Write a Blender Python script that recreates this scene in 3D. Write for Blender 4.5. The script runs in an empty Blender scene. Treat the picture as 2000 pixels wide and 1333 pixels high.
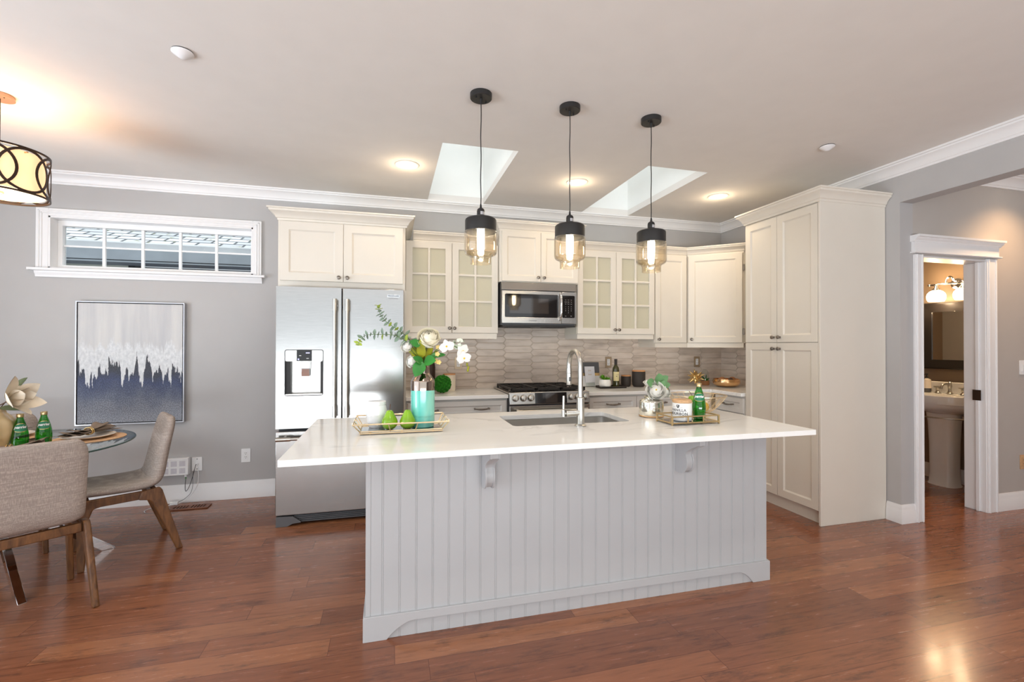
import bpy, bmesh, math, random
from math import pi, sin, cos, radians, sqrt
from mathutils import Vector, Matrix
from mathutils.geometry import tessellate_polygon
random.seed(11)
SC = bpy.context.scene
COL = SC.collection

# ------------------------------------------------------------------ camera
camd = bpy.data.cameras.new('camera')
camd.sensor_width = 36.0
camd.lens = 901.258 * 36.0 / 2000.0
camd.clip_start = 0.05
camo = bpy.data.objects.new('camera', camd)
COL.objects.link(camo)
_r = Vector((0.96686023, -0.25530159, 0.00154878))
_u = Vector((-0.00333416, -0.00656059, 0.99997292))
_f = Vector((0.25528452, 0.96683921, 0.00719439))
camo.matrix_world = Matrix(((_r.x, _u.x, -_f.x, 0.0), (_r.y, _u.y, -_f.y, 0.0),
                            (_r.z, _u.z, -_f.z, 1.35075), (0, 0, 0, 1)))
SC.camera = camo

# ------------------------------------------------------------------ colour management
SC.view_settings.view_transform = 'Standard'
SC.view_settings.look = 'None'
SC.view_settings.exposure = 0.55
SC.view_settings.gamma = 1.0
SC.view_settings.use_curve_mapping = False
SC.cycles.max_bounces = 10
SC.cycles.diffuse_bounces = 5
SC.cycles.transparent_max_bounces = 24
SC.cycles.sample_clamp_indirect = 6.0
SC.cycles.caustics_reflective = False
SC.cycles.caustics_refractive = False

# ------------------------------------------------------------------ world: overcast daylight
W = bpy.data.worlds.new('overcast')
SC.world = W
W.use_nodes = True
_bg = W.node_tree.nodes['Background']
_bg.inputs[0].default_value = (0.86, 0.93, 1.0, 1)
_bg.inputs[1].default_value = 0.4


def area_light(name, loc, size, size_y, power, color, direction):
    d = bpy.data.lights.new(name, 'AREA')
    d.shape = 'RECTANGLE'
    d.size = size
    d.size_y = size_y
    d.energy = power
    d.color = color
    o = bpy.data.objects.new(name, d)
    o.location = loc
    o.rotation_euler = Vector(direction).to_track_quat('-Z', 'Y').to_euler()
    COL.objects.link(o)
    return o


def spot_light(name, loc, power, color, angle=2.3, blend=0.9, radius=0.05, direction=(0, 0, -1)):
    d = bpy.data.lights.new(name, 'SPOT')
    d.energy = power
    d.color = color
    d.spot_size = angle
    d.spot_blend = blend
    d.shadow_soft_size = radius
    o = bpy.data.objects.new(name, d)
    o.location = loc
    o.rotation_euler = Vector(direction).to_track_quat('-Z', 'Y').to_euler()
    COL.objects.link(o)
    return o


def point_light(name, loc, power, color, radius=0.03):
    d = bpy.data.lights.new(name, 'POINT')
    d.energy = power
    d.color = color
    d.shadow_soft_size = radius
    o = bpy.data.objects.new(name, d)
    o.location = loc
    COL.objects.link(o)
    return o


DAY = (0.93, 0.965, 1.0)
WARM = (1.0, 0.77, 0.50)
# daylight entering by the big openings behind and to the left of the camera
area_light('daylight_rear', (0.0, -3.28, 1.32), 7.1, 2.5, 34, (0.91, 0.97, 1.0), (0, 1, 0.0))
area_light('daylight_left', (-3.79, 0.8, 1.3), 4.3, 2.4, 46, (0.78, 0.88, 1.0), (1, 0.0, 0))
# two added uplights, unseen outside those openings, that brighten the ceiling
area_light('ceiling_fill_rear', (0.0, -4.3, 0.02), 7.0, 1.8, 400, (0.90, 0.96, 1.0), (0, 0.55, 1))
area_light('ceiling_fill_left', (-4.7, 0.8, 0.02), 1.6, 4.3, 200, (0.84, 0.92, 1.0), (0.55, 0, 1))
# added area light, out of view, that brightens the neighbouring house
area_light('house_fill', (-3.0, 8.2, 7.5), 12.0, 4.0, 420, (0.92, 0.96, 1.0), (0, 0.1, -1))
# daylight down the two skylight shafts
area_light('daylight_skylight', (0.61, 3.82, 3.5), 0.5, 1.2, 1.7, DAY, (0, 0, -1))
area_light('daylight_skylight', (2.19, 3.82, 3.5), 0.5, 1.2, 1.7, DAY, (0, 0, -1))

# ------------------------------------------------------------------ materials


def srgb(r, g, b):
    def c(v):
        v = v / 255.0
        return v / 12.92 if v <= 0.04045 else ((v + 0.055) / 1.055) ** 2.4
    return (c(r), c(g), c(b))


def new_mat(name):
    m = bpy.data.materials.new(name)
    m.use_nodes = True
    nt = m.node_tree
    return m, nt, nt.nodes['Principled BSDF']


def N(nt, t, **kw):
    n = nt.nodes.new(t)
    for k, v in kw.items():
        setattr(n, k, v)
    return n


def L(nt, a, b):
    nt.links.new(a, b)


def ramp(nt, stops):
    n = nt.nodes.new('ShaderNodeValToRGB')
    el = n.color_ramp.elements
    while len(el) < len(stops):
        el.new(0.5)
    for e, (p, c) in zip(el, stops):
        e.position = p
        e.color = (c[0], c[1], c[2], 1) if len(c) == 3 else c
    return n


def PM(name, col, rough=0.5, metal=0.0, var=0.04, scale=6.0, bump=0.0, bscale=120.0, spec=0.5,
       coat=0.0, stretch=None, emit=None, estr=0.0, sheen=0.0):
    """procedural principled material: noise-varied colour, optional bump"""
    m, nt, p = new_mat(name)
    p.inputs['Roughness'].default_value = rough
    p.inputs['Metallic'].default_value = metal
    p.inputs['Specular IOR Level'].default_value = spec
    p.inputs['Coat Weight'].default_value = coat
    p.inputs['Sheen Weight'].default_value = sheen
    tc = N(nt, 'ShaderNodeTexCoord')
    mp = N(nt, 'ShaderNodeMapping')
    L(nt, tc.outputs['Object'], mp.inputs['Vector'])
    if stretch:
        mp.inputs['Scale'].default_value = stretch
    nz = N(nt, 'ShaderNodeTexNoise')
    nz.inputs['Scale'].default_value = scale
    nz.inputs['Detail'].default_value = 3
    L(nt, mp.outputs['Vector'], nz.inputs['Vector'])
    lo = tuple(max(0, c * (1 - var)) for c in col)
    hi = tuple(min(1, c * (1 + var)) for c in col)
    rp = ramp(nt, [(0.3, lo), (0.7, hi)])
    L(nt, nz.outputs['Fac'], rp.inputs['Fac'])
    L(nt, rp.outputs['Color'], p.inputs['Base Color'])
    if bump:
        nb = N(nt, 'ShaderNodeTexNoise')
        nb.inputs['Scale'].default_value = bscale
        nb.inputs['Detail'].default_value = 2
        L(nt, mp.outputs['Vector'], nb.inputs['Vector'])
        bm = N(nt, 'ShaderNodeBump')
        bm.inputs['Strength'].default_value = bump
        bm.inputs['Distance'].default_value = 0.002
        L(nt, nb.outputs['Fac'], bm.inputs['Height'])
        L(nt, bm.outputs['Normal'], p.inputs['Normal'])
    if emit:
        p.inputs['Emission Color'].default_value = (*emit, 1)
        p.inputs['Emission Strength'].default_value = estr
    return m


def glass_mat(name, tint, gloss=0.05, rough=0.02, facing=0.55, bump=0.0, diffuse=0.0, dcol=None):
    """clear glass: tinted transparency plus fresnel reflection"""
    m, nt, p = new_mat(name)
    nt.nodes.remove(p)
    out = nt.nodes['Material Output']
    tr = N(nt, 'ShaderNodeBsdfTransparent')
    tr.inputs[0].default_value = (*tint, 1)
    gl = N(nt, 'ShaderNodeBsdfGlossy')
    gl.inputs['Roughness'].default_value = rough
    lw = N(nt, 'ShaderNodeLayerWeight')
    lw.inputs[0].default_value = facing
    mr = N(nt, 'ShaderNodeMapRange')
    mr.inputs['To Min'].default_value = gloss
    mr.inputs['To Max'].default_value = 0.7
    pw = N(nt, 'ShaderNodeMath', operation='POWER')
    pw.inputs[1].default_value = 2.5
    L(nt, lw.outputs['Facing'], pw.inputs[0])
    L(nt, pw.outputs[0], mr.inputs['Value'])
    mx = N(nt, 'ShaderNodeMixShader')
    L(nt, mr.outputs[0], mx.inputs[0])
    last = tr
    tc = N(nt, 'ShaderNodeTexCoord')
    nz = N(nt, 'ShaderNodeTexNoise')
    nz.inputs['Scale'].default_value = 60
    L(nt, tc.outputs['Object'], nz.inputs['Vector'])
    if diffuse:
        df = N(nt, 'ShaderNodeBsdfDiffuse')
        df.inputs[0].default_value = (*dcol, 1)
        tl = N(nt, 'ShaderNodeBsdfTranslucent')
        tl.inputs[0].default_value = (*dcol, 1)
        a = N(nt, 'ShaderNodeMixShader')
        a.inputs[0].default_value = 0.4
        L(nt, df.outputs[0], a.inputs[1])
        L(nt, tl.outputs[0], a.inputs[2])
        b = N(nt, 'ShaderNodeMixShader')
        b.inputs[0].default_value = diffuse
        L(nt, tr.outputs[0], b.inputs[1])
        L(nt, a.outputs[0], b.inputs[2])
        last = b
    if bump:
        bm = N(nt, 'ShaderNodeBump')
        bm.inputs['Strength'].default_value = bump
        bm.inputs['Distance'].default_value = 0.004
        L(nt, nz.outputs['Fac'], bm.inputs['Height'])
        L(nt, bm.outputs['Normal'], gl.inputs['Normal'])
    L(nt, last.outputs[0], mx.inputs[1])
    L(nt, gl.outputs[0], mx.inputs[2])
    L(nt, mx.outputs[0], out.inputs['Surface'])
    return m


def brushed(name, col, rough=0.3, axis=(1, 1, 60), bump=0.06, metal=1.0):
    """brushed stainless steel, fine grain stretched along one axis"""
    m, nt, p = new_mat(name)
    p.inputs['Metallic'].default_value = metal
    tc = N(nt, 'ShaderNodeTexCoord')
    mp = N(nt, 'ShaderNodeMapping')
    mp.inputs['Scale'].default_value = axis
    L(nt, tc.outputs['Object'], mp.inputs['Vector'])
    nz = N(nt, 'ShaderNodeTexNoise')
    nz.inputs['Scale'].default_value = 14
    nz.inputs['Detail'].default_value = 4
    L(nt, mp.outputs['Vector'], nz.inputs['Vector'])
    rp = ramp(nt, [(0.3, tuple(c * 0.94 for c in col)), (0.7, tuple(min(1, c * 1.05) for c in col))])
    L(nt, nz.outputs['Fac'], rp.inputs['Fac'])
    L(nt, rp.outputs['Color'], p.inputs['Base Color'])
    mr = N(nt, 'ShaderNodeMapRange')
    mr.inputs['To Min'].default_value = rough * 0.85
    mr.inputs['To Max'].default_value = rough * 1.15
    L(nt, nz.outputs['Fac'], mr.inputs['Value'])
    L(nt, mr.outputs[0], p.inputs['Roughness'])
    bm = N(nt, 'ShaderNodeBump')
    bm.inputs['Strength'].default_value = bump
    bm.inputs['Distance'].default_value = 0.0006
    L(nt, nz.outputs['Fac'], bm.inputs['Height'])
    L(nt, bm.outputs['Normal'], p.inputs['Normal'])
    return m


def mat_floor():
    m, nt, p = new_mat('hardwood_planks')
    tc = N(nt, 'ShaderNodeTexCoord')
    sep = N(nt, 'ShaderNodeSeparateXYZ')
    L(nt, tc.outputs['Object'], sep.inputs[0])

    def M(op, a, b=None, c=None):
        n = N(nt, 'ShaderNodeMath', operation=op)
        for i, v in enumerate((a, b, c)):
            if v is None:
                continue
            if isinstance(v, (int, float)):
                n.inputs[i].default_value = v
            else:
                L(nt, v, n.inputs[i])
        return n.outputs[0]
    PW = 0.127
    PL = 1.15
    yy = M('DIVIDE', M('ADD', sep.outputs[1], 10.0 + 0.005), PW)
    row = M('FLOOR', yy)
    fy = M('FRACT', yy)
    wn = N(nt, 'ShaderNodeTexWhiteNoise', noise_dimensions='1D')
    L(nt, row, wn.inputs['W'])
    xx = M('DIVIDE', M('ADD', M('ADD', sep.outputs[0], 20.0), M('MULTIPLY', wn.outputs['Value'], 7.3)), PL)
    colm = M('FLOOR', xx)
    fx = M('FRACT', xx)
    pid = M('ADD', M('MULTIPLY', row, 17.31), M('MULTIPLY', colm, 5.77))
    wp = N(nt, 'ShaderNodeTexWhiteNoise', noise_dimensions='1D')
    L(nt, pid, wp.inputs['W'])
    # per plank tone
    tone = ramp(nt, [(0.0, srgb(130, 80, 56)), (0.3, srgb(143, 90, 63)), (0.7, srgb(152, 97, 67)), (1.0, srgb(164, 109, 75))])
    L(nt, wp.outputs['Value'], tone.inputs['Fac'])
    # grain, shifted per plank
    cmb = N(nt, 'ShaderNodeCombineXYZ')
    L(nt, M('MULTIPLY', sep.outputs[0], 1.6), cmb.inputs[0])
    L(nt, M('MULTIPLY', sep.outputs[1], 16.0), cmb.inputs[1])
    L(nt, M('MULTIPLY', wp.outputs['Value'], 50.0), cmb.inputs[2])
    g1 = N(nt, 'ShaderNodeTexNoise')
    g1.inputs['Scale'].default_value = 3.0
    g1.inputs['Detail'].default_value = 7
    g1.inputs['Roughness'].default_value = 0.65
    L(nt, cmb.outputs[0], g1.inputs['Vector'])
    gr = ramp(nt, [(0.28, (0.55, 0.50, 0.48)), (0.45, (0.92, 0.9, 0.88)), (0.7, (1.12, 1.1, 1.08))])
    L(nt, g1.outputs['Fac'], gr.inputs['Fac'])
    mul = N(nt, 'ShaderNodeMix', data_type='RGBA', blend_type='MULTIPLY')
    mul.inputs[0].default_value = 1.0
    L(nt, tone.outputs['Color'], mul.inputs[6])
    L(nt, gr.outputs['Color'], mul.inputs[7])
    # dark weathered streaks on some planks
    cm2 = N(nt, 'ShaderNodeCombineXYZ')
    L(nt, M('MULTIPLY', sep.outputs[0], 2.2), cm2.inputs[0])
    L(nt, M('MULTIPLY', sep.outputs[1], 9.0), cm2.inputs[1])
    L(nt, M('MULTIPLY', wp.outputs['Value'], 31.0), cm2.inputs[2])
    g2 = N(nt, 'ShaderNodeTexNoise')
    g2.inputs['Scale'].default_value = 2.2
    g2.inputs['Detail'].default_value = 9
    g2.inputs['Roughness'].default_value = 0.75
    L(nt, cm2.outputs[0], g2.inputs['Vector'])
    st = ramp(nt, [(0.53, (0, 0, 0)), (0.70, (1, 1, 1))])
    L(nt, g2.outputs['Fac'], st.inputs['Fac'])
    sel = M('MULTIPLY', st.outputs['Color'], M('GREATER_THAN', M('FRACT', M('MULTIPLY', wp.outputs['Value'], 13.7)), 0.32))
    dk = N(nt, 'ShaderNodeMix', data_type='RGBA')
    L(nt, M('MULTIPLY', sel, 0.72), dk.inputs[0])
    L(nt, mul.outputs[2], dk.inputs[6])
    dk.inputs[7].default_value = (*srgb(58, 42, 36), 1)
    # joints
    ey = M('MINIMUM', fy, M('SUBTRACT', 1.0, fy))
    ex = M('MINIMUM', fx, M('SUBTRACT', 1.0, fx))
    jy = M('LESS_THAN', ey, 0.012)
    jx = M('LESS_THAN', ex, 0.0013)
    jt = M('MAXIMUM', jy, jx)
    jm = N(nt, 'ShaderNodeMix', data_type='RGBA')
    L(nt, M('MULTIPLY', jt, 0.75), jm.inputs[0])
    L(nt, dk.outputs[2], jm.inputs[6])
    jm.inputs[7].default_value = (*srgb(88, 48, 32), 1)
    L(nt, jm.outputs[2], p.inputs['Base Color'])
    rr = N(nt, 'ShaderNodeMapRange')
    rr.inputs['To Min'].default_value = 0.16
    rr.inputs['To Max'].default_value = 0.34
    L(nt, g1.outputs['Fac'], rr.inputs['Value'])
    L(nt, rr.outputs[0], p.inputs['Roughness'])
    p.inputs['Specular IOR Level'].default_value = 0.5
    p.inputs['Coat Weight'].default_value = 0.25
    p.inputs['Coat Roughness'].default_value = 0.12
    hh = M('ADD', M('SUBTRACT', M('MULTIPLY', g1.outputs['Fac'], 0.35), jt), M('MULTIPLY', wp.outputs['Value'], 0.15))
    bm = N(nt, 'ShaderNodeBump')
    bm.inputs['Strength'].default_value = 0.12
    bm.inputs['Distance'].default_value = 0.001
    L(nt, hh, bm.inputs['Height'])
    L(nt, bm.outputs['Normal'], p.inputs['Normal'])
    L(nt, bm.outputs['Normal'], p.inputs['Coat Normal'])
    return m


def mat_quartz():
    m, nt, p = new_mat('veined_white_quartz')
    tc = N(nt, 'ShaderNodeTexCoord')
    mp = N(nt, 'ShaderNodeMapping')
    mp.inputs['Scale'].default_value = (0.7, 1.6, 1.0)
    mp.inputs['Rotation'].default_value = (0, 0, 0.35)
    L(nt, tc.outputs['Object'], mp.inputs[0])
    n1 = N(nt, 'ShaderNodeTexNoise')
    n1.inputs['Scale'].default_value = 1.7
    n1.inputs['Detail'].default_value = 8
    n1.inputs['Distortion'].default_value = 1.3
    L(nt, mp.outputs[0], n1.inputs['Vector'])
    v = ramp(nt, [(0.47, (0, 0, 0)), (0.5, (1, 1, 1)), (0.515, (0, 0, 0))])
    L(nt, n1.outputs['Fac'], v.inputs['Fac'])
    n2 = N(nt, 'ShaderNodeTexNoise')
    n2.inputs['Scale'].default_value = 2.3
    L(nt, mp.outputs[0], n2.inputs['Vector'])
    r2 = ramp(nt, [(0.45, (0, 0, 0)), (0.72, (1, 1, 1))])
    L(nt, n2.outputs['Fac'], r2.inputs['Fac'])
    mm = N(nt, 'ShaderNodeMath', operation='MULTIPLY')
    L(nt, v.outputs['Color'], mm.inputs[0])
    L(nt, r2.outputs['Color'], mm.inputs[1])
    m2 = N(nt, 'ShaderNodeMath', operation='MULTIPLY')
    m2.inputs[1].default_value = 0.45
    L(nt, mm.outputs[0], m2.inputs[0])
    base = ramp(nt, [(0.3, srgb(243, 242, 238)), (0.7, srgb(250, 250, 248))])
    L(nt, n2.outputs['Fac'], base.inputs['Fac'])
    mx = N(nt, 'ShaderNodeMix', data_type='RGBA')
    L(nt, m2.outputs[0], mx.inputs[0])
    L(nt, base.outputs['Color'], mx.inputs[6])
    mx.inputs[7].default_value = (*srgb(150, 150, 150), 1)
    L(nt, mx.outputs[2], p.inputs['Base Color'])
    p.inputs['Roughness'].default_value = 0.12
    return m


def mat_linen(name, col):
    m, nt, p = new_mat(name)
    tc = N(nt, 'ShaderNodeTexCoord')
    outs = []
    for sc_ in ((9, 9, 220), (220, 220, 9)):
        mp = N(nt, 'ShaderNodeMapping')
        mp.inputs['Scale'].default_value = sc_
        L(nt, tc.outputs['Object'], mp.inputs[0])
        n = N(nt, 'ShaderNodeTexNoise')
        n.inputs['Scale'].default_value = 1.6
        n.inputs['Detail'].default_value = 3
        L(nt, mp.outputs[0], n.inputs['Vector'])
        outs.append(n.outputs['Fac'])
    ad = N(nt, 'ShaderNodeMath', operation='ADD')
    L(nt, outs[0], ad.inputs[0])
    L(nt, outs[1], ad.inputs[1])
    dv = N(nt, 'ShaderNodeMath', operation='MULTIPLY')
    dv.inputs[1].default_value = 0.4
    L(nt, ad.outputs[0], dv.inputs[0])
    rp = ramp(nt, [(0.36, tuple(c * 0.66 for c in col)), (0.5, col), (0.64, tuple(min(1, c * 1.25) for c in col))])
    L(nt, dv.outputs[0], rp.inputs['Fac'])
    L(nt, rp.outputs['Color'], p.inputs['Base Color'])
    p.inputs['Roughness'].default_value = 0.95
    p.inputs['Specular IOR Level'].default_value = 0.15
    bm = N(nt, 'ShaderNodeBump')
    bm.inputs['Strength'].default_value = 0.3
    bm.inputs['Distance'].default_value = 0.001
    L(nt, dv.outputs[0], bm.inputs['Height'])
    L(nt, bm.outputs['Normal'], p.inputs['Normal'])
    return m


def mat_wood(name, dark, light, axis=(3, 3, 0.4), rough=0.45, scale=9.0):
    m, nt, p = new_mat(name)
    tc = N(nt, 'ShaderNodeTexCoord')
    mp = N(nt, 'ShaderNodeMapping')
    mp.inputs['Scale'].default_value = axis
    L(nt, tc.outputs['Object'], mp.inputs[0])
    n = N(nt, 'ShaderNodeTexNoise')
    n.inputs['Scale'].default_value = scale
    n.inputs['Detail'].default_value = 6
    n.inputs['Distortion'].default_value = 0.6
    L(nt, mp.outputs[0], n.inputs['Vector'])
    rp = ramp(nt, [(0.3, dark), (0.68, light)])
    L(nt, n.outputs['Fac'], rp.inputs['Fac'])
    L(nt, rp.outputs['Color'], p.inputs['Base Color'])
    p.inputs['Roughness'].default_value = rough
    return m


def mat_tile():
    m, nt, p = new_mat('glazed_taupe_tile')
    geo = N(nt, 'ShaderNodeNewGeometry')
    tc = N(nt, 'ShaderNodeTexCoord')
    mp = N(nt, 'ShaderNodeMapping')
    mp.inputs['Scale'].default_value = (3, 3, 14)
    L(nt, tc.outputs['Object'], mp.inputs[0])
    off = N(nt, 'ShaderNodeVectorMath', operation='ADD')
    cm = N(nt, 'ShaderNodeCombineXYZ')
    ml = N(nt, 'ShaderNodeMath', operation='MULTIPLY')
    ml.inputs[1].default_value = 40
    L(nt, geo.outputs['Random Per Island'], ml.inputs[0])
    L(nt, ml.outputs[0], cm.inputs[0])
    L(nt, ml.outputs[0], cm.inputs[2])
    L(nt, mp.outputs[0], off.inputs[0])
    L(nt, cm.outputs[0], off.inputs[1])
    n = N(nt, 'ShaderNodeTexNoise')
    n.inputs['Scale'].default_value = 1.2
    n.inputs['Detail'].default_value = 3
    L(nt, off.outputs[0], n.inputs['Vector'])
    rp = ramp(nt, [(0.3, srgb(190, 174, 161)), (0.52, srgb(222, 207, 193)), (0.75, srgb(232, 219, 207))])
    L(nt, n.outputs['Fac'], rp.inputs['Fac'])
    hs = N(nt, 'ShaderNodeHueSaturation')
    vr = N(nt, 'ShaderNodeMapRange')
    vr.inputs['To Min'].default_value = 0.9
    vr.inputs['To Max'].default_value = 1.08
    L(nt, geo.outputs['Random Per Island'], vr.inputs['Value'])
    L(nt, vr.outputs[0], hs.inputs['Value'])
    L(nt, rp.outputs['Color'], hs.inputs['Color'])
    L(nt, hs.outputs['Color'], p.inputs['Base Color'])
    p.inputs['Roughness'].default_value = 0.32
    return m


def mat_painting():
    """abstract canvas: pale grey field, ragged white band, blue-black field fading to speckled grey"""
    m, nt, p = new_mat('abstract_paint')
    tc = N(nt, 'ShaderNodeTexCoord')
    sep = N(nt, 'ShaderNodeSeparateXYZ')
    L(nt, tc.outputs['Generated'], sep.inputs[0])
    u, v = sep.outputs[0], sep.outputs[2]

    def M(op, a, b=None):
        n = N(nt, 'ShaderNodeMath', operation=op)
        for i, q in enumerate((a, b)):
            if q is None:
                continue
            if isinstance(q, (int, float)):
                n.inputs[i].default_value = q
            else:
                L(nt, q, n.inputs[i])
        return n.outputs[0]

    def noise(sx, sz, scale, detail=3, rough=0.6, seed=0.0):
        c = N(nt, 'ShaderNodeCombineXYZ')
        L(nt, M('MULTIPLY', u, sx), c.inputs[0])
        L(nt, M('MULTIPLY', v, sz), c.inputs[2])
        c.inputs[1].default_value = seed
        n = N(nt, 'ShaderNodeTexNoise')
        n.inputs['Scale'].default_value = scale
        n.inputs['Detail'].default_value = detail
        n.inputs['Roughness'].default_value = rough
        L(nt, c.outputs[0], n.inputs['Vector'])
        return n.outputs['Fac']
    # pale upper field with vertical brush streaks
    up = ramp(nt, [(0.3, srgb(183, 183, 186)), (0.7, srgb(208, 206, 203))])
    L(nt, noise(9, 0.8, 1.0, 4), up.inputs['Fac'])
    # lower field
    lowv = M('ADD', v, M('MULTIPLY', M('SUBTRACT', noise(3, 3, 1.5), 0.5), 0.25))
    low = ramp(nt, [(0.0, srgb(140, 143, 150)), (0.14, srgb(126, 130, 140)), (0.24, srgb(88, 95, 116)), (0.33, srgb(60, 68, 98)), (0.41, srgb(54, 57, 70)), (0.5, srgb(58, 58, 62))])
    L(nt, lowv, low.inputs['Fac'])
    spk = ramp(nt, [(0.42, (0.55, 0.55, 0.58)), (0.58, (1.35, 1.35, 1.35))])
    L(nt, noise(1, 1.1, 110, 2), spk.inputs['Fac'])
    lowm = N(nt, 'ShaderNodeMix', data_type='RGBA', blend_type='MULTIPLY')
    lowm.inputs[0].default_value = 0.8
    L(nt, low.outputs['Color'], lowm.inputs[6])
    L(nt, spk.outputs['Color'], lowm.inputs[7])
    # ragged drips between the fields
    drip = noise(15, 1.6, 1.0, 4, 0.62, 3.0)
    edge_lo = M('ADD', 0.44, M('MULTIPLY', M('SUBTRACT', 0.5, drip), 0.95))
    sm = noise(40, 14, 1.0, 4, 0.7, 5.0)
    edge_lo2 = M('ADD', edge_lo, M('MULTIPLY', M('SUBTRACT', sm, 0.5), 0.16))
    is_white = M('GREATER_THAN', v, edge_lo2)
    edge_hi = M('ADD', 0.63, M('MULTIPLY', M('SUBTRACT', noise(14, 2.0, 1.0, 4, 0.7, 9.0), 0.5), 0.42))
    is_up = N(nt, 'ShaderNodeMapRange')
    is_up.inputs['From Min'].default_value = -0.015
    is_up.inputs['From Max'].default_value = 0.03
    L(nt, M('SUBTRACT', v, edge_hi), is_up.inputs['Value'])
    wh = ramp(nt, [(0.35, srgb(196, 198, 200)), (0.65, srgb(222, 223, 224))])
    L(nt, noise(40, 30, 1.0), wh.inputs['Fac'])
    a = N(nt, 'ShaderNodeMix', data_type='RGBA')
    L(nt, is_white, a.inputs[0])
    L(nt, lowm.outputs[2], a.inputs[6])
    L(nt, wh.outputs['Color'], a.inputs[7])
    b = N(nt, 'ShaderNodeMix', data_type='RGBA')
    L(nt, M('MULTIPLY', is_up.outputs[0], is_white), b.inputs[0])
    L(nt, a.outputs[2], b.inputs[6])
    L(nt, up.outputs['Color'], b.inputs[7])
    L(nt, b.outputs[2], p.inputs['Base Color'])
    p.inputs['Roughness'].default_value = 0.6
    bm = N(nt, 'ShaderNodeBump')
    bm.inputs['Strength'].default_value = 0.5
    bm.inputs['Distance'].default_value = 0.003
    L(nt, M('ADD', M('MULTIPLY', is_white, 0.6), noise(1, 1.1, 110, 2)), bm.inputs['Height'])
    L(nt, bm.outputs['Normal'], p.inputs['Normal'])
    return m


def mat_shingles():
    m, nt, p = new_mat('asphalt_shingles')
    tc = N(nt, 'ShaderNodeTexCoord')
    mp = N(nt, 'ShaderNodeMapping')
    L(nt, tc.outputs['UV'], mp.inputs[0])
    br = N(nt, 'ShaderNodeTexBrick')
    br.inputs['Scale'].default_value = 1.0
    br.inputs['Brick Width'].default_value = 0.30
    br.inputs['Row Height'].default_value = 0.16
    br.inputs['Mortar Size'].default_value = 0.018
    br.inputs['Color1'].default_value = (*srgb(190, 192, 196), 1)
    br.inputs['Color2'].default_value = (*srgb(222, 224, 228), 1)
    br.inputs['Mortar'].default_value = (*srgb(96, 98, 100), 1)
    L(nt, tc.outputs['Object'], mp.inputs[0])
    L(nt, mp.outputs[0], br.inputs['Vector'])
    nz = N(nt, 'ShaderNodeTexNoise')
    nz.inputs['Scale'].default_value = 7
    nz.inputs['Detail'].default_value = 5
    L(nt, tc.outputs['Object'], nz.inputs['Vector'])
    ms = ramp(nt, [(0.6, (0, 0, 0)), (0.7, (1, 1, 1))])
    L(nt, nz.outputs['Fac'], ms.inputs['Fac'])
    mx = N(nt, 'ShaderNodeMix', data_type='RGBA')
    L(nt, ms.outputs['Color'], mx.inputs[0])
    L(nt, br.outputs['Color'], mx.inputs[6])
    mx.inputs[7].default_value = (*srgb(140, 140, 84), 1)
    L(nt, mx.outputs[2], p.inputs['Base Color'])
    p.inputs['Roughness'].default_value = 0.9
    return m


def emit_mat(name, col, strength):
    m, nt, p = new_mat(name)
    tc = N(nt, 'ShaderNodeTexCoord')
    nz = N(nt, 'ShaderNodeTexNoise')
    nz.inputs['Scale'].default_value = 20
    L(nt, tc.outputs['Object'], nz.inputs['Vector'])
    rp = ramp(nt, [(0.3, tuple(c * 0.96 for c in col)), (0.7, col)])
    L(nt, nz.outputs['Fac'], rp.inputs['Fac'])
    L(nt, rp.outputs['Color'], p.inputs['Emission Color'])
    p.inputs['Base Color'].default_value = (*col, 1)
    p.inputs['Emission Strength'].default_value = strength
    return m


MT = {}
MT['wall'] = PM('greige_wall_paint', srgb(183, 181, 180), 0.85, var=0.015, bump=0.05, bscale=300)
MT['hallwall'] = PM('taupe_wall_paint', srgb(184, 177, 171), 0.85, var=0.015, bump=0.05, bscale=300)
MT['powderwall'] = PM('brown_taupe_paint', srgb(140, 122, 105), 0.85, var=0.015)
MT['ceiling'] = PM('matte_ceiling_paint', srgb(226, 222, 217), 0.92, var=0.015, bump=0.08, bscale=160)
MT['shaft'] = PM('white_shaft_paint', srgb(240, 241, 238), 0.9, var=0.01)
MT['trim'] = PM('white_trim_paint', srgb(235, 234, 234), 0.38, var=0.01)
MT['cab'] = PM('cream_cabinet_lacquer', srgb(224, 217, 205), 0.38, var=0.01)
MT['cabin'] = PM('cabinet_interior_board', srgb(226, 220, 204), 0.5, var=0.02)
MT['base'] = PM('pale_grey_cabinet_lacquer', srgb(214, 211, 205), 0.38, var=0.01)
MT['island'] = PM('grey_island_paint', srgb(187, 188, 189), 0.42, var=0.012)
MT['quartz'] = mat_quartz()
MT['steel'] = brushed('brushed_steel_vertical', (0.43, 0.425, 0.415), 0.2, (1, 1, 60), bump=0.004)
MT['steelh'] = brushed('brushed_steel', (0.50, 0.485, 0.46), 0.26, (60, 60, 1), bump=0.006)
MT['sink'] = brushed('satin_sink_steel', (0.55, 0.53, 0.50), 0.35, (1, 40, 40), bump=0.01)
MT['nickel'] = PM('brushed_nickel', (0.52, 0.50, 0.46), 0.30, 1.0, var=0.03)
MT['pewter'] = PM('antique_pewter', (0.25, 0.22, 0.19), 0.36, 1.0, var=0.15, scale=40)
MT['chrome'] = PM('polished_chrome', (0.8, 0.8, 0.82), 0.06, 1.0, var=0.01)
MT['black'] = PM('matte_black_metal', srgb(44, 43, 43), 0.45, 0.3, var=0.05)
MT['blackg'] = PM('black_glass', srgb(22, 20, 20), 0.05, 0.0, var=0.05, spec=0.7)
MT['mwglass'] = PM('dark_oven_glass', srgb(52, 45, 40), 0.04, 0.0, var=0.04, spec=1.0)
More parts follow.
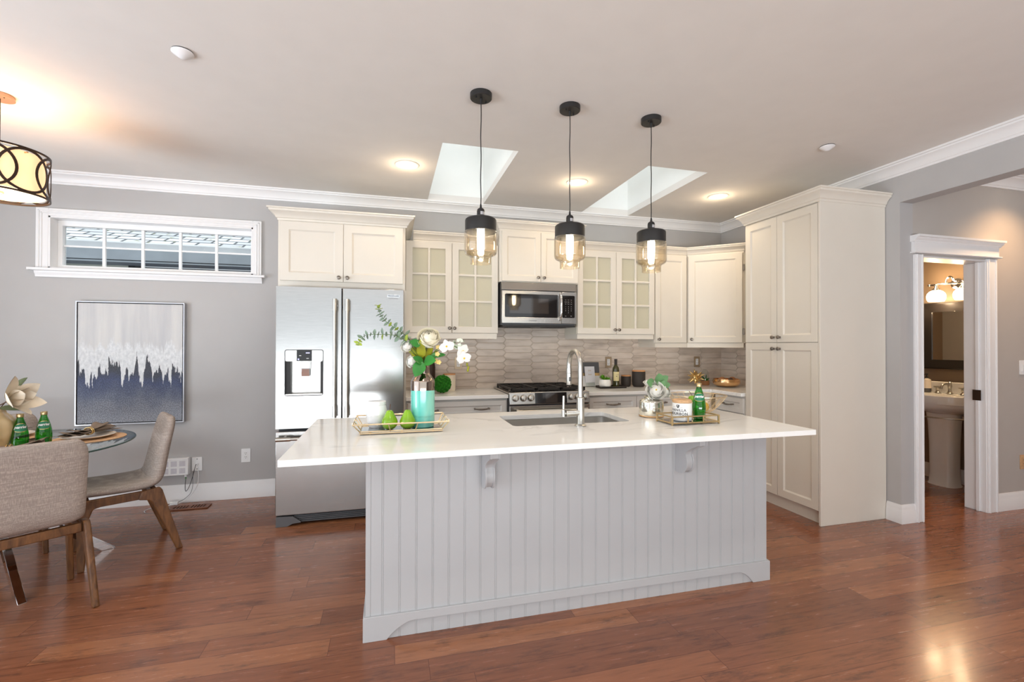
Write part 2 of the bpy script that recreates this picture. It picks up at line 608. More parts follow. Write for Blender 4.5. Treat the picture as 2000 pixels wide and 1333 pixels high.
MT['iron'] = PM('cast_iron', srgb(40, 36, 34), 0.55, 0.2, var=0.15, scale=60, bump=0.2)
MT['darkgrey'] = PM('dark_grey_plastic', srgb(88, 88, 90), 0.5, var=0.04)
MT['gold'] = PM('satin_gold', (0.80, 0.56, 0.24), 0.24, 1.0, var=0.06)
MT['brass'] = PM('antique_brass', (0.68, 0.50, 0.26), 0.3, 1.0, var=0.08)
MT['copper'] = PM('hammered_rose_gold', (0.80, 0.50, 0.26), 0.2, 1.0, var=0.06, bump=0.8, bscale=45)
MT['white'] = PM('white_plastic', srgb(238, 238, 238), 0.35, var=0.01)
MT['whitec'] = PM('white_glazed_ceramic', srgb(240, 240, 238), 0.12, var=0.01, coat=0.3)
MT['slot'] = PM('dark_slot', srgb(60, 56, 54), 0.6, var=0.05)
MT['floor'] = mat_floor()
MT['linen'] = mat_linen('grey_beige_linen', srgb(188, 175, 166))
MT['walnut'] = mat_wood('walnut_stained_wood', srgb(78, 48, 26), srgb(126, 84, 48), (6, 6, 1.2))
MT['ventwood'] = mat_wood('stained_vent_wood', srgb(98, 56, 36), srgb(140, 86, 58), (1, 8, 8))
MT['tile'] = mat_tile()
MT['grout'] = PM('cream_grout', srgb(206, 192, 176), 0.9, var=0.05)
MT['painting'] = mat_painting()
MT['silver'] = PM('silver_frame', srgb(196, 196, 200), 0.3, 0.7, var=0.03)
MT['amber'] = glass_mat('amber_glass', (0.985, 0.94, 0.86), 0.07, 0.03)
MT['clear'] = glass_mat('clear_glass', (0.93, 0.95, 0.94), 0.05, 0.02)
MT['tableglass'] = glass_mat('table_glass', (0.80, 0.86, 0.86), 0.10, 0.02)
MT['glassedge'] = PM('green_glass_edge', srgb(58, 84, 80), 0.1, var=0.1)
MT['window'] = glass_mat('window_glass', (0.96, 0.98, 0.98), 0.006, 0.05, facing=0.2)
MT['rain'] = glass_mat('textured_pale_green_glass', (0.93, 0.93, 0.85), 0.05, 0.15, bump=0.5, diffuse=0.8, dcol=srgb(250, 245, 224))
MT['greenglass'] = glass_mat('green_bottle_glass', (0.16, 0.66, 0.16), 0.06, 0.03)
MT['greenliq'] = PM('bright_green_liquid', srgb(20, 170, 40), 0.1, var=0.1, emit=None)
MT['oliveglass'] = PM('dark_olive_glass', srgb(62, 60, 22), 0.06, var=0.2, spec=0.8)
MT['mercury'] = PM('mercury_glass', (0.82, 0.76, 0.66), 0.12, 0.85, var=0.35, scale=28)
MT['bulb'] = emit_mat('glowing_filament_bulb', (1.0, 0.86, 0.60), 40)
MT['downlight'] = emit_mat('downlight_lens', (1.0, 0.90, 0.74), 14)
MT['globe'] = emit_mat('glowing_opal_globe', (1.0, 0.78, 0.48), 5.0)
MT['drumshade'] = emit_mat('glowing_fabric_shade', (1.0, 0.66, 0.36), 0.62)
MT['drumdiff'] = emit_mat('glowing_diffuser', (1.0, 0.84, 0.58), 1.25)
MT['bronze'] = PM('oiled_bronze', srgb(62, 46, 36), 0.4, 0.6, var=0.1)
MT['nickelwarm'] = PM('aged_nickel_plate', srgb(170, 140, 118), 0.4, 0.6, var=0.06)
MT['outletnickel'] = PM('nickel_outlet_plate', srgb(178, 158, 132), 0.35, 0.6, var=0.06)
MT['shingle'] = mat_shingles()
MT['siding'] = PM('grey_green_siding', srgb(196, 196, 184), 0.9, var=0.04)
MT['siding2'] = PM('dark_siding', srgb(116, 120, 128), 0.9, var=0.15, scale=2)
MT['gutter'] = PM('white_gutter', srgb(250, 250, 252), 0.5, var=0.05)
MT['soffit'] = PM('grey_fascia', srgb(200, 206, 212), 0.8, var=0.1, scale=3)

# ------------------------------------------------------------------ mesh helpers
class MB:
    def __init__(self):
        self.v = []
        self.f = []

    def add(self, verts, faces):
        k = len(self.v)
        self.v += [Vector(p) for p in verts]
        self.f += [tuple(i + k for i in q) for q in faces]
        return self

    def box(self, x0, x1, y0, y1, z0, z1):
        vs = [(x0, y0, z0), (x1, y0, z0), (x1, y1, z0), (x0, y1, z0),
              (x0, y0, z1), (x1, y0, z1), (x1, y1, z1), (x0, y1, z1)]
        return self.add(vs, [(3, 2, 1, 0), (4, 5, 6, 7), (0, 1, 5, 4), (1, 2, 6, 5), (2, 3, 7, 6), (3, 0, 4, 7)])

    def join(self, other, M=None):
        return self.add([(M @ p) if M else p for p in other.v], other.f)

    def xf(self, M):
        self.v = [M @ p for p in self.v]
        return self

    def tube(self, pts, r, n=8, closed=False, cap=True):
        pts = [Vector(p) for p in pts]
        m = len(pts)
        rs = r if isinstance(r, (list, tuple)) else [r] * m
        tans = []
        for i in range(m):
            if closed:
                t = pts[(i + 1) % m] - pts[i - 1]
            elif i == 0:
                t = pts[1] - pts[0]
            elif i == m - 1:
                t = pts[-1] - pts[-2]
            else:
                t = (pts[i + 1] - pts[i]).normalized() + (pts[i] - pts[i - 1]).normalized()
            tans.append(t.normalized())
        up = Vector((0, 0, 1)) if abs(tans[0].z) < 0.9 else Vector((1, 0, 0))
        nrm = (up - tans[0] * up.dot(tans[0])).normalized()
        verts = []
        for i in range(m):
            nrm = (nrm - tans[i] * nrm.dot(tans[i])).normalized()
            b = tans[i].cross(nrm)
            for j in range(n):
                a = 2 * pi * j / n
                verts.append(pts[i] + (nrm * cos(a) + b * sin(a)) * rs[i])
        faces = []
        rng = m if closed else m - 1
        for i in range(rng):
            i2 = (i + 1) % m
            for j in range(n):
                j2 = (j + 1) % n
                faces.append((i * n + j, i * n + j2, i2 * n + j2, i2 * n + j))
        if cap and not closed:
            faces.append(tuple(range(n - 1, -1, -1)))
            faces.append(tuple((m - 1) * n + j for j in range(n)))
        return self.add(verts, faces)

    def lathe(self, prof, c=(0, 0, 0), n=32, M=None, wob=None):
        """prof: list of (r, z). wob(angle)-> radius factor"""
        verts = []
        rows = []
        c = Vector(c)
        for (r, z) in prof:
            if r < 1e-6:
                rows.append([len(verts)])
                verts.append(Vector((0, 0, z)))
            else:
                row = []
                for j in range(n):
                    a = 2 * pi * j / n
                    q = r * (wob(a, z) if wob else 1)
                    row.append(len(verts))
                    verts.append(Vector((q * cos(a), q * sin(a), z)))
                rows.append(row)
        faces = []
        for a, b in zip(rows[:-1], rows[1:]):
            if len(a) == 1 and len(b) == 1:
                continue
            for j in range(n):
                j2 = (j + 1) % n
                if len(a) == 1:
                    faces.append((a[0], b[j2], b[j])[::-1])
                elif len(b) == 1:
                    faces.append((a[j], a[j2], b[0]))
                else:
                    faces.append((a[j], a[j2], b[j2], b[j]))
        if M is not None:
            verts = [M @ p for p in verts]
        return self.add([p + c for p in verts], faces)

    def plate(self, axis, a, b, outer, holes=()):
        """prism with holes; polygon in the plane across axis: x:(y,z) y:(x,z) z:(x,y)"""
        def P(q, t):
            if axis == 'x':
                return Vector((t, q[0], q[1]))
            if axis == 'y':
                return Vector((q[0], t, q[1]))
            return Vector((q[0], q[1], t))
        loops = [list(outer)] + [list(h) for h in holes]
        flat = [q for lp in loops for q in lp]
        tris = tessellate_polygon([[Vector((q[0], q[1], 0)) for q in lp] for lp in loops])
        n = len(flat)
        verts = [P(q, a) for q in flat] + [P(q, b) for q in flat]
        faces = []
        for t in tris:
            faces.append(tuple(t))
            faces.append(tuple(i + n for i in reversed(t)))
        k = 0
        for lp in loops:
            m = len(lp)
            for i in range(m):
                j = (i + 1) % m
                faces.append((k + i, k + j, k + j + n, k + i + n))
            k += m
        return self.add(verts, faces)

    def sweep(self, prof, path, closed=False, caps=True):
        """sweep profile [(out,z)] along a horizontal path [(x,y)], mitred; 'out' is to the right of travel"""
        path = [Vector((p[0], p[1], 0)) for p in path]
        m = len(path)
        n = len(prof)
        verts = []
        for i in range(m):
            d1 = d2 = None
            if closed or i > 0:
                d1 = (path[i] - path[i - 1]).normalized()
            if closed or i < m - 1:
                d2 = (path[(i + 1) % m] - path[i]).normalized()
            d1 = d1 or d2
            d2 = d2 or d1
            n1 = Vector((d1.y, -d1.x, 0))
            n2 = Vector((d2.y, -d2.x, 0))
            mt = n1 + n2
            mt = mt / mt.dot(n1) if mt.length > 1e-6 else n1
            for (o, z) in prof:
                verts.append(path[i] + mt * o + Vector((0, 0, z)))
        faces = []
        for i in range(m if closed else m - 1):
            i2 = (i + 1) % m
            for j in range(n):
                j2 = (j + 1) % n
                faces.append((i * n + j, i * n + j2, i2 * n + j2, i2 * n + j))
        if caps and not closed:
            faces.append(tuple(range(n)))
            faces.append(tuple((m - 1) * n + j for j in range(n - 1, -1, -1)))
        return self.add(verts, faces)

    def sphere(self, c, r, n=16, m=10, sc=(1, 1, 1), M=None):
        prof = [(r * sin(pi * i / m), -r * cos(pi * i / m)) for i in range(m + 1)]
        prof[0] = (0, -r)
        prof[-1] = (0, r)
        S = Matrix.Diagonal((*sc, 1)).to_3x3()
        return self.lathe(prof, c, n, (M.to_3x3() @ S) if M else S)


ORG = {}


def obj(name, mb, mat, parent=None, smooth=35, bevel=0.0, seg=2, subsurf=0, solid=0.0):
    me = bpy.data.meshes.new(name)
    vs = mb.v
    if parent is None:
        lo = Vector((min(p.x for p in vs), min(p.y for p in vs), min(p.z for p in vs)))
        hi = Vector((max(p.x for p in vs), max(p.y for p in vs), max(p.z for p in vs)))
        off = Vector(((lo.x + hi.x) / 2, (lo.y + hi.y) / 2, lo.z))
    else:
        off = ORG.get(parent.name, Vector((0, 0, 0)))
    me.from_pydata([tuple(p - off) for p in vs], [], mb.f)
    me.validate()
    bm = bmesh.new()
    bm.from_mesh(me)
    bmesh.ops.recalc_face_normals(bm, faces=bm.faces)
    bm.to_mesh(me)
    bm.free()
    me.materials.append(mat)
    if smooth:
        me.shade_smooth()
        me.set_sharp_from_angle(angle=radians(smooth))
    o = bpy.data.objects.new(name, me)
    COL.objects.link(o)
    if parent is None:
        o.location = off
    else:
        o.parent = parent
    ORG[o.name] = off
    if solid:
        s = o.modifiers.new('solid', 'SOLIDIFY')
        s.thickness = solid
        s.offset = 0
    if bevel:
        b = o.modifiers.new('bevel', 'BEVEL')
        b.width = bevel
        b.segments = seg
        b.limit_method = 'ANGLE'
        b.angle_limit = radians(40)
        b.harden_normals = False
    if subsurf:
        s = o.modifiers.new('sub', 'SUBSURF')
        s.levels = subsurf
        s.render_levels = subsurf
    return o


def tag(o, label, cat, group=None, kind=None):
    o['label'] = label
    o['category'] = cat
    if group:
        o['group'] = group
    if kind:
        o['kind'] = kind
    return o


def thing(name, label, cat, loc=(0, 0, 0), rotz=0.0, group=None, local=False):
    o = bpy.data.objects.new(name, None)
    COL.objects.link(o)
    o.empty_display_size = 0.05
    o.location = loc
    o.rotation_euler = (0, 0, rotz)
    ORG[o.name] = Vector((0, 0, 0)) if local else Vector(loc)
    return tag(o, label, cat, group)


def struct(name, mb, mat, parent=None, **kw):
    o = obj(name, mb, mat, parent, **kw)
    if parent is None:
        o['kind'] = 'structure'
    return o


def dup(root, loc, rotz, label, group=None):
    c = root.copy()
    COL.objects.link(c)
    c.location = loc
    c.rotation_euler = (0, 0, rotz)
    c['label'] = label
    if group:
        c['group'] = group

    def rec(a, b):
        for ch in list(a.children):
            d = ch.copy()
            COL.objects.link(d)
            d.parent = b
            rec(ch, d)
    rec(root, c)
    return c


def text_mb(body, size, extrude=0.0004, align='CENTER', spacing=1.0, shear=0.0, bold=0.0):
    cu = bpy.data.curves.new('lettering', 'FONT')
    cu.body = body
    cu.size = size
    cu.extrude = extrude
    cu.align_x = align
    cu.align_y = 'CENTER'
    cu.space_character = spacing
    cu.shear = shear
    cu.offset = bold
    cu.resolution_u = 3
    o = bpy.data.objects.new('lettering', cu)
    COL.objects.link(o)
    dg = bpy.context.evaluated_depsgraph_get()
    me = bpy.data.meshes.new_from_object(o.evaluated_get(dg))
    mb = MB()
    mb.add([v.co.copy() for v in me.vertices], [tuple(p.vertices) for p in me.polygons])
    bpy.data.objects.remove(o)
    bpy.data.curves.remove(cu)
    bpy.data.meshes.remove(me)
    return mb


FACE_NEG_Y = Matrix(((1, 0, 0, 0), (0, 0, -1, 0), (0, 1, 0, 0), (0, 0, 0, 1)))   # text plane -> facing -Y


def rect(x0, x1, z0, z1):
    return [(x0, z0), (x1, z0), (x1, z1), (x0, z1)]


def rrect(x0, x1, y0, y1, r, n=5):
    out = []
    for cx, cy, a0 in ((x1 - r, y0 + r, -90), (x1 - r, y1 - r, 0), (x0 + r, y1 - r, 90), (x0 + r, y0 + r, 180)):
        for i in range(n + 1):
            a = radians(a0 + 90 * i / n)
            out.append((cx + r * cos(a), cy + r * sin(a)))
    return out


# ------------------------------------------------------------------ room shell
YB = 4.527      # kitchen back wall
ZC = 2.73       # ceiling
XS = 3.74       # face of the right-hand header and wall stub
YH = 2.63       # hall wall
XL = -3.8
YR = -3.3
XE = 6.4

fl = MB().box(XL - 0.2, XE + 0.2, YR - 0.2, YB + 0.15, -0.06, 0.0)
struct('floor', fl, MT['floor'], smooth=0)

SKY1 = (0.342, 0.881)
SKY2 = (1.922, 2.454)
SY0, SY1 = 3.164, 4.45
cl = MB().plate('z', ZC, ZC + 0.06, [(XL - 0.2, YR - 0.2), (XE + 0.2, YR - 0.2), (XE + 0.2, YB + 0.15), (XL - 0.2, YB + 0.15)],
                [[(a, SY0), (b, SY0), (b, SY1), (a, SY1)] for a, b in (SKY1, SKY2)])
struct('ceiling', cl, MT['ceiling'], smooth=0)
for i, (a, b) in enumerate((SKY1, SKY2)):
    m = MB()
    t = 0.04
    z1 = 3.62
    m.box(a - t, a, SY0 - t, SY1 + t, ZC + 0.06, z1)
    m.box(b, b + t, SY0 - t, SY1 + t, ZC + 0.06, z1)
    m.box(a, b, SY0 - t, SY0, ZC + 0.06, z1)
    m.box(a, b, SY1, SY1 + t, ZC + 0.06, z1)
    # the reveal through the ceiling board
    sh = struct('window_%d' % (i + 2), m, MT['shaft'], smooth=0)
    gm = MB().box(a - t, b + t, SY0 - t, SY1 + t, z1, z1 + 0.012)
    struct('skylight_pane', gm, MT['window'], sh, smooth=0)

# back wall with the transom window opening
WX0, WX1, WZ0, WZ1 = -2.645, -1.172, 1.955, 2.375
bw = MB().plate('y', YB, YB + 0.14, rect(XL, 5.5, 0, ZC), [rect(WX0, WX1, WZ0, WZ1)])
struct('wall_back', bw, MT['wall'], smooth=0)
# left wall and the wall behind the camera, both with large openings
lw = MB().plate('x', XL - 0.14, XL, rect(YR, YB, 0, ZC), [rect(-1.4, 3.0, 0.08, 2.5)])
struct('wall_left', lw, MT['wall'], smooth=0)
rw = MB().plate('y', YR - 0.14, YR, rect(XL, XE, 0, ZC), [rect(-3.6, 3.6, 0.05, 2.6)])
struct('wall_rear', rw, MT['wall'], smooth=0)
# kitchen right wall, its stub, and the header over the wide opening to the hall
struct('wall_right', MB().box(3.69, XS + 0.13, 3.5, YB, 0, ZC), MT['wall'], smooth=0)
struct('wall_stub', MB().box(XS, XS + 0.13, YH, 3.5, 0, ZC), MT['wall'], smooth=0)
struct('wall_header', MB().box(XS, XS + 0.13, YR, YH, 2.435, ZC), MT['wall'], smooth=0)
DX0, DX1, DZ = 3.957, 4.64, 2.025
hw = MB().plate('y', YH, YH + 0.13, [(XS + 0.13, 0), (DX0 - 0.012, 0), (DX0 - 0.012, DZ + 0.012), (DX1 + 0.012, DZ + 0.012), (DX1 + 0.012, 0), (XE, 0), (XE, ZC), (XS + 0.13, ZC)])
struct('wall_hall', hw, MT['hallwall'], smooth=0)
struct('wall_hall_end', MB().box(XE, XE + 0.14, YR, YB, 0, ZC), MT['hallwall'], smooth=0)
XP = 5.37
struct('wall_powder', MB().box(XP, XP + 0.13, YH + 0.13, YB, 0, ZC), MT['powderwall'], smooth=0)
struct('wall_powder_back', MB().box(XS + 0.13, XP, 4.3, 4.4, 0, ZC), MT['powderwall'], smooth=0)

# ---- crown mouldings (bottom edge z 2.635)
crown = [(0.0, 2.635), (0.013, 2.635), (0.016, 2.648), (0.022, 2.652), (0.026, 2.668), (0.038, 2.686), (0.052, 2.700),
         (0.066, 2.706), (0.068, 2.716), (0.080, 2.718), (0.082, ZC), (0.0, ZC)]
m = MB().sweep(crown, [(XL, YB), (3.69, YB), (3.69, 3.5)])
struct('trim_1', m, MT['trim'], smooth=30)
m = MB().sweep(crown, [(XS, 3.5), (XS, YR)])
struct('trim_2', m, MT['trim'], smooth=30)
m = MB().sweep(crown, [(XS + 0.13, YH), (XE, YH)])
struct('trim_3', m, MT['trim'], smooth=30)
# ---- baseboards
bb = [(0.0, 0.0), (0.017, 0.0), (0.017, 0.095), (0.013, 0.103), (0.012, 0.125), (0.009, 0.137), (0.005, 0.150), (0.0, 0.151)]
struct('baseboard_back', MB().sweep(bb, [(XL, YB), (-0.05, YB)]), MT['trim'], smooth=30)
bbh = [(o, z * 0.93) for o, z in bb]
struct('baseboard_right', MB().sweep(bbh, [(XS, 2.73), (XS, YH), (3.868, YH)]), MT['trim'], smooth=30)
struct('baseboard_hall', MB().sweep(bbh, [(4.762, YH), (XE, YH)]), MT['trim'], smooth=30)
struct('baseboard_powder', MB().sweep(bbh, [(XP, 4.3), (XP, YH + 0.13)]), MT['trim'], smooth=30)

# ---- transom window
cas = MB()
cw = 0.078
X0, X1, Z0, Z1 = -2.728, -1.104, 1.955, 2.437
cas.box(X0, WX0, YB - 0.022, YB, Z0, Z1)
cas.box(WX1, X1, YB - 0.022, YB, Z0, Z1)
cas.box(WX0, WX1, YB - 0.022, YB, WZ1, Z1)
for d in (0.016, 0.034):
    cas.box(X0 + d, X0 + d + 0.01, YB - 0.028, YB - 0.02, Z0, Z1 - d)
    cas.box(X1 - d - 0.01, X1 - d, YB - 0.028, YB - 0.02, Z0, Z1 - d)
    cas.box(X0 + d, X1 - d, YB - 0.028, YB - 0.02, Z1 - d - 0.01, Z1 - d)
win = struct('window_1', cas, MT['trim'], bevel=0.003)
sill = MB()
sp = [(0.0, 1.886), (0.014, 1.886), (0.018, 1.905), (0.026, 1.915), (0.030, 1.932), (0.046, 1.936), (0.048, 1.955), (0.0, 1.955)]
sill.sweep(sp, [(X0 - 0.005, YB), (X1 + 0.005, YB)])
sill.box(X0 - 0.04, X1 + 0.03, YB - 0.05, YB, 1.936, 1.955)
struct('window_sill', sill, MT['trim'], win, smooth=30)
jm = MB()
y0, y1 = YB, YB + 0.14
jm.box(WX0, WX0 + 0.012, y0 - 0.02, y1, WZ0, WZ1)
jm.box(WX1 - 0.012, WX1, y0 - 0.02, y1, WZ0, WZ1)
jm.box(WX0, WX1, y0 - 0.02, y1, WZ1 - 0.012, WZ1)
jm.box(WX0, WX1, y0 - 0.02, y1, WZ0, WZ0 + 0.012)
struct('window_jamb', jm, MT['trim'], win, smooth=0)
GX0, GX1, GZ0, GZ1 = -2.60, -1.21, 1.995, 2.318
yg = YB + 0.095
sash = MB().plate('y', yg - 0.03, yg + 0.02, rect(WX0 + 0.012, WX1 - 0.012, WZ0 + 0.012, WZ1 - 0.012), [rect(GX0, GX1, GZ0, GZ1)])
struct('window_sash', sash, MT['white'], win, bevel=0.003)
mun = MB()
for i in range(1, 5):
    x = GX0 + (GX1 - GX0) * i / 5
    mun.box(x - 0.011, x + 0.011, yg - 0.016, yg + 0.004, GZ0, GZ1)
zm = (GZ0 + GZ1) / 2
mun.box(GX0, GX1, yg - 0.012, yg + 0.004, zm - 0.007, zm + 0.007)
struct('window_muntin', mun, MT['white'], win, bevel=0.002)
struct('window_pane', MB().box(GX0, GX1, yg + 0.004, yg + 0.008, GZ0, GZ1), MT['window'], win, smooth=0)

# ---- powder room door casing (pocket door)
dr = MB()
dr.box(3.868, DX0 - 0.004, YH - 0.02, YH, 0, DZ + 0.02)
dr.box(DX1 + 0.004, 4.762, YH - 0.02, YH, 0, DZ + 0.02)
for xa in (3.88, 3.93, 4.656, 4.735):
    dr.box(xa, xa + 0.012, YH - 0.027, YH - 0.018, 0, DZ + 0.02)
dr.box(DX0 - 0.012, DX0, YH - 0.01, YH + 0.14, 0, DZ)
dr.box(DX1, DX1 + 0.012, YH - 0.01, YH + 0.14, 0, DZ)
dr.box(DX0, DX1, YH - 0.01, YH + 0.14, DZ, DZ + 0.012)
dr.box(DX0, DX0 + 0.014, YH + 0.03, YH + 0.055, 0, DZ)
dr.box(DX1 - 0.014, DX1, YH + 0.03, YH + 0.055, 0, DZ)
door = struct('door_1', dr, MT['trim'], bevel=0.003)
hd = MB().box(3.855, 4.775, YH - 0.024, YH, DZ + 0.035, DZ + 0.12)
hd.sweep([(0.0, 2.052), (0.036, 2.052), (0.04, 2.058), (0.036, 2.064), (0.0, 2.064)], [(3.842, YH), (4.79, YH)])
hd.sweep([(0.0, 2.14), (0.03, 2.14), (0.034, 2.15), (0.046, 2.158), (0.052, 2.17), (0.066, 2.172), (0.066, 2.188), (0.0, 2.188)],
         [(3.842, YH), (4.79, YH)])
struct('door_head', hd, MT['trim'], door, smooth=30)
struct('strike_plate', MB().box(DX1 - 0.019, DX1 - 0.0135, YH + 0.015, YH + 0.07, 0.90, 0.985), MT['bronze'], door, bevel=0.001)

# ---- tiled backsplash (elongated hexagons laid on their side)


def picket_tiles(u0, u1, z0, z1):
    grout = []
    tl = MB()
    P, H, PT, G = 0.287, 0.0665, 0.026, 0.0028
    th = 0.006
    i0 = int((u0 - 3) / P) - 2
    for ci in range(-14, 16):
        cx = 0.11 + ci * P
        for k in range(-1, 12):
            cz = 0.90 + k * H + (H / 2 if ci % 2 else 0)
            hx = P / 2 + PT / 2 - G
            hz = H / 2 - G / 2
            poly = [(cx - hx, cz), (cx - hx + PT, cz - hz), (cx + hx - PT, cz - hz), (cx + hx, cz), (cx + hx - PT, cz + hz), (cx - hx + PT, cz + hz)]
            # clip to the rectangle
            def clip(pl, ax, val, keep_less):
                out = []
                for a, b in zip(pl, pl[1:] + pl[:1]):
                    ia = (a[ax] <= val) if keep_less else (a[ax] >= val)
                    ib = (b[ax] <= val) if keep_less else (b[ax] >= val)
                    if ia:
                        out.append(a)
                    if ia != ib:
                        t = (val - a[ax]) / (b[ax] - a[ax])
                        out.append(tuple(a[q] + t * (b[q] - a[q]) for q in (0, 1)))
                return out
            for ax, val, kl in ((0, u0, False), (0, u1, True), (1, z0, False), (1, z1, True)):
                if poly:
                    poly = clip(poly, ax, val, kl)
            if len(poly) < 3:
                continue
            c = (sum(p[0] for p in poly) / len(poly), sum(p[1] for p in poly) / len(poly))
            n = len(poly)
            b0 = [(p[0], 0.0, p[1]) for p in poly]
            b1 = [(p[0], -th * 0.55, p[1]) for p in poly]
            b2 = [(c[0] + (p[0] - c[0]) * 0.975, -th, c[1] + (p[1] - c[1]) * 0.88) for p in poly]
            fs = [tuple(range(2 * n, 3 * n))]
            for q in range(n):
                q2 = (q + 1) % n
                fs.append((q, q2, n + q2, n + q))
                fs.append((n + q, n + q2, 2 * n + q2, 2 * n + q))
            tl.add(b0 + b1 + b2, fs)
    return tl


bs = picket_tiles(0.127, 3.69, 0.905, 1.62).xf(Matrix.Translation((0, YB - 0.006, 0)))
spl = struct('wall_backsplash', bs, MT['tile'], smooth=0)
struct('backsplash_grout', MB().box(0.127, 3.69, YB - 0.0065, YB - 0.001, 0.905, 1.62), MT['grout'], spl, smooth=0)
rt = picket_tiles(0.0, 1.02, 0.905, 1.42).xf(Matrix.Translation((3.684, YB - 0.006, 0)) @ Matrix.Rotation(-pi / 2, 4, 'Z'))
spl = struct('wall_backsplash_side', rt, MT['tile'], smooth=0)
struct('backsplash_grout', MB().box(3.6835, 3.689, 3.502, YB - 0.006, 0.905, 1.42), MT['grout'], spl, smooth=0)

# ---- neighbouring house seen through the transom window
nh = thing('neighbour_house', 'neighbouring house with grey shingled roof and white gutter seen through the high window', 'house', (-3.6, 8.0, 0.0))
m = MB()
ey, ez = 7.5, 2.75
ry, rz = 12.0, 4.75
m.add([(-9, ey, ez), (3, ey, ez), (3, ry, rz), (-9, ry, rz), (-9, ey, ez - 0.06), (3, ey, ez - 0.06), (3, ry, rz - 0.06), (-9, ry, rz - 0.06)],
      [(0, 1, 2, 3), (7, 6, 5, 4), (0, 4, 5, 1), (1, 5, 6, 2), (2, 6, 7, 3), (3, 7, 4, 0)])
obj('roof', m, MT['shingle'], nh, smooth=0)
g = MB().tube([(-9, ey - 0.05, ez - 0.02), (3, ey - 0.05, ez - 0.02)], 0.018, 8)
g.box(-9, 3, ey - 0.06, ey, ez - 0.10, ez - 0.025)
obj('gutter', g, MT['gutter'], nh, smooth=30)
obj('fascia', MB().box(-9, 3, ey, ey + 0.03, ez - 0.24, ez - 0.06).box(-9, 3, ey + 0.03, ey + 0.05, ez - 0.27, ez - 0.21), MT['soffit'], nh, smooth=0)
obj('soffit', MB().box(-9, 3, ey + 0.03, 8.0, ez - 0.25, ez - 0.22), MT['siding2'], nh, smooth=0)
obj('wall', MB().box(-9, -3.70, 8.0, 8.2, 0, ez - 0.22), MT['siding'], nh, smooth=0)
obj('side_wall', MB().box(-3.70, 3, 8.3, 8.5, 0, ez - 0.22), MT['siding2'], nh, smooth=0)
obj('window_frame', MB().box(-3.72, -3.64, 7.98, 8.3, 0, ez - 0.22), MT['black'], nh, smooth=0)

# ------------------------------------------------------------------ cabinet helpers (front faces -Y)
def shaker(x0, x1, z0, z1, y, th=0.02, st=0.062, rec=0.009, sl=0.012):
    """recessed panel door, back plane at y, front at y-th"""
    m = MB()
    f = y - th

    def R(i, yy):
        return [(x0 + i, yy, z0 + i), (x1 - i, yy, z0 + i), (x1 - i, yy, z1 - i), (x0 + i, yy, z1 - i)]
    rings = [R(0, y), R(0, f), R(st, f), R(st + 0.003, f + 0.004), R(st + sl, f + rec)]
    vs = [p for r in rings for p in r]
    fs = [(3, 2, 1, 0), (16, 17, 18, 19)]
    for k in range(4):
        for j in range(4):
            j2 = (j + 1) % 4
            fs.append((k * 4 + j, k * 4 + j2, (k + 1) * 4 + j2, (k + 1) * 4 + j))
    return m.add(vs, fs)


def glass_door(x0, x1, z0, z1, y, th=0.02, st=0.06, mu=0.02):
    a0, a1, b0, b1 = x0 + st, x1 - st, z0 + st, z1 - st
    w = (a1 - a0 - mu) / 2
    h = (b1 - b0 - 2 * mu) / 3
    holes = []
    for i in range(2):
        for k in range(3):
            xa = a0 + i * (w + mu)
            za = b0 + k * (h + mu)
            holes.append(rect(xa, xa + w, za, za + h))
    m = MB().plate('y', y - th, y, rect(x0, x1, z0, z1), holes)
    g = MB().box(a0 - 0.004, a1 + 0.004, y - 0.007, y - 0.003, b0 - 0.004, b1 + 0.004)
    return m, g


def knob_mb(x, y, z):
    """knob sticking out towards -Y"""
    M = Matrix.Rotation(pi / 2, 3, 'X')
    prof = [(0.0, 0.0), (0.009, 0.0), (0.009, 0.003), (0.0055, 0.006), (0.0055, 0.014), (0.012, 0.018), (0.0155, 0.023), (0.0145, 0.028), (0.009, 0.031), (0.0, 0.032)]
    return MB().lathe(prof, (x, y, z), 16, M)


def pull_mb(x, y, z, w=0.125):
    """arched drawer pull along X, in front of plane y"""
    m = MB()
    h = w / 2
    pts = []
    rs = []
    for i in range(13):
        t = -1 + 2 * i / 12
        pts.append((x + t * h, y - 0.024 - 0.006 * (1 - t * t), z - 0.006 * (1 - t * t)))
        rs.append(0.0042 + 0.0035 * (1 - t * t) + (0.003 if abs(t) > 0.95 else 0))
    m.tube(pts, rs, 10)
    for s in (-1, 1):
        m.tube([(x + s * h * 0.97, y, z), (x + s * h * 0.97, y - 0.026, z)], [0.007, 0.0055], 10)
        m.sphere((x + s * h, y - 0.024, z), 0.0085, 10, 6)
    return m


CROWN = [(0.0, 0.0), (0.004, 0.0), (0.006, 0.016), (0.014, 0.022), (0.018, 0.036), (0.030, 0.054), (0.044, 0.066), (0.050, 0.070), (0.052, 0.084), (0.060, 0.086), (0.060, 0.098), (0.0, 0.098)]


def crown_prof(z, k=1.0, kz=None):
    kz = kz or k
    return [(o * k, z + h * kz) for o, h in CROWN]


def add_doors(t, bounds, z0, z1, y, knobz, mat, knobs, st=0.062):
    for i, (a, b) in enumerate(bounds):
        d = obj('door', shaker(a, b, z0, z1, y, st=st), mat, t, smooth=25, bevel=0.0015, seg=1)
        obj('knob', knob_mb(knobs[i], y - 0.02, knobz), MT['pewter'], d)


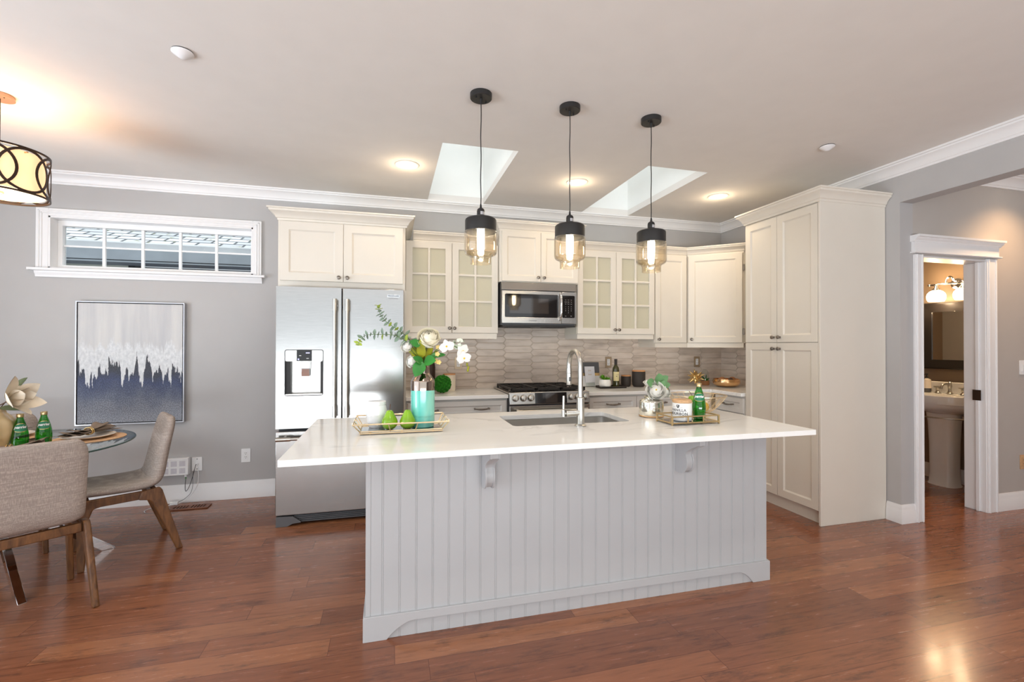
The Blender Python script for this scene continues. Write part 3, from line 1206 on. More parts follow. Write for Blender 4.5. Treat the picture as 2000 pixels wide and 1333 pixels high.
# ---- cabinet over the refrigerator, with its tall side panel
t = thing('fridge_cabinet', 'wide two-door cream wall cabinet directly above the stainless refrigerator', 'cabinet', (-0.355, 4.18, 1.786))
ft = 3.85
b = MB().box(-0.828, 0.117, ft, YB - 0.002, 1.786, 2.30)
obj('body', b, MT['cab'], t, bevel=0.0015, seg=1)
obj('side_panel', MB().box(0.108, 0.124, 3.84, YB - 0.008, 0.002, 1.786), MT['cab'], t, smooth=0)
obj('crown', MB().sweep(crown_prof(2.297, 1.12, 0.9), [(-0.828, YB - 0.002), (-0.828, ft), (0.124, ft), (0.124, YB - 0.002)][::-1][::-1]), MT['cab'], t, smooth=30)
add_doors(t, [(-0.812, -0.358), (-0.355, 0.098)], 1.837, 2.29, ft, 1.868, MT['cab'], [-0.388, -0.326])

# ---- glass-front wall cabinets


def glass_cabinet(label, x0, x1, split, ztop, zb, zr):
    t = thing('glass_wall_cabinet', label, 'cabinet', ((x0 + x1) / 2, 4.36, zr))
    y = 4.20
    m = MB()
    m.box(x0, x0 + 0.018, y, YB - 0.008, zb, ztop)
    m.box(x1 - 0.018, x1, y, YB - 0.008, zb, ztop)
    m.box(x0 + 0.018, x1 - 0.018, YB - 0.02, YB - 0.008, zb, ztop)
    m.box(x0 + 0.018, x1 - 0.018, y, YB - 0.02, zb, zb + 0.018)
    m.box(x0 + 0.018, x1 - 0.018, y, YB - 0.02, ztop - 0.018, ztop)
    obj('body', m, MT['cabin'], t, smooth=0)
    h = (ztop - zb)
    for k in (1, 2):
        zz = zb + h * k / 3 + 0.01
        obj('shelf', MB().box(x0 + 0.019, x1 - 0.019, y + 0.03, YB - 0.021, zz - 0.009, zz + 0.009), MT['cabin'], t, smooth=0)
    obj('light_rail', MB().box(x0 + 0.004, x1 - 0.012, y - 0.012, y + 0.012, zr, zb).box(x0 + 0.004, x0 + 0.022, y + 0.012, YB - 0.01, zr, zb).box(x1 - 0.03, x1 - 0.012, y + 0.012, YB - 0.01, zr, zb), MT['cab'], t, smooth=0)
    for i, (a, b_) in enumerate(((x0 + 0.003, split - 0.0015), (split + 0.0015, x1 - 0.003))):
        fm, gm = glass_door(a, b_, zb + 0.002, ztop - 0.002, y)
        d = obj('door', fm, MT['cab'], t, smooth=0, bevel=0.004)
        obj('glass_pane', gm, MT['rain'], d, smooth=0)
        obj('knob', knob_mb(split + (-0.022 if i == 0 else 0.022), y - 0.02, zb + 0.045), MT['pewter'], d)
    return t


gl = glass_cabinet('cream glass-front wall cabinet between the refrigerator and the microwave', 0.127, 0.972, 0.541, 2.273, 1.451, 1.401)
obj('crown', MB().sweep(crown_prof(2.268, 0.95, 0.9), [(0.195, 4.20), (0.955, 4.20)]), MT['cab'], gl, smooth=30)
grc = glass_cabinet('cream glass-front wall cabinet right of the microwave', 1.76, 2.612, 2.181, 2.273, 1.451, 1.405)
obj('crown', MB().sweep(crown_prof(2.268, 0.95, 0.9), [(1.78, 4.20), (2.612, 4.20)]), MT['cab'], grc, smooth=30)

# ---- cabinet above the microwave
t = thing('microwave_cabinet', 'small two-door cream cabinet directly above the microwave', 'cabinet', (1.362, 4.33, 1.93))
ym = 4.14
obj('body', MB().box(0.974, 1.758, ym, YB - 0.002, 1.93, 2.41), MT['cab'], t, bevel=0.0015, seg=1)
obj('crown', MB().sweep(crown_prof(2.402, 0.95, 0.95), [(0.974, YB - 0.002), (0.974, ym), (1.758, ym), (1.758, YB - 0.002)]), MT['cab'], t, smooth=30)
add_doors(t, [(0.992, 1.3655), (1.3685, 1.743)], 1.937, 2.40, ym, 1.975, MT['cab'], [1.338, 1.396], st=0.05)

# ---- narrow cabinet and the diagonal corner cabinet
t = thing('wall_cabinet', 'narrow single-door cream wall cabinet left of the angled corner cabinet', 'cabinet', (2.81, 4.36, 1.321))
obj('body', MB().box(2.614, 2.995, 4.20, YB - 0.008, 1.366, 2.273), MT['cab'], t, bevel=0.0015, seg=1)
obj('light_rail', MB().box(2.62, 3.0, 4.188, 4.21, 1.321, 1.366).box(2.62, 2.64, 4.21, YB - 0.008, 1.321, 1.366), MT['cab'], t, smooth=0)
obj('crown', MB().sweep(crown_prof(2.268, 0.95, 0.9), [(2.614, 4.20), (3.0, 4.20)]), MT['cab'], t, smooth=30)
add_doors(t, [(2.62, 2.985)], 1.37, 2.27, 4.20, 1.405, MT['cab'], [2.652], st=0.055)

ax, ay, bx_, by_ = 3.0, 4.19, 3.395, 3.845
dlen = sqrt((bx_ - ax) ** 2 + (by_ - ay) ** 2)
ang = math.atan2(by_ - ay, bx_ - ax)
t = thing('corner_cabinet', 'angled single-door cream wall cabinet across the kitchen corner beside the pantry', 'cabinet', (ax, ay, 1.321), ang, local=True)
Minv = Matrix.Rotation(-ang, 3, 'Z')


def dl(x, y):
    p = Minv @ Vector((x - ax, y - ay, 0))
    return (p.x, p.y)


poly = [dl(ax, ay), dl(bx_, by_), dl(3.675, by_), dl(3.675, YB - 0.016), dl(ax, YB - 0.016)]
obj('body', MB().plate('z', 0.045, 0.952, poly), MT['cab'], t, smooth=0)
obj('light_rail', MB().box(0.0, dlen, -0.012, 0.01, 0.0, 0.045), MT['cab'], t, smooth=0)
obj('crown', MB().sweep([(o, z - 1.321) for o, z in crown_prof(2.268, 0.95, 0.9)], [(0.0, 0.0), (dlen, 0.0), dl(3.675, by_)]), MT['cab'], t, smooth=30)
d = obj('door', shaker(0.012, dlen - 0.01, 0.049, 0.949, 0.0, st=0.058), MT['cab'], t, smooth=25, bevel=0.0015, seg=1)
obj('knob', knob_mb(0.045, -0.02, 0.084), MT['pewter'], d)
for zz in (0.16, 0.80):
    obj('hinge', MB().box(dlen - 0.008, dlen + 0.012, -0.014, 0.004, zz - 0.03, zz + 0.03), MT['pewter'], d, bevel=0.002)

# ---- tall pantry cabinet (front faces -X)
PXF, PY0, PY1, PXB = 3.095, 2.734, 3.493, 3.735
t = thing('pantry_cabinet', 'tall cream four-door pantry cabinet at the right end of the kitchen', 'cabinet', (PXF, PY1, 0.0), -pi / 2, local=True)
LW = PY1 - PY0
D = PXB - PXF
b = MB().box(0.0, LW - 0.018, 0.02, D - 0.003, 0.105, 2.43)
obj('body', b, MT['cab'], t, smooth=0)
obj('end_panel', MB().box(LW - 0.018, LW, 0.0, D, 0.0, 2.43), MT['cab'], t, smooth=0, bevel=0.0015, seg=1)
obj('toe_kick', MB().box(0.0, LW - 0.018, 0.05, 0.07, 0.0, 0.105), MT['cab'], t, smooth=0)
obj('crown', MB().sweep(crown_prof(2.425, 0.95, 0.98), [(0.0, D - 0.35), (0.0, 0.0), (LW, 0.0), (LW, D)]), MT['cab'], t, smooth=30)
mid = 0.36
for (z0, z1, kz) in ((0.108, 1.366, 1.318), (1.371, 2.415, 1.413)):
    for i, (a, b_) in enumerate(((0.012, mid - 0.0015), (mid + 0.0015, LW - 0.021))):
        d = obj('door', shaker(a, b_, z0, z1, 0.02, st=0.058), MT['cab'], t, smooth=25, bevel=0.0015, seg=1)
        obj('knob', knob_mb(mid + (-0.03 if i == 0 else 0.03), 0.0, kz), MT['pewter'], d)

# ---- base cabinets
ZT = 0.912


def base_cabinet(name, label, loc, rotz, x0, x1, depth, fronts, loc_y=0.0):
    t = thing(name, label, 'cabinet', loc, rotz, local=True)
    obj('body', MB().box(x0, x1, 0.0, depth, 0.10, 0.88), MT['base'], t, smooth=0)
    obj('toe_kick', MB().box(x0, x1, 0.06, 0.08, 0.0, 0.10), MT['base'], t, smooth=0)
    for (a, b_, pulls) in fronts:
        d = obj('drawer', shaker(a, b_, 0.725, 0.862, 0.0, st=0.042, sl=0.01), MT['base'], t, smooth=25, bevel=0.0015, seg=1)
        for px in pulls:
            obj('handle', pull_mb(px, -0.02, 0.797), MT['pewter'], d)
        w = (b_ - a)
        k = 2 if w > 0.6 else 1
        for i in range(k):
            q = obj('door', shaker(a + i * w / k + 0.0015, a + (i + 1) * w / k - 0.0015, 0.115, 0.718, 0.0), MT['base'], t, smooth=25, bevel=0.0015, seg=1)
            obj('knob', knob_mb(a + w / 2 + (0.03 if i else -0.03) if k == 2 else a + 0.04, -0.02, 0.67), MT['pewter'], q)
    return t


YF = 3.945
base_cabinet('base_cabinet', 'pale grey base cabinet with a wide drawer left of the range, beside the refrigerator', (0.127, YF, 0), 0, 0.0, 0.873, YB - YF - 0.01, [(0.006, 0.86, [0.20, 0.638])])
base_cabinet('base_cabinet', 'pale grey base cabinet right of the range along the back wall', (1.757, YF, 0), 0, 0.0, 1.34, YB - YF - 0.01, [(0.012, 0.50, [0.252]), (0.504, 0.99, [0.747]), (0.994, 1.30, [])])
base_cabinet('base_cabinet', 'short pale grey base cabinet between the kitchen corner and the pantry', (3.105, 3.89, 0), -pi / 2, 0.0, 0.395, 0.575, [(0.02, 0.385, [0.205])])

# ---- worktops on the back run
wl = MB().box(0.127, 1.0, 3.90, YB - 0.014, 0.8805, ZT)
tag(obj('worktop', wl, MT['quartz'], bevel=0.003), 'white quartz worktop left of the range under the glass-front cabinet', 'worktop')
wr = MB().plate('z', 0.8805, ZT, [(1.757, 3.90), (3.06, 3.90), (3.06, 3.497), (3.682, 3.497), (3.682, YB - 0.014), (1.757, YB - 0.014)])
tag(obj('worktop', wr, MT['quartz'], bevel=0.003, smooth=0), 'white quartz L-shaped worktop right of the range holding canisters and gold decor', 'worktop')

# ------------------------------------------------------------------ refrigerator
t = thing('refrigerator', 'stainless steel french-door refrigerator with water dispenser', 'refrigerator', (-0.355, 4.05, 0.0))
fx0, fx1, fy = -0.814, 0.104, 3.73
obj('body', MB().box(fx0 + 0.004, fx1 - 0.004, fy + 0.085, YB - 0.03, 0.03, 1.765), MT['darkgrey'], t, bevel=0.003)
spx = -0.356
# left door with a recess for the dispenser
hx0, hx1, hz0, hz1 = -0.752, -0.489, 0.966, 1.306
ld = MB().plate('y', fy, fy + 0.075, rect(fx0, spx - 0.004, 0.722, 1.778), [rrect(hx0, hx1, hz0, hz1, 0.014)])
L_ = obj('door', ld, MT['steel'], t, smooth=0)
L_['label'] = 'left door with water dispenser'
obj('dispenser_recess', MB().box(hx0 - 0.002, hx1 + 0.002, fy + 0.062, fy + 0.074, hz0, 1.225), MT['steelh'], L_, smooth=0)
obj('dispenser_trim', MB().plate('y', fy - 0.003, fy + 0.004, rrect(hx0 - 0.003, hx1 + 0.003, hz0 - 0.003, hz1 + 0.003, 0.016), [rrect(hx0 + 0.001, hx1 - 0.001, hz0 + 0.001, hz1 - 0.001, 0.013)]), MT['darkgrey'], L_)
for xa, xb in ((hx0, hx0 + 0.034), (hx1 - 0.02, hx1)):
    obj('dispenser_side', MB().box(xa, xb, fy + 0.02, fy + 0.062, hz0 + 0.012, 1.218), MT['black'], L_, smooth=0)
obj('dispenser_panel', MB().plate('y', fy - 0.001, fy + 0.02, rrect(hx0 + 0.002, hx1 - 0.002, 1.222, hz1 - 0.002, 0.012)), MT['steelh'], L_)
obj('control_panel', MB().box(-0.672, -0.567, fy - 0.004, fy + 0.01, 1.224, 1.304), MT['blackg'], L_, bevel=0.001)
_blue = emit_mat('blue_display_glow', (0.45, 0.45, 1.0), 1.4)
for q in ((-0.608, -0.582, 1.281, 1.287), (-0.663, -0.655, 1.232, 1.242)):
    obj('display_light', MB().box(q[0], q[1], fy - 0.0055, fy - 0.003, q[2], q[3]), _blue, L_, smooth=0)
for q in ((-0.655, -0.64, 1.262, 1.266), (-0.604, -0.588, 1.241, 1.245)):
    obj('control_mark', MB().box(q[0], q[1], fy - 0.0055, fy - 0.003, q[2], q[3]), MT['white'], L_, smooth=0)
pad = MB().box(-0.648, -0.583, fy + 0.016, fy + 0.05, 1.165, 1.222)
pad.add([(-0.644, fy + 0.018, 1.165), (-0.587, fy + 0.018, 1.165), (-0.587, fy + 0.03, 1.108), (-0.644, fy + 0.03, 1.108),
         (-0.644, fy + 0.03, 1.165), (-0.587, fy + 0.03, 1.165), (-0.587, fy + 0.042, 1.108), (-0.644, fy + 0.042, 1.108)],
        [(0, 1, 2, 3), (7, 6, 5, 4), (0, 4, 5, 1), (1, 5, 6, 2), (2, 6, 7, 3), (3, 7, 4, 0)])
obj('dispenser_paddle', pad, MT['chrome'], L_, bevel=0.002)
obj('drip_tray', MB().box(hx0 + 0.003, hx1 - 0.003, fy - 0.006, fy + 0.062, hz0 + 0.002, hz0 + 0.014), MT['steelh'], L_, bevel=0.002)
R_ = obj('door', MB().box(spx + 0.004, fx1, fy, fy + 0.075, 0.722, 1.778), MT['steel'], t, smooth=20, bevel=0.004)


def bar_handle(a, b_, axis, off, c1, c2, y):
    """round bar with collared ends standing off the door"""
    m = MB()
    if axis == 'z':
        P = lambda q, yy: (off, yy, q)
    else:
        P = lambda q, yy: (q, yy, off)
    m.tube([P(a, y - 0.055), P(b_, y - 0.055)], 0.0125, 14)
    for s0, s1 in ((a, c1), (c2, b_)):
        m.tube([P(s0, y - 0.055), P(s1, y - 0.055)], 0.0165, 16)
    for q in ((a + c1) / 2, (c2 + b_) / 2):
        m.tube([P(q, y - 0.05), P(q, y + 0.002)], 0.012, 12)
    return m


obj('handle', bar_handle(0.800, 1.690, 'z', -0.402, 0.883, 1.603, fy), MT['nickel'], L_)
obj('handle', bar_handle(0.800, 1.690, 'z', -0.314, 0.883, 1.603, fy), MT['nickel'], R_)
bd = MB().box(-0.022, 0.070, fy - 0.0015, fy, 1.717, 1.737)
bdg = obj('badge', bd, MT['chrome'], R_, bevel=0.0005)
tx = text_mb('FRIGIDAIRE', 0.0165, 0.0003, spacing=1.02, bold=0.0005).xf(Matrix.Translation((0.024, fy - 0.002, 1.727)) @ FACE_NEG_Y)
obj('badge_lettering', tx, MT['slot'], R_, smooth=0)
tx = text_mb('PROFESSIONAL', 0.009, 0.0003, spacing=1.25).xf(Matrix.Translation((0.024, fy - 0.0006, 1.7075)) @ FACE_NEG_Y)
obj('badge_lettering', tx, MT['darkgrey'], R_, smooth=0)
dw = obj('drawer', MB().box(fx0, fx1, fy, fy + 0.075, 0.082, 0.700), MT['steel'], t, smooth=20, bevel=0.004)
obj('handle', bar_handle(-0.800, 0.09, 'x', 0.655, -0.70, -0.01, fy), MT['nickel'], dw)
gr_ = MB().box(fx0 + 0.10, fx1 - 0.10, fy + 0.03, fy + 0.06, 0.016, 0.075)
for k in range(4):
    zz = 0.026 + k * 0.013
    gr_.box(fx0 + 0.10, fx1 - 0.10, fy + 0.016, fy + 0.03, zz, zz + 0.005)
obj('base_grille', gr_, MT['darkgrey'], t, bevel=0.001)
for s, xa in ((1, fx0 + 0.006), (-1, fx1 - 0.006)):
    ftm = MB().plate('y', fy - 0.004, fy + 0.06, [(xa, 0.0), (xa + s * 0.075, 0.0), (xa + s * 0.115, 0.018), (xa + s * 0.17, 0.022), (xa + s * 0.17, 0.03), (xa + s * 0.115, 0.072), (xa, 0.076)])
    obj('foot', ftm, MT['darkgrey'], t, smooth=0, bevel=0.002)

# ------------------------------------------------------------------ microwave
t = thing('microwave', 'stainless over-the-range microwave with dark window', 'microwave', (1.355, 4.31, 1.53))
mx0, mx1, my = 0.988, 1.721, 4.105
obj('body', MB().box(mx0 + 0.002, mx1 - 0.002, my + 0.03, YB - 0.016, 1.53, 1.925), MT['darkgrey'], t, bevel=0.002)
obj('vent_panel', MB().add([(mx0, my, 1.855), (mx1, my, 1.855), (mx1, my + 0.016, 1.926), (mx0, my + 0.016, 1.926),
                            (mx0, my + 0.04, 1.855), (mx1, my + 0.04, 1.855), (mx1, my + 0.04, 1.926), (mx0, my + 0.04, 1.926)],
                           [(0, 1, 2, 3), (7, 6, 5, 4), (0, 4, 5, 1), (1, 5, 6, 2), (2, 6, 7, 3), (3, 7, 4, 0)]), MT['steelh'], t, bevel=0.002)
dsp = 1.571
d = obj('door', MB().plate('y', my, my + 0.035, rect(mx0, dsp - 0.002, 1.546, 1.848), [rrect(1.017, 1.537, 1.602, 1.816, 0.012)]), MT['steelh'], t, smooth=20, bevel=0.003)
obj('window', MB().plate('y', my + 0.001, my + 0.02, rrect(1.0165, 1.5375, 1.6015, 1.8165, 0.012)), MT['blackg'], d)
obj('window_screen', MB().box(1.06, 1.44, my + 0.0004, my + 0.0012, 1.638, 1.778), MT['mwglass'], d, smooth=0)
hm = MB()
pts = []
for i in range(15):
    q = -1 + 2 * i / 14
    pts.append((1.552, my - 0.002 - 0.042 * (1 - abs(q) ** 4), 1.708 + q * 0.128))
hm.tube(pts, 0.0105, 12)
obj('handle', hm, MT['chrome'], d)
tx = text_mb('FRIGIDAIRE', 0.0125, 0.0003, spacing=1.15).xf(Matrix.Translation((1.285, my - 0.0006, 1.571)) @ FACE_NEG_Y)
obj('lettering', tx, MT['slot'], d, smooth=0)
cp = obj('control_panel', MB().plate('y', my, my + 0.035, rect(dsp, mx1, 1.546, 1.848)), MT['steelh'], t, smooth=20, bevel=0.003)
obj('keypad', MB().plate('y', my - 0.002, my + 0.004, rrect(1.577, 1.702, 1.602, 1.814, 0.01)), MT['blackg'], cp)
PAR = cp
KEY = lambda w_, s_, M_, par: obj('key_marking', text_mb(w_, s_).xf(M_), MT['white'], par, smooth=0)
for r, row in enumerate((('Auto', 'Melt', 'Soft'), ('Popcorn', 'Potato', 'Veg'), ('Timer', 'Power', 'Clock'))):
    for c_, w_ in enumerate(row):
        KEY(w_, 0.0062, Matrix.Translation((1.610 + c_ * 0.028, my - 0.003, 1.772 - r * 0.019)) @ FACE_NEG_Y, PAR)
for r, row in enumerate((('1', '2', '3'), ('4', '5', '6'), ('7', '8', '9'), ('', '0', ''))):
    for c_, w_ in enumerate(row):
        if w_:
            KEY(w_, 0.010, Matrix.Translation((1.610 + c_ * 0.028, my - 0.003, 1.708 - r * 0.019)) @ FACE_NEG_Y, PAR)
KEY('Stop', 0.0062, Matrix.Translation((1.610, my - 0.003, 1.62)) @ FACE_NEG_Y, PAR)
KEY('Start', 0.0062, Matrix.Translation((1.666, my - 0.003, 1.62)) @ FACE_NEG_Y, PAR)
um = MB().box(mx0 + 0.01, mx1 - 0.01, my + 0.01, YB - 0.03, 1.514, 1.531)
for xa in (1.06, 1.42):
    um.box(xa, xa + 0.22, my + 0.06, my + 0.2, 1.508, 1.516)
obj('underside_vent', um, MT['black'], t, bevel=0.002)

# ------------------------------------------------------------------ range
t = thing('gas_range', 'stainless slide-in gas range with black grates below the microwave', 'range', (1.378, 4.15, 0.0))
rx0, rx1, ry = 1.003, 1.752, 3.865
obj('body', MB().box(rx0 + 0.003, rx1 - 0.003, ry + 0.04, YB - 0.02, 0.02, 0.905), MT['darkgrey'], t, smooth=0)
obj('cooktop', MB().box(rx0 - 0.002, rx1 + 0.002, ry + 0.02, YB - 0.016, 0.913, 0.928), MT['steelh'], t, bevel=0.003)
obj('burner_pan', MB().box(rx0 + 0.03, rx1 - 0.03, ry + 0.06, YB - 0.05, 0.927, 0.930), MT['blackg'], t, smooth=0)
cpn = MB().add([(rx0, ry, 0.824), (rx1, ry, 0.824), (rx1, ry + 0.018, 0.93), (rx0, ry + 0.018, 0.93),
                (rx0, ry + 0.05, 0.824), (rx1, ry + 0.05, 0.824), (rx1, ry + 0.05, 0.93), (rx0, ry + 0.05, 0.93)],
               [(0, 1, 2, 3), (7, 6, 5, 4), (0, 4, 5, 1), (1, 5, 6, 2), (2, 6, 7, 3), (3, 7, 4, 0)])
obj('control_panel', cpn, MT['steelh'], t, bevel=0.006, seg=3)
tilt = Matrix.Rotation(-0.17, 4, 'X')


def onpanel(x, z, M):
    yy = ry + 0.018 * (z - 0.824) / 0.106
    return Matrix.Translation((x, yy - 0.001, z)) @ tilt @ M


for kx in (1.055, 1.126, 1.194, 1.573, 1.635, 1.710):
    M = onpanel(kx, 0.881, Matrix.Rotation(pi / 2, 4, 'X'))
    k = MB().lathe([(0.0, 0.0), (0.030, 0.0), (0.030, 0.006), (0.027, 0.010), (0.0265, 0.026), (0.025, 0.033), (0.016, 0.036), (0.0, 0.036)], (0, 0, 0), 24)
    k.box(-0.006, 0.006, -0.024, 0.024, 0.034, 0.044)
    obj('knob', k.xf(M), MT['nickel'], t, bevel=0.001, seg=1)
dp = MB().box(-0.148, 0.148, -0.047, 0.047, 0.0, 0.004).xf(onpanel(1.382, 0.876, FACE_NEG_Y))
dpo = obj('display', dp, MT['blackg'], t, bevel=0.001)
obj('clock_digits', text_mb('0:15', 0.024).xf(onpanel(1.385, 0.902, Matrix.Translation((0, -0.0035, 0)) @ FACE_NEG_Y)), emit_mat('green_clock_glow', (0.35, 0.8, 0.55), 0.8), dpo, smooth=0)
obj('display_screen', MB().box(-0.055, 0.055, -0.04, 0.041, 0.004, 0.0045).xf(onpanel(1.385, 0.876, FACE_NEG_Y)), MT['mwglass'], dpo, smooth=0)
PAR = dpo
for r, row in enumerate((('Bake', 'Broil', 'Timer'), ('Conv', 'Roast', 'Warm'), ('Keep', 'Slow', 'Clean'), ('Lock', 'Light', 'Clock'))):
    for c_, w_ in enumerate(row):
        KEY(w_, 0.0085, onpanel(1.256 + c_ * 0.030, 0.906 - r * 0.019, Matrix.Translation((0, -0.0035, 0)) @ FACE_NEG_Y), PAR)
for r, row in enumerate((('1', '2', '3'), ('4', '5', '6'), ('7', '8', '9'), ('Off', '0', 'On'))):
    for c_, w_ in enumerate(row):
        KEY(w_, 0.0085, onpanel(1.460 + c_ * 0.025, 0.906 - r * 0.019, Matrix.Translation((0, -0.0035, 0)) @ FACE_NEG_Y), PAR)
od = obj('oven_door', MB().box(rx0, rx1, ry + 0.004, ry + 0.045, 0.20, 0.812), MT['steelh'], t, smooth=20, bevel=0.003)
obj('oven_window', MB().plate('y', ry + 0.002, ry + 0.01, rrect(rx0 + 0.12, rx1 - 0.12, 0.36, 0.66, 0.015)), MT['blackg'], od)
obj('handle', bar_handle(rx0 + 0.045, rx1 - 0.045, 'x', 0.772, rx0 + 0.10, rx1 - 0.10, ry + 0.004), MT['nickel'], od)
obj('drawer', MB().box(rx0, rx1, ry + 0.004, ry + 0.045, 0.05, 0.19), MT['steelh'], t, smooth=20, bevel=0.003)
gw = (rx1 - rx0 - 0.04) / 3
gy0, gy1 = ry + 0.055, YB - 0.055
for i in range(3):
    a = rx0 + 0.02 + i * gw + 0.003
    b_ = a + gw - 0.006
    g = MB()
    zt0, zt1 = 0.946, 0.962
    g.box(a, b_, gy0, gy0 + 0.014, 0.940, zt1).box(a, b_, gy1 - 0.014, gy1, 0.940, zt1)
    g.box(a, a + 0.014, gy0, gy1, 0.944, zt1).box(b_ - 0.014, b_, gy0, gy1, 0.944, zt1)
    for xa, ya in ((a, gy0), (b_ - 0.016, gy0), (a, gy1 - 0.016), (b_ - 0.016, gy1 - 0.016)):
        g.box(xa, xa + 0.016, ya, ya + 0.016, 0.930, 0.946)
    cx = (a + b_) / 2
    for cy in (gy0 + 0.135, gy1 - 0.135):
        for q in (0, 90, 180, 270):
            e = radians(q)
            ex, ey_ = cos(e), sin(e)
            w_ = (gw / 2 if abs(ex) > 0.5 else 0.135)
            p0 = (cx + ex * 0.03, cy + ey_ * 0.03)
            p1 = (cx + ex * w_ * 0.97, cy + ey_ * w_ * 0.97)
            g.box(min(p0[0], p1[0]) - 0.005 * abs(ey_), max(p0[0], p1[0]) + 0.005 * abs(ey_), min(p0[1], p1[1]) - 0.005 * abs(ex), max(p0[1], p1[1]) + 0.005 * abs(ex), zt0, zt1)
    g.box(a, b_, (gy0 + gy1) / 2 - 0.006, (gy0 + gy1) / 2 + 0.006, zt0, zt1)
    obj('grate', g, MT['iron'], t, smooth=0, bevel=0.002, seg=1)
    for cy in (gy0 + 0.135, gy1 - 0.135):
        obj('burner', MB().lathe([(0.0, 0.930), (0.05, 0.930), (0.05, 0.936), (0.036, 0.938), (0.036, 0.946), (0.03, 0.949), (0.0, 0.949)], (cx, cy, 0), 24), MT['iron'], t)

# ------------------------------------------------------------------ kitchen island
IX0, IX1, IY0, IY1 = -0.105, 2.10, 2.204, 2.885
IZ = 0.91
IU = 0.884
t = thing('kitchen_island', 'grey beadboard kitchen island standing on the wood floor in the middle', 'island', ((IX0 + IX1) / 2, 2.55, 0.0))
pts = [(IX0, IY0 + 0.02), (IX0, IY0)]
xs = [-0.082] + [-0.03 + 0.0758 * k for k in range(28)]
for x in xs:
    if x > IX1 - 0.03:
        break
    pr = ((x, 0.0035),) if x == xs[0] else ((x - 0.0035, 0.003), (x + 0.0035, 0.003))
    for xx, w in pr:
        pts += [(xx - w * 0.6, IY0), (xx - w * 0.3, IY0 + 0.002), (xx + w * 0.3, IY0 + 0.002), (xx + w * 0.6, IY0)]
pts += [(IX1, IY0), (IX1, IY0 + 0.02)]
obj('beadboard_panel', MB().plate('z', 0.0, IU, pts[::-1]), MT['island'], t, smooth=0)
obj('side_panel', MB().box(IX0, IX0 + 0.02, IY0 + 0.021, IY1, 0.0, IU), MT['island'], t, smooth=0)
obj('side_panel', MB().box(IX1 - 0.02, IX1, IY0 + 0.021, IY1, 0.0, IU), MT['island'], t, smooth=0)
for k in range(4):
    w = (IX1 - IX0 - 0.06) / 4
    a = IX0 + 0.03 + k * w
    ms = shaker(a + 0.002, a + w - 0.002, 0.1, IU - 0.02, 0.0).xf(Matrix.Translation((2 * a + w, IY1 - 0.002, 0)) @ Matrix.Rotation(pi, 4, 'Z'))
    obj('door', ms, MT['island'], t, smooth=25)
arch = [(-0.011, 0.0)]
for i in range(1, 9):
    q = i / 8
    arch.append((-0.011 + 0.125 * q, 0.073 * sin(q * pi / 2) ** 0.9))
for i in range(8, 0, -1):
    q = i / 8
    arch.append((1.997 - 0.10 * q, 0.069 * sin(q * pi / 2) ** 0.9))
arch.append((1.997, 0.0))
outer = [(-0.115, 0.0)] + arch + [(2.113, 0.0), (2.113, 0.106), (2.110, 0.111), (-0.112, 0.111), (-0.115, 0.106)]
obj('skirting', MB().plate('y', IY0 - 0.013, IY0 - 0.0005, outer), MT['island'], t, smooth=0, bevel=0.0012, seg=1)
for xa, xb in ((-0.115, IX0 - 0.0005), (IX1 + 0.0005, 2.113)):
    obj('side_skirting', MB().box(xa, xb, IY0, IY1, 0.0, 0.111), MT['island'], t, smooth=0, bevel=0.001, seg=1)
# corbels under the overhang: S-curved bracket with two raised edges and a stepped block on top
for cx in (0.453, 1.525):
    prof = [(0.0, IU - 0.001), (-0.205, IU - 0.001), (-0.205, 0.842), (-0.185, 0.838)]
    for i in range(17):
        q = i / 16
        if q < 0.45:
            e = q / 0.45
            dep_ = 0.180 - 0.092 * sin(e * pi / 2)
        else:
            e = (q - 0.45) / 0.55
            dep_ = 0.088 + 0.012 * sin(e * pi)
        prof.append((-dep_, 0.834 - 0.142 * q))
    prof += [(-0.078, 0.678), (-0.055, 0.667), (-0.03, 0.663), (0.0, 0.663)]
    prof = [(IY0 - 0.0008 + a, b) for a, b in prof]
    n = len(prof)
    core = []
    for i, (a, b) in enumerate(prof):
        core.append((min(a + 0.006, IY0 - 0.0008), b + (0.005 if b < 0.70 else 0)))
    m = MB().plate('x', cx - 0.016, cx + 0.016, core)
    for s in (-1, 1):
        m.plate('x', cx + s * 0.019 - 0.0035, cx + s * 0.019 + 0.0035, prof)
    obj('corbel', m, MT['island'], t, smooth=30)
    
SX0, SX1, SYa, SYb = 0.644, 1.342, 2.396, 2.766
wt = MB().plate('z', IU + 0.0003, IZ, rrect(-0.411, 2.139, 1.911, 2.918, 0.008, 3), [rrect(SX0, SX1, SYa, SYb, 0.03)])
tag(obj('worktop', wt, MT['quartz'], smooth=0, bevel=0.004), 'large white veined quartz worktop on the grey island with a sink cut-out', 'worktop')

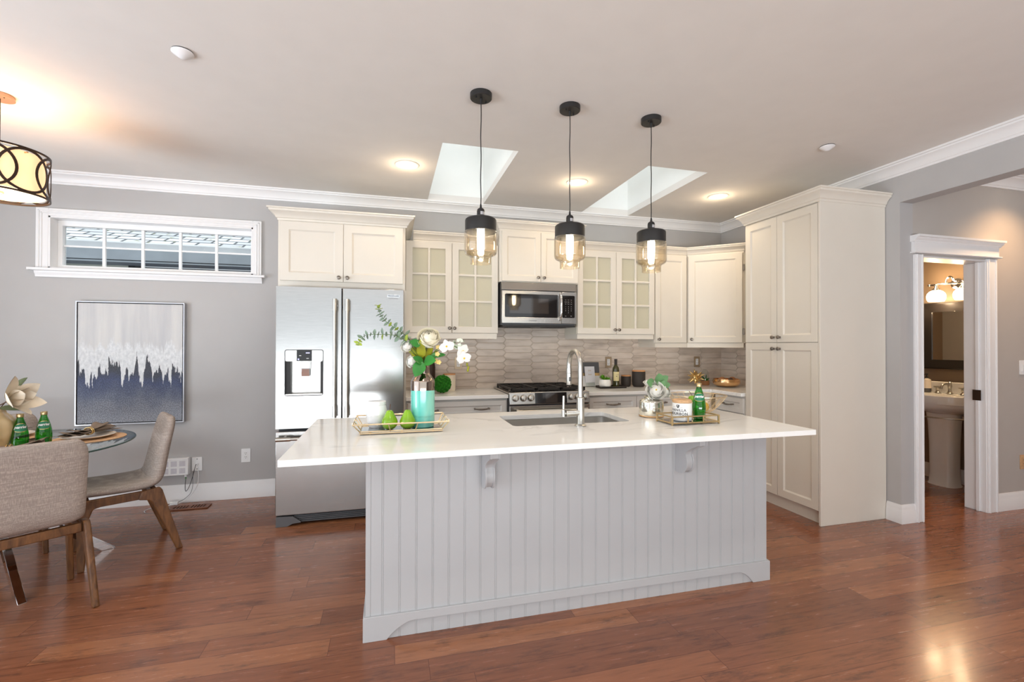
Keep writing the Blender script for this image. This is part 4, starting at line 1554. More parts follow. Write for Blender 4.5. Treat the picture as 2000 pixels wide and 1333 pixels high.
# ---- undermount sink
t = thing('sink', 'stainless undermount sink set in the island worktop', 'sink', ((SX0 + SX1) / 2, (SYa + SYb) / 2, 0.67))
m = MB()
rings = []
for r0, z in ((0.012, IU - 0.0005), (-0.006, IU - 0.0005), (-0.006, 0.70), (-0.02, 0.683), (-0.05, 0.678)):
    rings.append([(x, y, z) for x, y in rrect(SX0 - r0, SX1 + r0, SYa - r0, SYb + r0, 0.035, 5)])
k = len(rings[0])
fs = []
for i in range(len(rings) - 1):
    for j in range(k):
        j2 = (j + 1) % k
        fs.append((i * k + j, i * k + j2, (i + 1) * k + j2, (i + 1) * k + j))
fs.append(tuple((len(rings) - 1) * k + j for j in range(k)))
m.add([p for r in rings for p in r], fs)
obj('basin', m, MT['sink'], t, smooth=50)
obj('drain', MB().lathe([(0.0, 0.6795), (0.03, 0.6795), (0.042, 0.682), (0.045, 0.679), (0.0, 0.679)], ((SX0 + SX1) / 2, (SYa + SYb) / 2, 0), 24), MT['chrome'], t)

# ---- tap
K = 0.8612
fxx, fyy = 0.995, 2.318
t = thing('tap', 'tall brushed nickel gooseneck tap standing at the island sink', 'tap', (fxx, fyy, IZ))
obj('base', MB().lathe([(0.0, 0), (0.031, 0), (0.031, 0.006), (0.026, 0.010), (0.0215, 0.012), (0.0205, 0.14), (0.0205, 0.152), (0.0145, 0.156), (0.0, 0.156)], (fxx, fyy, IZ), 28), MT['nickel'], t)
z0 = IZ + 0.15
R = 0.0825
zc = 1.314 - R
path = [(fxx, fyy, z0 + 0.002)] + [(fxx, fyy, z0 + (zc - z0) * i / 4) for i in range(1, 5)]
for i in range(1, 17):
    a = pi * i / 16
    path.append((fxx, fyy + R - R * cos(a), zc + R * sin(a)))
path.append((fxx, fyy + 2 * R, zc - 0.03))
obj('gooseneck', MB().tube(path, 0.0135, 18), MT['nickel'], t)
obj('spray_head', MB().lathe([(0.0, 0.0), (0.0145, 0.0), (0.0155, 0.004), (0.0165, 0.06), (0.0165, 0.066), (0.0135, 0.067), (0.0165, 0.068), (0.016, 0.095), (0.0, 0.095)], (fxx, fyy + 2 * R, 1.118), 20), MT['nickel'], t)
obj('spray_button', MB().box(fxx - 0.006, fxx + 0.006, fyy + 2 * R - 0.0185, fyy + 2 * R - 0.012, 1.14, 1.165), MT['darkgrey'], t, bevel=0.002)
obj('valve', MB().tube([(fxx - 0.012, fyy, 0.984), (fxx - 0.062, fyy, 0.982), (fxx - 0.063, fyy, 0.982), (fxx - 0.086, fyy, 0.981)], [0.0185, 0.0185, 0.0195, 0.0195], 20), MT['nickel'], t)
lev = MB().tube([(fxx - 0.085, fyy, 0.981), (fxx - 0.098, fyy, 0.981)], 0.009, 12)
lev.tube([(fxx - 0.098, fyy, 0.965), (fxx - 0.098, fyy, 1.0), (fxx - 0.0975, fyy, 1.004), (fxx - 0.095, fyy + 0.003, 1.075)], [0.0105, 0.0105, 0.0065, 0.0068], 14)
obj('lever', lev, MT['nickel'], t)

# ------------------------------------------------------------------ pendant lamps
PL = [(0.479, 2.49, 'leftmost of the three black and amber glass pendant lamps over the island'),
      (1.002, 2.49, 'middle one of the three black and amber glass pendant lamps over the island'),
      (1.534, 2.495, 'rightmost of the three black and amber glass pendant lamps over the island')]


def pendant():
    t = thing('pendant_lamp', PL[0][2], 'lamp', (0, 0, 0), 0, 'pendant lamps over the island', local=True)
    obj('canopy', MB().lathe([(0.0, ZC - 0.0005), (0.060, ZC - 0.0005), (0.060, ZC - 0.026), (0.057, ZC - 0.029), (0.0, ZC - 0.029)], (0, 0, 0), 36), MT['black'], t)
    for a in (0.6, 0.6 + pi):
        obj('screw', MB().lathe([(0.0, ZC - 0.028), (0.004, ZC - 0.028), (0.004, ZC - 0.038), (0.0, ZC - 0.039)], (0.038 * cos(a), 0.038 * sin(a), 0), 10), MT['black'], t)
    cd = [(0, 0, ZC - 0.028), (0.0005, 0, ZC - 0.06)]
    for i in range(1, 12):
        z = ZC - 0.06 - (ZC - 0.06 - 2.115) * i / 12
        cd.append((0.0016 * sin(i * 1.25), 0.001 * cos(i * 1.1), z))
    cd.append((0, 0, 2.112))
    obj('cord', MB().tube(cd, 0.0028, 8), MT['black'], t)
    obj('strain_relief', MB().lathe([(0.0, 2.122), (0.0035, 2.122), (0.0045, 2.118), (0.007, 2.097), (0.0, 2.097)], (0, 0, 0), 14).lathe([(0.0, ZC - 0.027), (0.008, ZC - 0.028), (0.005, ZC - 0.055), (0.0, ZC - 0.056)], (0, 0, 0), 14), MT['black'], t)
    obj('socket', MB().lathe([(0.0, 2.098), (0.012, 2.098), (0.019, 2.092), (0.0215, 2.082), (0.0215, 2.056), (0.0, 2.056)], (0, 0, 0), 24), MT['black'], t)
    lab = MB()
    n = 8
    vs = []
    for j in range(n + 1):
        a = radians(-105 + 80 * j / n)
        for z in (2.06, 2.077):
            vs.append((0.0218 * cos(a), 0.0218 * sin(a), z))
    lab.add(vs, [(2 * j, 2 * j + 2, 2 * j + 3, 2 * j + 1) for j in range(n)])
    obj('socket_label', lab, MT['silver'], t)
    obj('metal_cap', MB().lathe([(0.0, 2.056), (0.030, 2.055), (0.048, 2.050), (0.075, 2.042), (0.084, 2.035), (0.086, 2.028), (0.086, 1.966), (0.083, 1.966), (0.083, 2.026), (0.075, 2.036), (0.0, 2.046)], (0, 0, 0), 48), MT['black'], t)
    gp = [(0.0835, 1.972), (0.089, 1.968), (0.0905, 1.958), (0.0905, 1.862), (0.087, 1.849), (0.078, 1.840), (0.064, 1.834), (0.0585, 1.827), (0.0575, 1.818), (0.0575, 1.792)]
    gp += [(0.0545, 1.792), (0.0545, 1.826), (0.062, 1.8365), (0.076, 1.8435), (0.0845, 1.852), (0.0875, 1.864), (0.0875, 1.956)]
    obj('glass_shade', MB().lathe(gp, (0, 0, 0), 48), MT['amber'], t, smooth=50)
    obj('lamp_holder', MB().lathe([(0.0, 2.046), (0.018, 2.046), (0.018, 1.998), (0.0, 1.998)], (0, 0, 0), 20), MT['black'], t)
    obj('bulb', MB().lathe([(0.0, 1.998), (0.014, 1.996), (0.019, 1.985), (0.021, 1.97), (0.020, 1.875), (0.014, 1.860), (0.0, 1.855)], (0, 0, 0), 20), MT['bulb'], t)
    return t


pl0 = pendant()
pl0.location = (PL[0][0], PL[0][1], 0)
for x, y, lb in PL[1:]:
    dup(pl0, (x, y, 0), 0, lb, 'pendant lamps over the island')
for x, y, lb in PL:
    point_light('pendant_glow', (x, y, 1.925), 4.5, WARM, 0.02)

# ---- recessed downlights
DL = [(0.121, 3.624, 'recessed downlight in the ceiling left of the first skylight'),
      (1.53, 3.639, 'recessed downlight in the ceiling between the two skylights'),
      (2.94, 3.645, 'recessed downlight in the ceiling near the pantry, right of both skylights')]
t0 = thing('downlight', DL[0][2], 'ceiling light', (DL[0][0], DL[0][1], 0), 0, 'recessed kitchen downlights', local=True)
obj('trim_ring', MB().lathe([(0.088, ZC - 0.0002), (0.090, ZC - 0.004), (0.084, ZC - 0.007), (0.062, ZC - 0.007), (0.058, ZC - 0.0002)], (0, 0, 0), 40), MT['ceiling'], t0)
obj('lens', MB().lathe([(0.0, ZC - 0.0045), (0.060, ZC - 0.0045), (0.060, ZC - 0.0005), (0.0, ZC - 0.0005)], (0, 0, 0), 40), MT['downlight'], t0)
for x, y, lb in DL[1:]:
    dup(t0, (x, y, 0), 0, lb, 'recessed kitchen downlights')
for (x, y, lb), pw_ in zip(DL, (4.2, 6.5, 9.5)):
    spot_light('downlight_beam', (x, y, ZC - 0.02), pw_, WARM, 2.6, 0.7, 0.06)
    point_light('downlight_spill', (x, y, ZC - 0.07), 1.3, WARM, 0.05)

# ---- sprinkler covers on the ceiling
t0 = thing('sprinkler_cover', 'white cone-shaped ceiling cover left of the island, near the drum pendant', 'ceiling cover', (-0.951, 2.492, 0), 0, 'white ceiling covers', local=True)
obj('plate', MB().lathe([(0.0, ZC - 0.0002), (0.044, ZC - 0.0002), (0.044, ZC - 0.006), (0.0, ZC - 0.006)], (0, 0, 0), 32), MT['slot'], t0)
obj('cone', MB().lathe([(0.0, ZC - 0.005), (0.046, ZC - 0.005), (0.046, ZC - 0.009), (0.014, ZC - 0.032), (0.0, ZC - 0.034)], (0, 0, 0), 32), MT['trim'], t0)
dup(t0, (2.928, 2.528, 0), 0, 'white cone-shaped ceiling cover on the right, above the pantry', 'white ceiling covers')

# ---- drum pendant over the dining table
dcx, dcy = -2.10, 3.19
t = thing('drum_pendant', 'drum pendant lamp with interlocking dark rings over the round dining table', 'lamp', (dcx, dcy, 0), 0, local=True)
rr_ = 0.206
zt_, zb_ = 2.415, 2.175
obj('canopy', MB().lathe([(0.0, ZC - 0.0005), (0.062, ZC - 0.0005), (0.064, ZC - 0.016), (0.064, ZC - 0.02), (0.0, ZC - 0.02)], (0, 0, 0), 36), MT['nickelwarm'], t)
obj('canopy_screw', MB().lathe([(0.0, ZC - 0.019), (0.004, ZC - 0.02), (0.0, ZC - 0.027)], (0.035, -0.02, 0), 10), MT['bronze'], t)
obj('stem', MB().tube([(0, 0, ZC - 0.018), (0, 0, zb_ + 0.03)], 0.006, 12), MT['bronze'], t)
obj('fabric_shade', MB().lathe([(0.186, zb_ + 0.012), (0.186, zt_ - 0.012), (0.184, zt_ - 0.012), (0.184, zb_ + 0.012)], (0, 0, 0), 64), MT['drumshade'], t)
obj('diffuser', MB().lathe([(0.0, zb_ + 0.020), (0.183, zb_ + 0.020), (0.183, zb_ + 0.026), (0.0, zb_ + 0.026)], (0, 0, 0), 64), MT['drumdiff'], t)
obj('finial', MB().lathe([(0.0, zb_ + 0.0), (0.010, zb_ + 0.003), (0.022, zb_ + 0.010), (0.022, zb_ + 0.019), (0.0, zb_ + 0.0195)], (0, 0, 0), 24), MT['nickelwarm'], t)
for zz in (zt_, zb_):
    obj('rim', MB().lathe([(rr_ + 0.003, zz - 0.005), (rr_ + 0.003, zz + 0.005), (rr_ - 0.003, zz + 0.005), (rr_ - 0.003, zz - 0.005), (rr_ + 0.003, zz - 0.005)], (0, 0, 0), 64), MT['bronze'], t)
nring = 8
for i in range(nring):
    a0 = 2 * pi * i / nring + 0.338
    ha = 0.117 / rr_
    P_ = []
    for j in range(40):
        e = 2 * pi * j / 40
        a = a0 + ha * cos(e)
        P_.append((rr_ * cos(a), rr_ * sin(a), (zt_ + zb_) / 2 + 0.116 * sin(e)))
    m = MB()
    # flat band section: wide in the surface, thin outward
    vs = []
    for j in range(40):
        e = 2 * pi * j / 40
        for dr_, ds in ((-0.002, -0.0065), (-0.002, 0.0065), (0.002, 0.0065), (0.002, -0.0065)):
            q = 1 + ds / 0.116
            a = a0 + ha * q * cos(e)
            vs.append(((rr_ + dr_) * cos(a), (rr_ + dr_) * sin(a), (zt_ + zb_) / 2 + 0.1145 * q * sin(e)))
    fs = []
    for j in range(40):
        j2 = (j + 1) % 40
        for q in range(4):
            q2 = (q + 1) % 4
            fs.append((j * 4 + q, j2 * 4 + q, j2 * 4 + q2, j * 4 + q2))
    m.add(vs, fs)
    obj('ring', m, MT['bronze'], t, smooth=40)
for a in (-0.45, -0.45 + 2.094, -0.45 + 4.189):
    obj('spacer', MB().tube([(0.185 * cos(a), 0.185 * sin(a), zt_ - 0.02), (rr_ * cos(a), rr_ * sin(a), zt_ - 0.02)], 0.004, 8), MT['copper'], t)
point_light('drum_glow', (dcx, dcy, 2.36), 5, (1.0, 0.82, 0.58), 0.08)
point_light('drum_glow', (dcx, dcy, 2.12), 2.5, (1.0, 0.82, 0.58), 0.08)

# ---- hall downlight (a real fitting just out of the picture, it lights the hall wall)
t0 = thing('hall_downlight', 'recessed downlight in the hall ceiling', 'ceiling light', (4.85, 2.25, 0), 0, local=True)
obj('trim_ring', MB().lathe([(0.088, ZC - 0.0002), (0.090, ZC - 0.004), (0.084, ZC - 0.007), (0.062, ZC - 0.007), (0.058, ZC - 0.0002)], (0, 0, 0), 40), MT['ceiling'], t0)
obj('lens', MB().lathe([(0.0, ZC - 0.0045), (0.060, ZC - 0.0045), (0.060, ZC - 0.0005), (0.0, ZC - 0.0005)], (0, 0, 0), 40), MT['downlight'], t0)
spot_light('hall_beam', (4.85, 2.25, ZC - 0.02), 34, (1.0, 0.62, 0.32), 2.2, 0.8, 0.05)
# two made-up downlights out of view, added to brighten the worktop and floor
for x, lb in ((0.25, 'left'), (1.85, 'right')):
    dup(t0, (x, 1.1, 0), 0, lb + ' added fill downlight, unseen, in the ceiling in front of the island')
    spot_light('front_fill', (x, 1.1, ZC - 0.02), 19, (1.0, 0.95, 0.88), 2.3, 0.7, 0.06)

# ------------------------------------------------------------------ plant helpers
def leaf_mb(p, d, up, length, width, fold=0.25, droop=0.15, tip=1.0, n=7, th=0.0006):
    """single leaf with a folded midrib, starting at p, growing along d"""
    p = Vector(p)
    d = Vector(d).normalized()
    up = Vector(up)
    s = d.cross(up)
    if s.length < 1e-4:
        s = d.cross(Vector((1, 0, 0)))
    s.normalize()
    nrm = s.cross(d).normalized()
    m = MB()
    vs = []
    for i in range(n + 1):
        q = i / n
        w = width / 2 * (sin(pi * min(1, q ** 0.8)) ** 0.75 if 0 < q < 1 else 0.0)
        if tip > 1:
            w *= (1 - 0.35 * q)
        c = p + d * (length * q) - nrm * (droop * length * q * q)
        vs += [c + s * w + nrm * (w * fold), c, c - s * w + nrm * (w * fold)]
    k = len(vs)
    vs = [v + nrm * th for v in vs] + [v - nrm * th for v in vs]
    fs = []
    for i in range(n):
        for j in range(2):
            a = i * 3 + j
            fs.append((a, a + 1, a + 4, a + 3))
            fs.append((k + a + 3, k + a + 4, k + a + 1, k + a))
    return m.add(vs, fs)


def lerp(a, b_, q):
    return a + (b_ - a) * q


def petal_mb(r0, r1, h, half, a0, curl=0.25, nu=6, nv=5, notch=0.0, th=0.0005):
    """cupped petal around +Z: radius r0 at the base to r1 at the rim, angular half width"""
    vs = []
    for side in (1, -1):
        for j in range(nv + 1):
            t = j / nv
            for i in range(nu + 1):
                s = -1 + 2 * i / nu
                r = r0 + (r1 - r0) * (t ** 1.5) + curl * r1 * max(0, t - 0.75) * 1.6
                z = h * (t - curl * 0.9 * max(0, t - 0.75)) * (1 - 0.20 * s * s * t)
                a = a0 + s * half * (0.45 + 0.55 * sin(pi * min(0.75, t * 0.9 + 0.08)))
                rr = (r + side * th) * (1 - 0.06 * (1 - s * s) * t)
                vs.append((rr * cos(a), rr * sin(a), z))
    k = (nu + 1) * (nv + 1)
    fs = []
    for j in range(nv):
        for i in range(nu):
            a = j * (nu + 1) + i
            fs.append((a, a + 1, a + nu + 2, a + nu + 1))
            fs.append((k + a + nu + 1, k + a + nu + 2, k + a + 1, k + a))
    return MB().add(vs, fs)


def rose_mb(R, layers=6, H=1.0, seed=1):
    """layers of cupped petals on nested shells; inner ones nearly closed, outer ones open and curled"""
    rnd = random.Random(seed)
    m = MB()
    for l in range(layers):
        q = (l + 1) / layers
        n = 2 if l == 0 else (3 if l < 3 else 5)
        top = radians(lerp(16, 74, q ** 1.3))
        bot = radians(150)
        Rl = R * lerp(0.16, 0.93, q)
        zc = R * H * lerp(0.42, 0.0, q)
        for i in range(n):
            a0 = 2 * pi * (i + 0.41 * l) / n + rnd.uniform(-0.15, 0.15)
            half = pi / n * lerp(1.5, 1.28, q)
            nu, nv = 8, 6
            k = (nu + 1) * (nv + 1)
            vs = []
            dip = rnd.uniform(0.10, 0.24)
            for side in (1, -1):
                for j in range(nv + 1):
                    t = j / nv
                    for i2 in range(nu + 1):
                        s = -1 + 2 * i2 / nu
                        tp = top + dip * s * s * 1.6 + 0.05 * sin(3 * s + l)
                        ph = bot + (tp - bot) * t
                        curl = max(0.0, t - 0.72) / 0.28
                        rr = Rl * (1 + 0.10 * s * (0.4 + q) * 0.6 + 0.13 * q * curl * curl) + side * R * 0.006
                        a = a0 + s * half * (0.35 + 0.65 * sin(min(1.0, 0.25 + t) * pi / 2))
                        vs.append((rr * sin(ph) * cos(a), rr * sin(ph) * sin(a), zc + rr * cos(ph) * H - R * 0.05 * q * curl * curl))
            fs = []
            for j in range(nv):
                for i2 in range(nu):
                    c = j * (nu + 1) + i2
                    fs.append((c, c + 1, c + nu + 2, c + nu + 1))
                    fs.append((k + c + nu + 1, k + c + nu + 2, k + c + 1, k + c))
            m.add(vs, fs)
    return m


def orient(z_dir, loc, roll=0.0):
    q = Vector(z_dir).to_track_quat('Z', 'Y')
    return Matrix.Translation(loc) @ q.to_matrix().to_4x4() @ Matrix.Rotation(roll, 4, 'Z')


MT['rose'] = PM('cream_white_petals', srgb(246, 240, 218), 0.7, var=0.05, scale=30, sheen=0.2)
MT['petal'] = PM('white_petals', srgb(245, 243, 236), 0.7, var=0.03, scale=30)
MT['magnolia'] = PM('ivory_petals', srgb(232, 220, 200), 0.7, var=0.05, scale=30)
MT['yellowc'] = PM('yellow_stamens', srgb(226, 190, 60), 0.7, var=0.1, scale=60)
MT['leaf'] = PM('glossy_green_leaf', srgb(48, 128, 46), 0.35, var=0.25, scale=14)
MT['leafy'] = PM('yellow_green_leaf', srgb(150, 150, 26), 0.5, var=0.3, scale=18)
MT['euca'] = PM('grey_green_eucalyptus', srgb(138, 158, 138), 0.6, var=0.22, scale=22)
MT['eucb'] = PM('fresh_green_eucalyptus', srgb(104, 148, 96), 0.55, var=0.25, scale=16)
MT['olive'] = PM('dark_olive_leaf', srgb(86, 96, 62), 0.5, var=0.25, scale=14)
MT['maroonleaf'] = PM('purple_brown_leaf', srgb(96, 72, 60), 0.5, var=0.25, scale=14)
MT['stem'] = PM('green_stem', srgb(84, 116, 48), 0.6, var=0.15)
MT['brownstem'] = PM('brown_stem', srgb(86, 58, 38), 0.7, var=0.15)
MT['pear'] = PM('pear_green_skin', srgb(132, 180, 24), 0.22, var=0.14, scale=7, coat=0.3)
MT['lemon'] = PM('lemon_yellow_skin', srgb(242, 190, 30), 0.4, var=0.06, scale=30, bump=0.15, bscale=160)
MT['moss'] = PM('dyed_moss', srgb(30, 112, 12), 0.95, var=0.35, scale=60, bump=0.9, bscale=300)
MT['cork'] = PM('cork_lid', srgb(204, 164, 122), 0.8, var=0.12, scale=70)
MT['bamboo'] = mat_wood('bamboo_lid', srgb(196, 134, 84), srgb(222, 162, 108), (1, 6, 6), 0.5)
MT['stoneware'] = PM('charcoal_stoneware', srgb(52, 46, 43), 0.65, var=0.1, scale=30)
MT['creamware'] = PM('cream_ceramic', srgb(226, 214, 196), 0.45, var=0.03)
MT['vasecream'] = PM('glossy_honey_ceramic', srgb(206, 178, 134), 0.12, var=0.05, coat=0.5)
MT['mirror'] = PM('mirror_glass', (0.82, 0.84, 0.84), 0.02, 1.0, var=0.01)
MT['paper'] = PM('cream_label_paper', srgb(222, 210, 160), 0.7, var=0.03)
MT['ink'] = PM('black_ink', srgb(46, 44, 46), 0.6, var=0.03)
MT['terracotta'] = PM('wood_brown_planter', srgb(190, 130, 84), 0.6, var=0.08)
MT['taupecloth'] = PM('taupe_napkin_cloth', srgb(134, 116, 100), 0.95, var=0.06, bump=0.3, bscale=400)
MT['placemat'] = PM('woven_tan_placemat', srgb(206, 166, 126), 0.9, var=0.12, scale=60, bump=0.6, bscale=180)
MT['mwhite'] = PM('warm_white_china', srgb(232, 222, 208), 0.2, var=0.02)


def mat_drip_vase():
    m, nt, p = new_mat('metallic_glaze_over_turquoise')
    tc = N(nt, 'ShaderNodeTexCoord')
    sep = N(nt, 'ShaderNodeSeparateXYZ')
    L(nt, tc.outputs['Object'], sep.inputs[0])
    nz = N(nt, 'ShaderNodeTexNoise')
    nz.inputs['Scale'].default_value = 16
    mp = N(nt, 'ShaderNodeMapping')
    mp.inputs['Scale'].default_value = (1, 1, 0.2)
    L(nt, tc.outputs['Object'], mp.inputs[0])
    L(nt, mp.outputs[0], nz.inputs['Vector'])
    n2 = N(nt, 'ShaderNodeTexNoise')
    n2.inputs['Scale'].default_value = 6
    L(nt, tc.outputs['Object'], n2.inputs['Vector'])
    tq = ramp(nt, [(0.3, srgb(84, 190, 176)), (0.55, srgb(124, 206, 190)), (0.75, srgb(164, 216, 190))])
    L(nt, nz.outputs['Fac'], tq.inputs['Fac'])
    ad = N(nt, 'ShaderNodeMath', operation='MULTIPLY_ADD')
    ad.inputs[1].default_value = 0.012
    L(nt, n2.outputs['Fac'], ad.inputs[0])
    L(nt, sep.outputs[2], ad.inputs[2])
    gt = N(nt, 'ShaderNodeMath', operation='GREATER_THAN')
    gt.inputs[1].default_value = 0.195
    L(nt, ad.outputs[0], gt.inputs[0])
    mx = N(nt, 'ShaderNodeMix', data_type='RGBA')
    L(nt, gt.outputs[0], mx.inputs[0])
    L(nt, tq.outputs['Color'], mx.inputs[6])
    mx.inputs[7].default_value = (0.42, 0.34, 0.28, 1)
    L(nt, mx.outputs[2], p.inputs['Base Color'])
    L(nt, gt.outputs[0], p.inputs['Metallic'])
    p.inputs['Roughness'].default_value = 0.10
    return m


MT['dripvase'] = mat_drip_vase()

# ------------------------------------------------------------------ left-hand tray on the island
ZI = IZ + 0.0006
t = thing('gold_tray', 'long gold bamboo-style tray with flared sides on the left of the island', 'tray', (0.058, 2.44, IZ))
b0 = (-0.140, 0.256, 2.345, 2.545)
b1 = (-0.170, 0.284, 2.293, 2.597)
zlo, zhi = IZ + 0.0055, IZ + 0.058


def rod_loop(b, z, r):
    x0, x1, y0, y1 = b
    return MB().tube([(x0, y0, z), (x1, y0, z), (x1, y1, z), (x0, y1, z)], r, 8, closed=True)


fr = rod_loop(b0, zlo, 0.0035).join(rod_loop(b0, zlo + 0.009, 0.0035)).join(rod_loop(b1, zhi, 0.0038))


def lerp(a, b_, q):
    return a + (b_ - a) * q


def wallpt(qx, qy, top):
    b = b1 if top else b0
    return (lerp(b[0], b[1], qx), lerp(b[2], b[3], qy), zhi if top else zlo + 0.009)


for qx, qy in ((0, 0), (1, 0), (1, 1), (0, 1), (0.36, 0), (0.665, 0), (0.36, 1), (0.665, 1), (0, 0.33), (0, 0.66), (1, 0.33), (1, 0.66)):
    fr.tube([wallpt(qx, qy, False), wallpt(qx, qy, True)], 0.003, 8)
for b, z in ((b0, zlo), (b1, zhi)):
    x0, x1, y0, y1 = b
    for q in (0.12, 0.5, 0.88):
        for yy in (y0, y1):
            xx = lerp(x0, x1, q)
            fr.tube([(xx - 0.005, yy, z), (xx + 0.005, yy, z)], 0.005, 8)
        for xx in (x0, x1):
            yy = lerp(y0, y1, q)
            fr.tube([(xx, yy - 0.005, z), (xx, yy + 0.005, z)], 0.005, 8)
MT['bamboogold'] = PM('pale_gold_rods', (0.80, 0.64, 0.42), 0.28, 1.0, var=0.08)
obj('frame', fr, MT['bamboogold'], t)
obj('mirror_base', MB().box(b0[0] + 0.002, b0[1] - 0.002, b0[2] + 0.002, b0[3] - 0.002, zlo + 0.001, zlo + 0.006), MT['mirror'], t, smooth=0)
ZTR = zlo + 0.0062

t = thing('lidded_jar', 'white lidded ceramic jar on the left of the gold tray', 'jar', (-0.066, 2.487, ZTR), local=True)
obj('body', MB().lathe([(0.0, 0.0), (0.036, 0.0), (0.039, 0.004), (0.048, 0.03), (0.053, 0.062), (0.0525, 0.085), (0.046, 0.112), (0.044, 0.115), (0.0, 0.115)], (0, 0, 0), 40), MT['whitec'], t)
obj('lid', MB().lathe([(0.0, 0.1155), (0.0445, 0.1155), (0.0465, 0.118), (0.0465, 0.132), (0.043, 0.136), (0.02, 0.137), (0.0, 0.137)], (0, 0, 0), 40), MT['whitec'], t)


def pear(label, x, y, rz, tilt):
    t = thing('pear', label, 'pear', (x, y, ZTR), rz, 'green pears on the gold tray', local=True)
    prof = [(0.0, 0.003), (0.012, 0.0005), (0.024, 0.003), (0.036, 0.015), (0.041, 0.032), (0.0385, 0.048), (0.030, 0.063), (0.022, 0.076), (0.0185, 0.086), (0.014, 0.094), (0.006, 0.097), (0.0, 0.0955)]
    obj('body', MB().lathe(prof, (0, 0, 0), 32), MT['pear'], t, subsurf=1)
    obj('stem', MB().tube([(0, 0, 0.094), (0.001, 0, 0.105), (0.004 * tilt, 0.001, 0.125)], [0.0018, 0.0017, 0.0026], 8), MT['brownstem'], t)


pear('green pear beside the white lidded jar on the gold tray', -0.001, 2.408, 0.4, 1)
pear('green pear beside the turquoise vase on the gold tray', 0.087, 2.404, 2.0, -0.5)

vx, vy = 0.166, 2.452
t = thing('vase', 'tall turquoise vase with metallic bronze top in the gold tray', 'vase', (vx, vy, ZTR), local=True)
vp = [(0.0, 0.0), (0.054, 0.0), (0.057, 0.003), (0.0575, 0.018), (0.0595, 0.021), (0.0605, 0.03), (0.061, 0.20), (0.061, 0.236), (0.059, 0.242), (0.042, 0.268), (0.037, 0.274), (0.0355, 0.28), (0.0355, 0.325), (0.038, 0.332),
      (0.035, 0.332), (0.032, 0.322), (0.032, 0.27), (0.0, 0.25)]
obj('body', MB().lathe(vp, (0, 0, 0), 48), MT['dripvase'], t, smooth=40)
ZV = ZTR + 0.332


def stem_pts(p1, bend=0.0, n=6, base=None):
    p0 = Vector(base) if base else Vector((vx + random.uniform(-0.012, 0.012), vy + random.uniform(-0.012, 0.012), ZTR + 0.27))
    p1 = Vector(p1)
    mid = Vector((lerp(p0.x, p1.x, 0.2), lerp(p0.y, p1.y, 0.2), lerp(p0.z, p1.z, 0.6) + bend))
    return [p0 * (1 - q) ** 2 + mid * 2 * q * (1 - q) + p1 * q * q for q in [i / n for i in range(n + 1)]]


# the big rose
rc = Vector((0.193, 2.42, 1.385))
t = thing('rose', 'large cream rose, the biggest bloom in the turquoise vase', 'flower', (vx, vy, ZTR + 0.27))
rd = Vector((-0.05, -0.72, 0.62)).normalized()
obj('petals', rose_mb(0.058, 7, 0.9, 3).xf(orient(rd, rc)), MT['rose'], t, smooth=60)
obj('stem', MB().tube(stem_pts(rc - rd * 0.016), 0.0028, 8), MT['stem'], t)
lv = MB()
for p, d, ln, w in (((0.150, 2.405, 1.345), (-0.9, -0.25, 0.35), 0.062, 0.046), ((0.163, 2.40, 1.255), (-0.75, -0.5, 0.50), 0.066, 0.042),
                    ((0.168, 2.395, 1.262), (0.75, -0.45, 0.12), 0.064, 0.062), ((0.160, 2.392, 1.262), (-0.45, -0.35, -0.8), 0.088, 0.066),
                    ((0.20, 2.41, 1.29), (0.95, -0.1, 0.12), 0.08, 0.03)):
    lv.join(leaf_mb(p, d, (0, -0.85, 0.5), ln, w, 0.22, 0.12))
obj('leaves', lv, MT['leaf'], t, smooth=60)


def euca(label, ctrl, n, size0, size1, seed, gd):
    rnd = random.Random(seed)
    t = thing('eucalyptus_sprig', label, 'foliage', (vx, vy, ZTR + 0.27), 0, 'eucalyptus sprigs in the turquoise vase')
    P = [Vector(c) for c in ctrl]
    pts = []
    m_ = len(P)
    for i in range(m_ - 1):
        a, b_, c, d = P[max(0, i - 1)], P[i], P[i + 1], P[min(m_ - 1, i + 2)]
        for k in range(8):
            q = k / 8
            pts.append(0.5 * ((2 * b_) + (c - a) * q + (2 * a - 5 * b_ + 4 * c - d) * q * q + (3 * b_ - a - 3 * c + d) * q ** 3))
    pts.append(P[-1])
    obj('stem', MB().tube(pts, [lerp(0.0022, 0.0009, i / (len(pts) - 1)) for i in range(len(pts))], 6), MT['stem'], t)
    old = MB()
    young = MB()
    start = int(len(pts) * 0.28)
    for i in range(n):
        f = start + (len(pts) - 1 - start) * i / (n - 1)
        k = min(len(pts) - 2, int(f))
        p = pts[k].lerp(pts[k + 1], f - k)
        tn = (pts[k + 1] - pts[k]).normalized()
        q = i / (n - 1)
        s = lerp(size0, size1, q)
        a0 = i * pi / 2 + rnd.uniform(-0.4, 0.4)
        e1 = tn.cross(Vector((0, 1, 0.1))).normalized()
        e2 = tn.cross(e1)
        for sg in (0, pi):
            d = e1 * cos(a0 + sg) + e2 * sin(a0 + sg) + tn * rnd.uniform(0.1, 0.5)
            tgt = young if (q > 0.86 or rnd.random() < 0.1) else old
            tgt.join(leaf_mb(p, d, tn + Vector((rnd.uniform(-.5, .5), -0.6, rnd.uniform(-.3, .6))), s * rnd.uniform(0.85, 1.15), s * 0.82, 0.12, 0.1))
    obj('leaves', old, MT['euca'], t, smooth=60)
    obj('young_leaves', young, PM('lime_tip_leaf', srgb(176, 196, 84), 0.6, var=0.2), t, smooth=60)
    return t


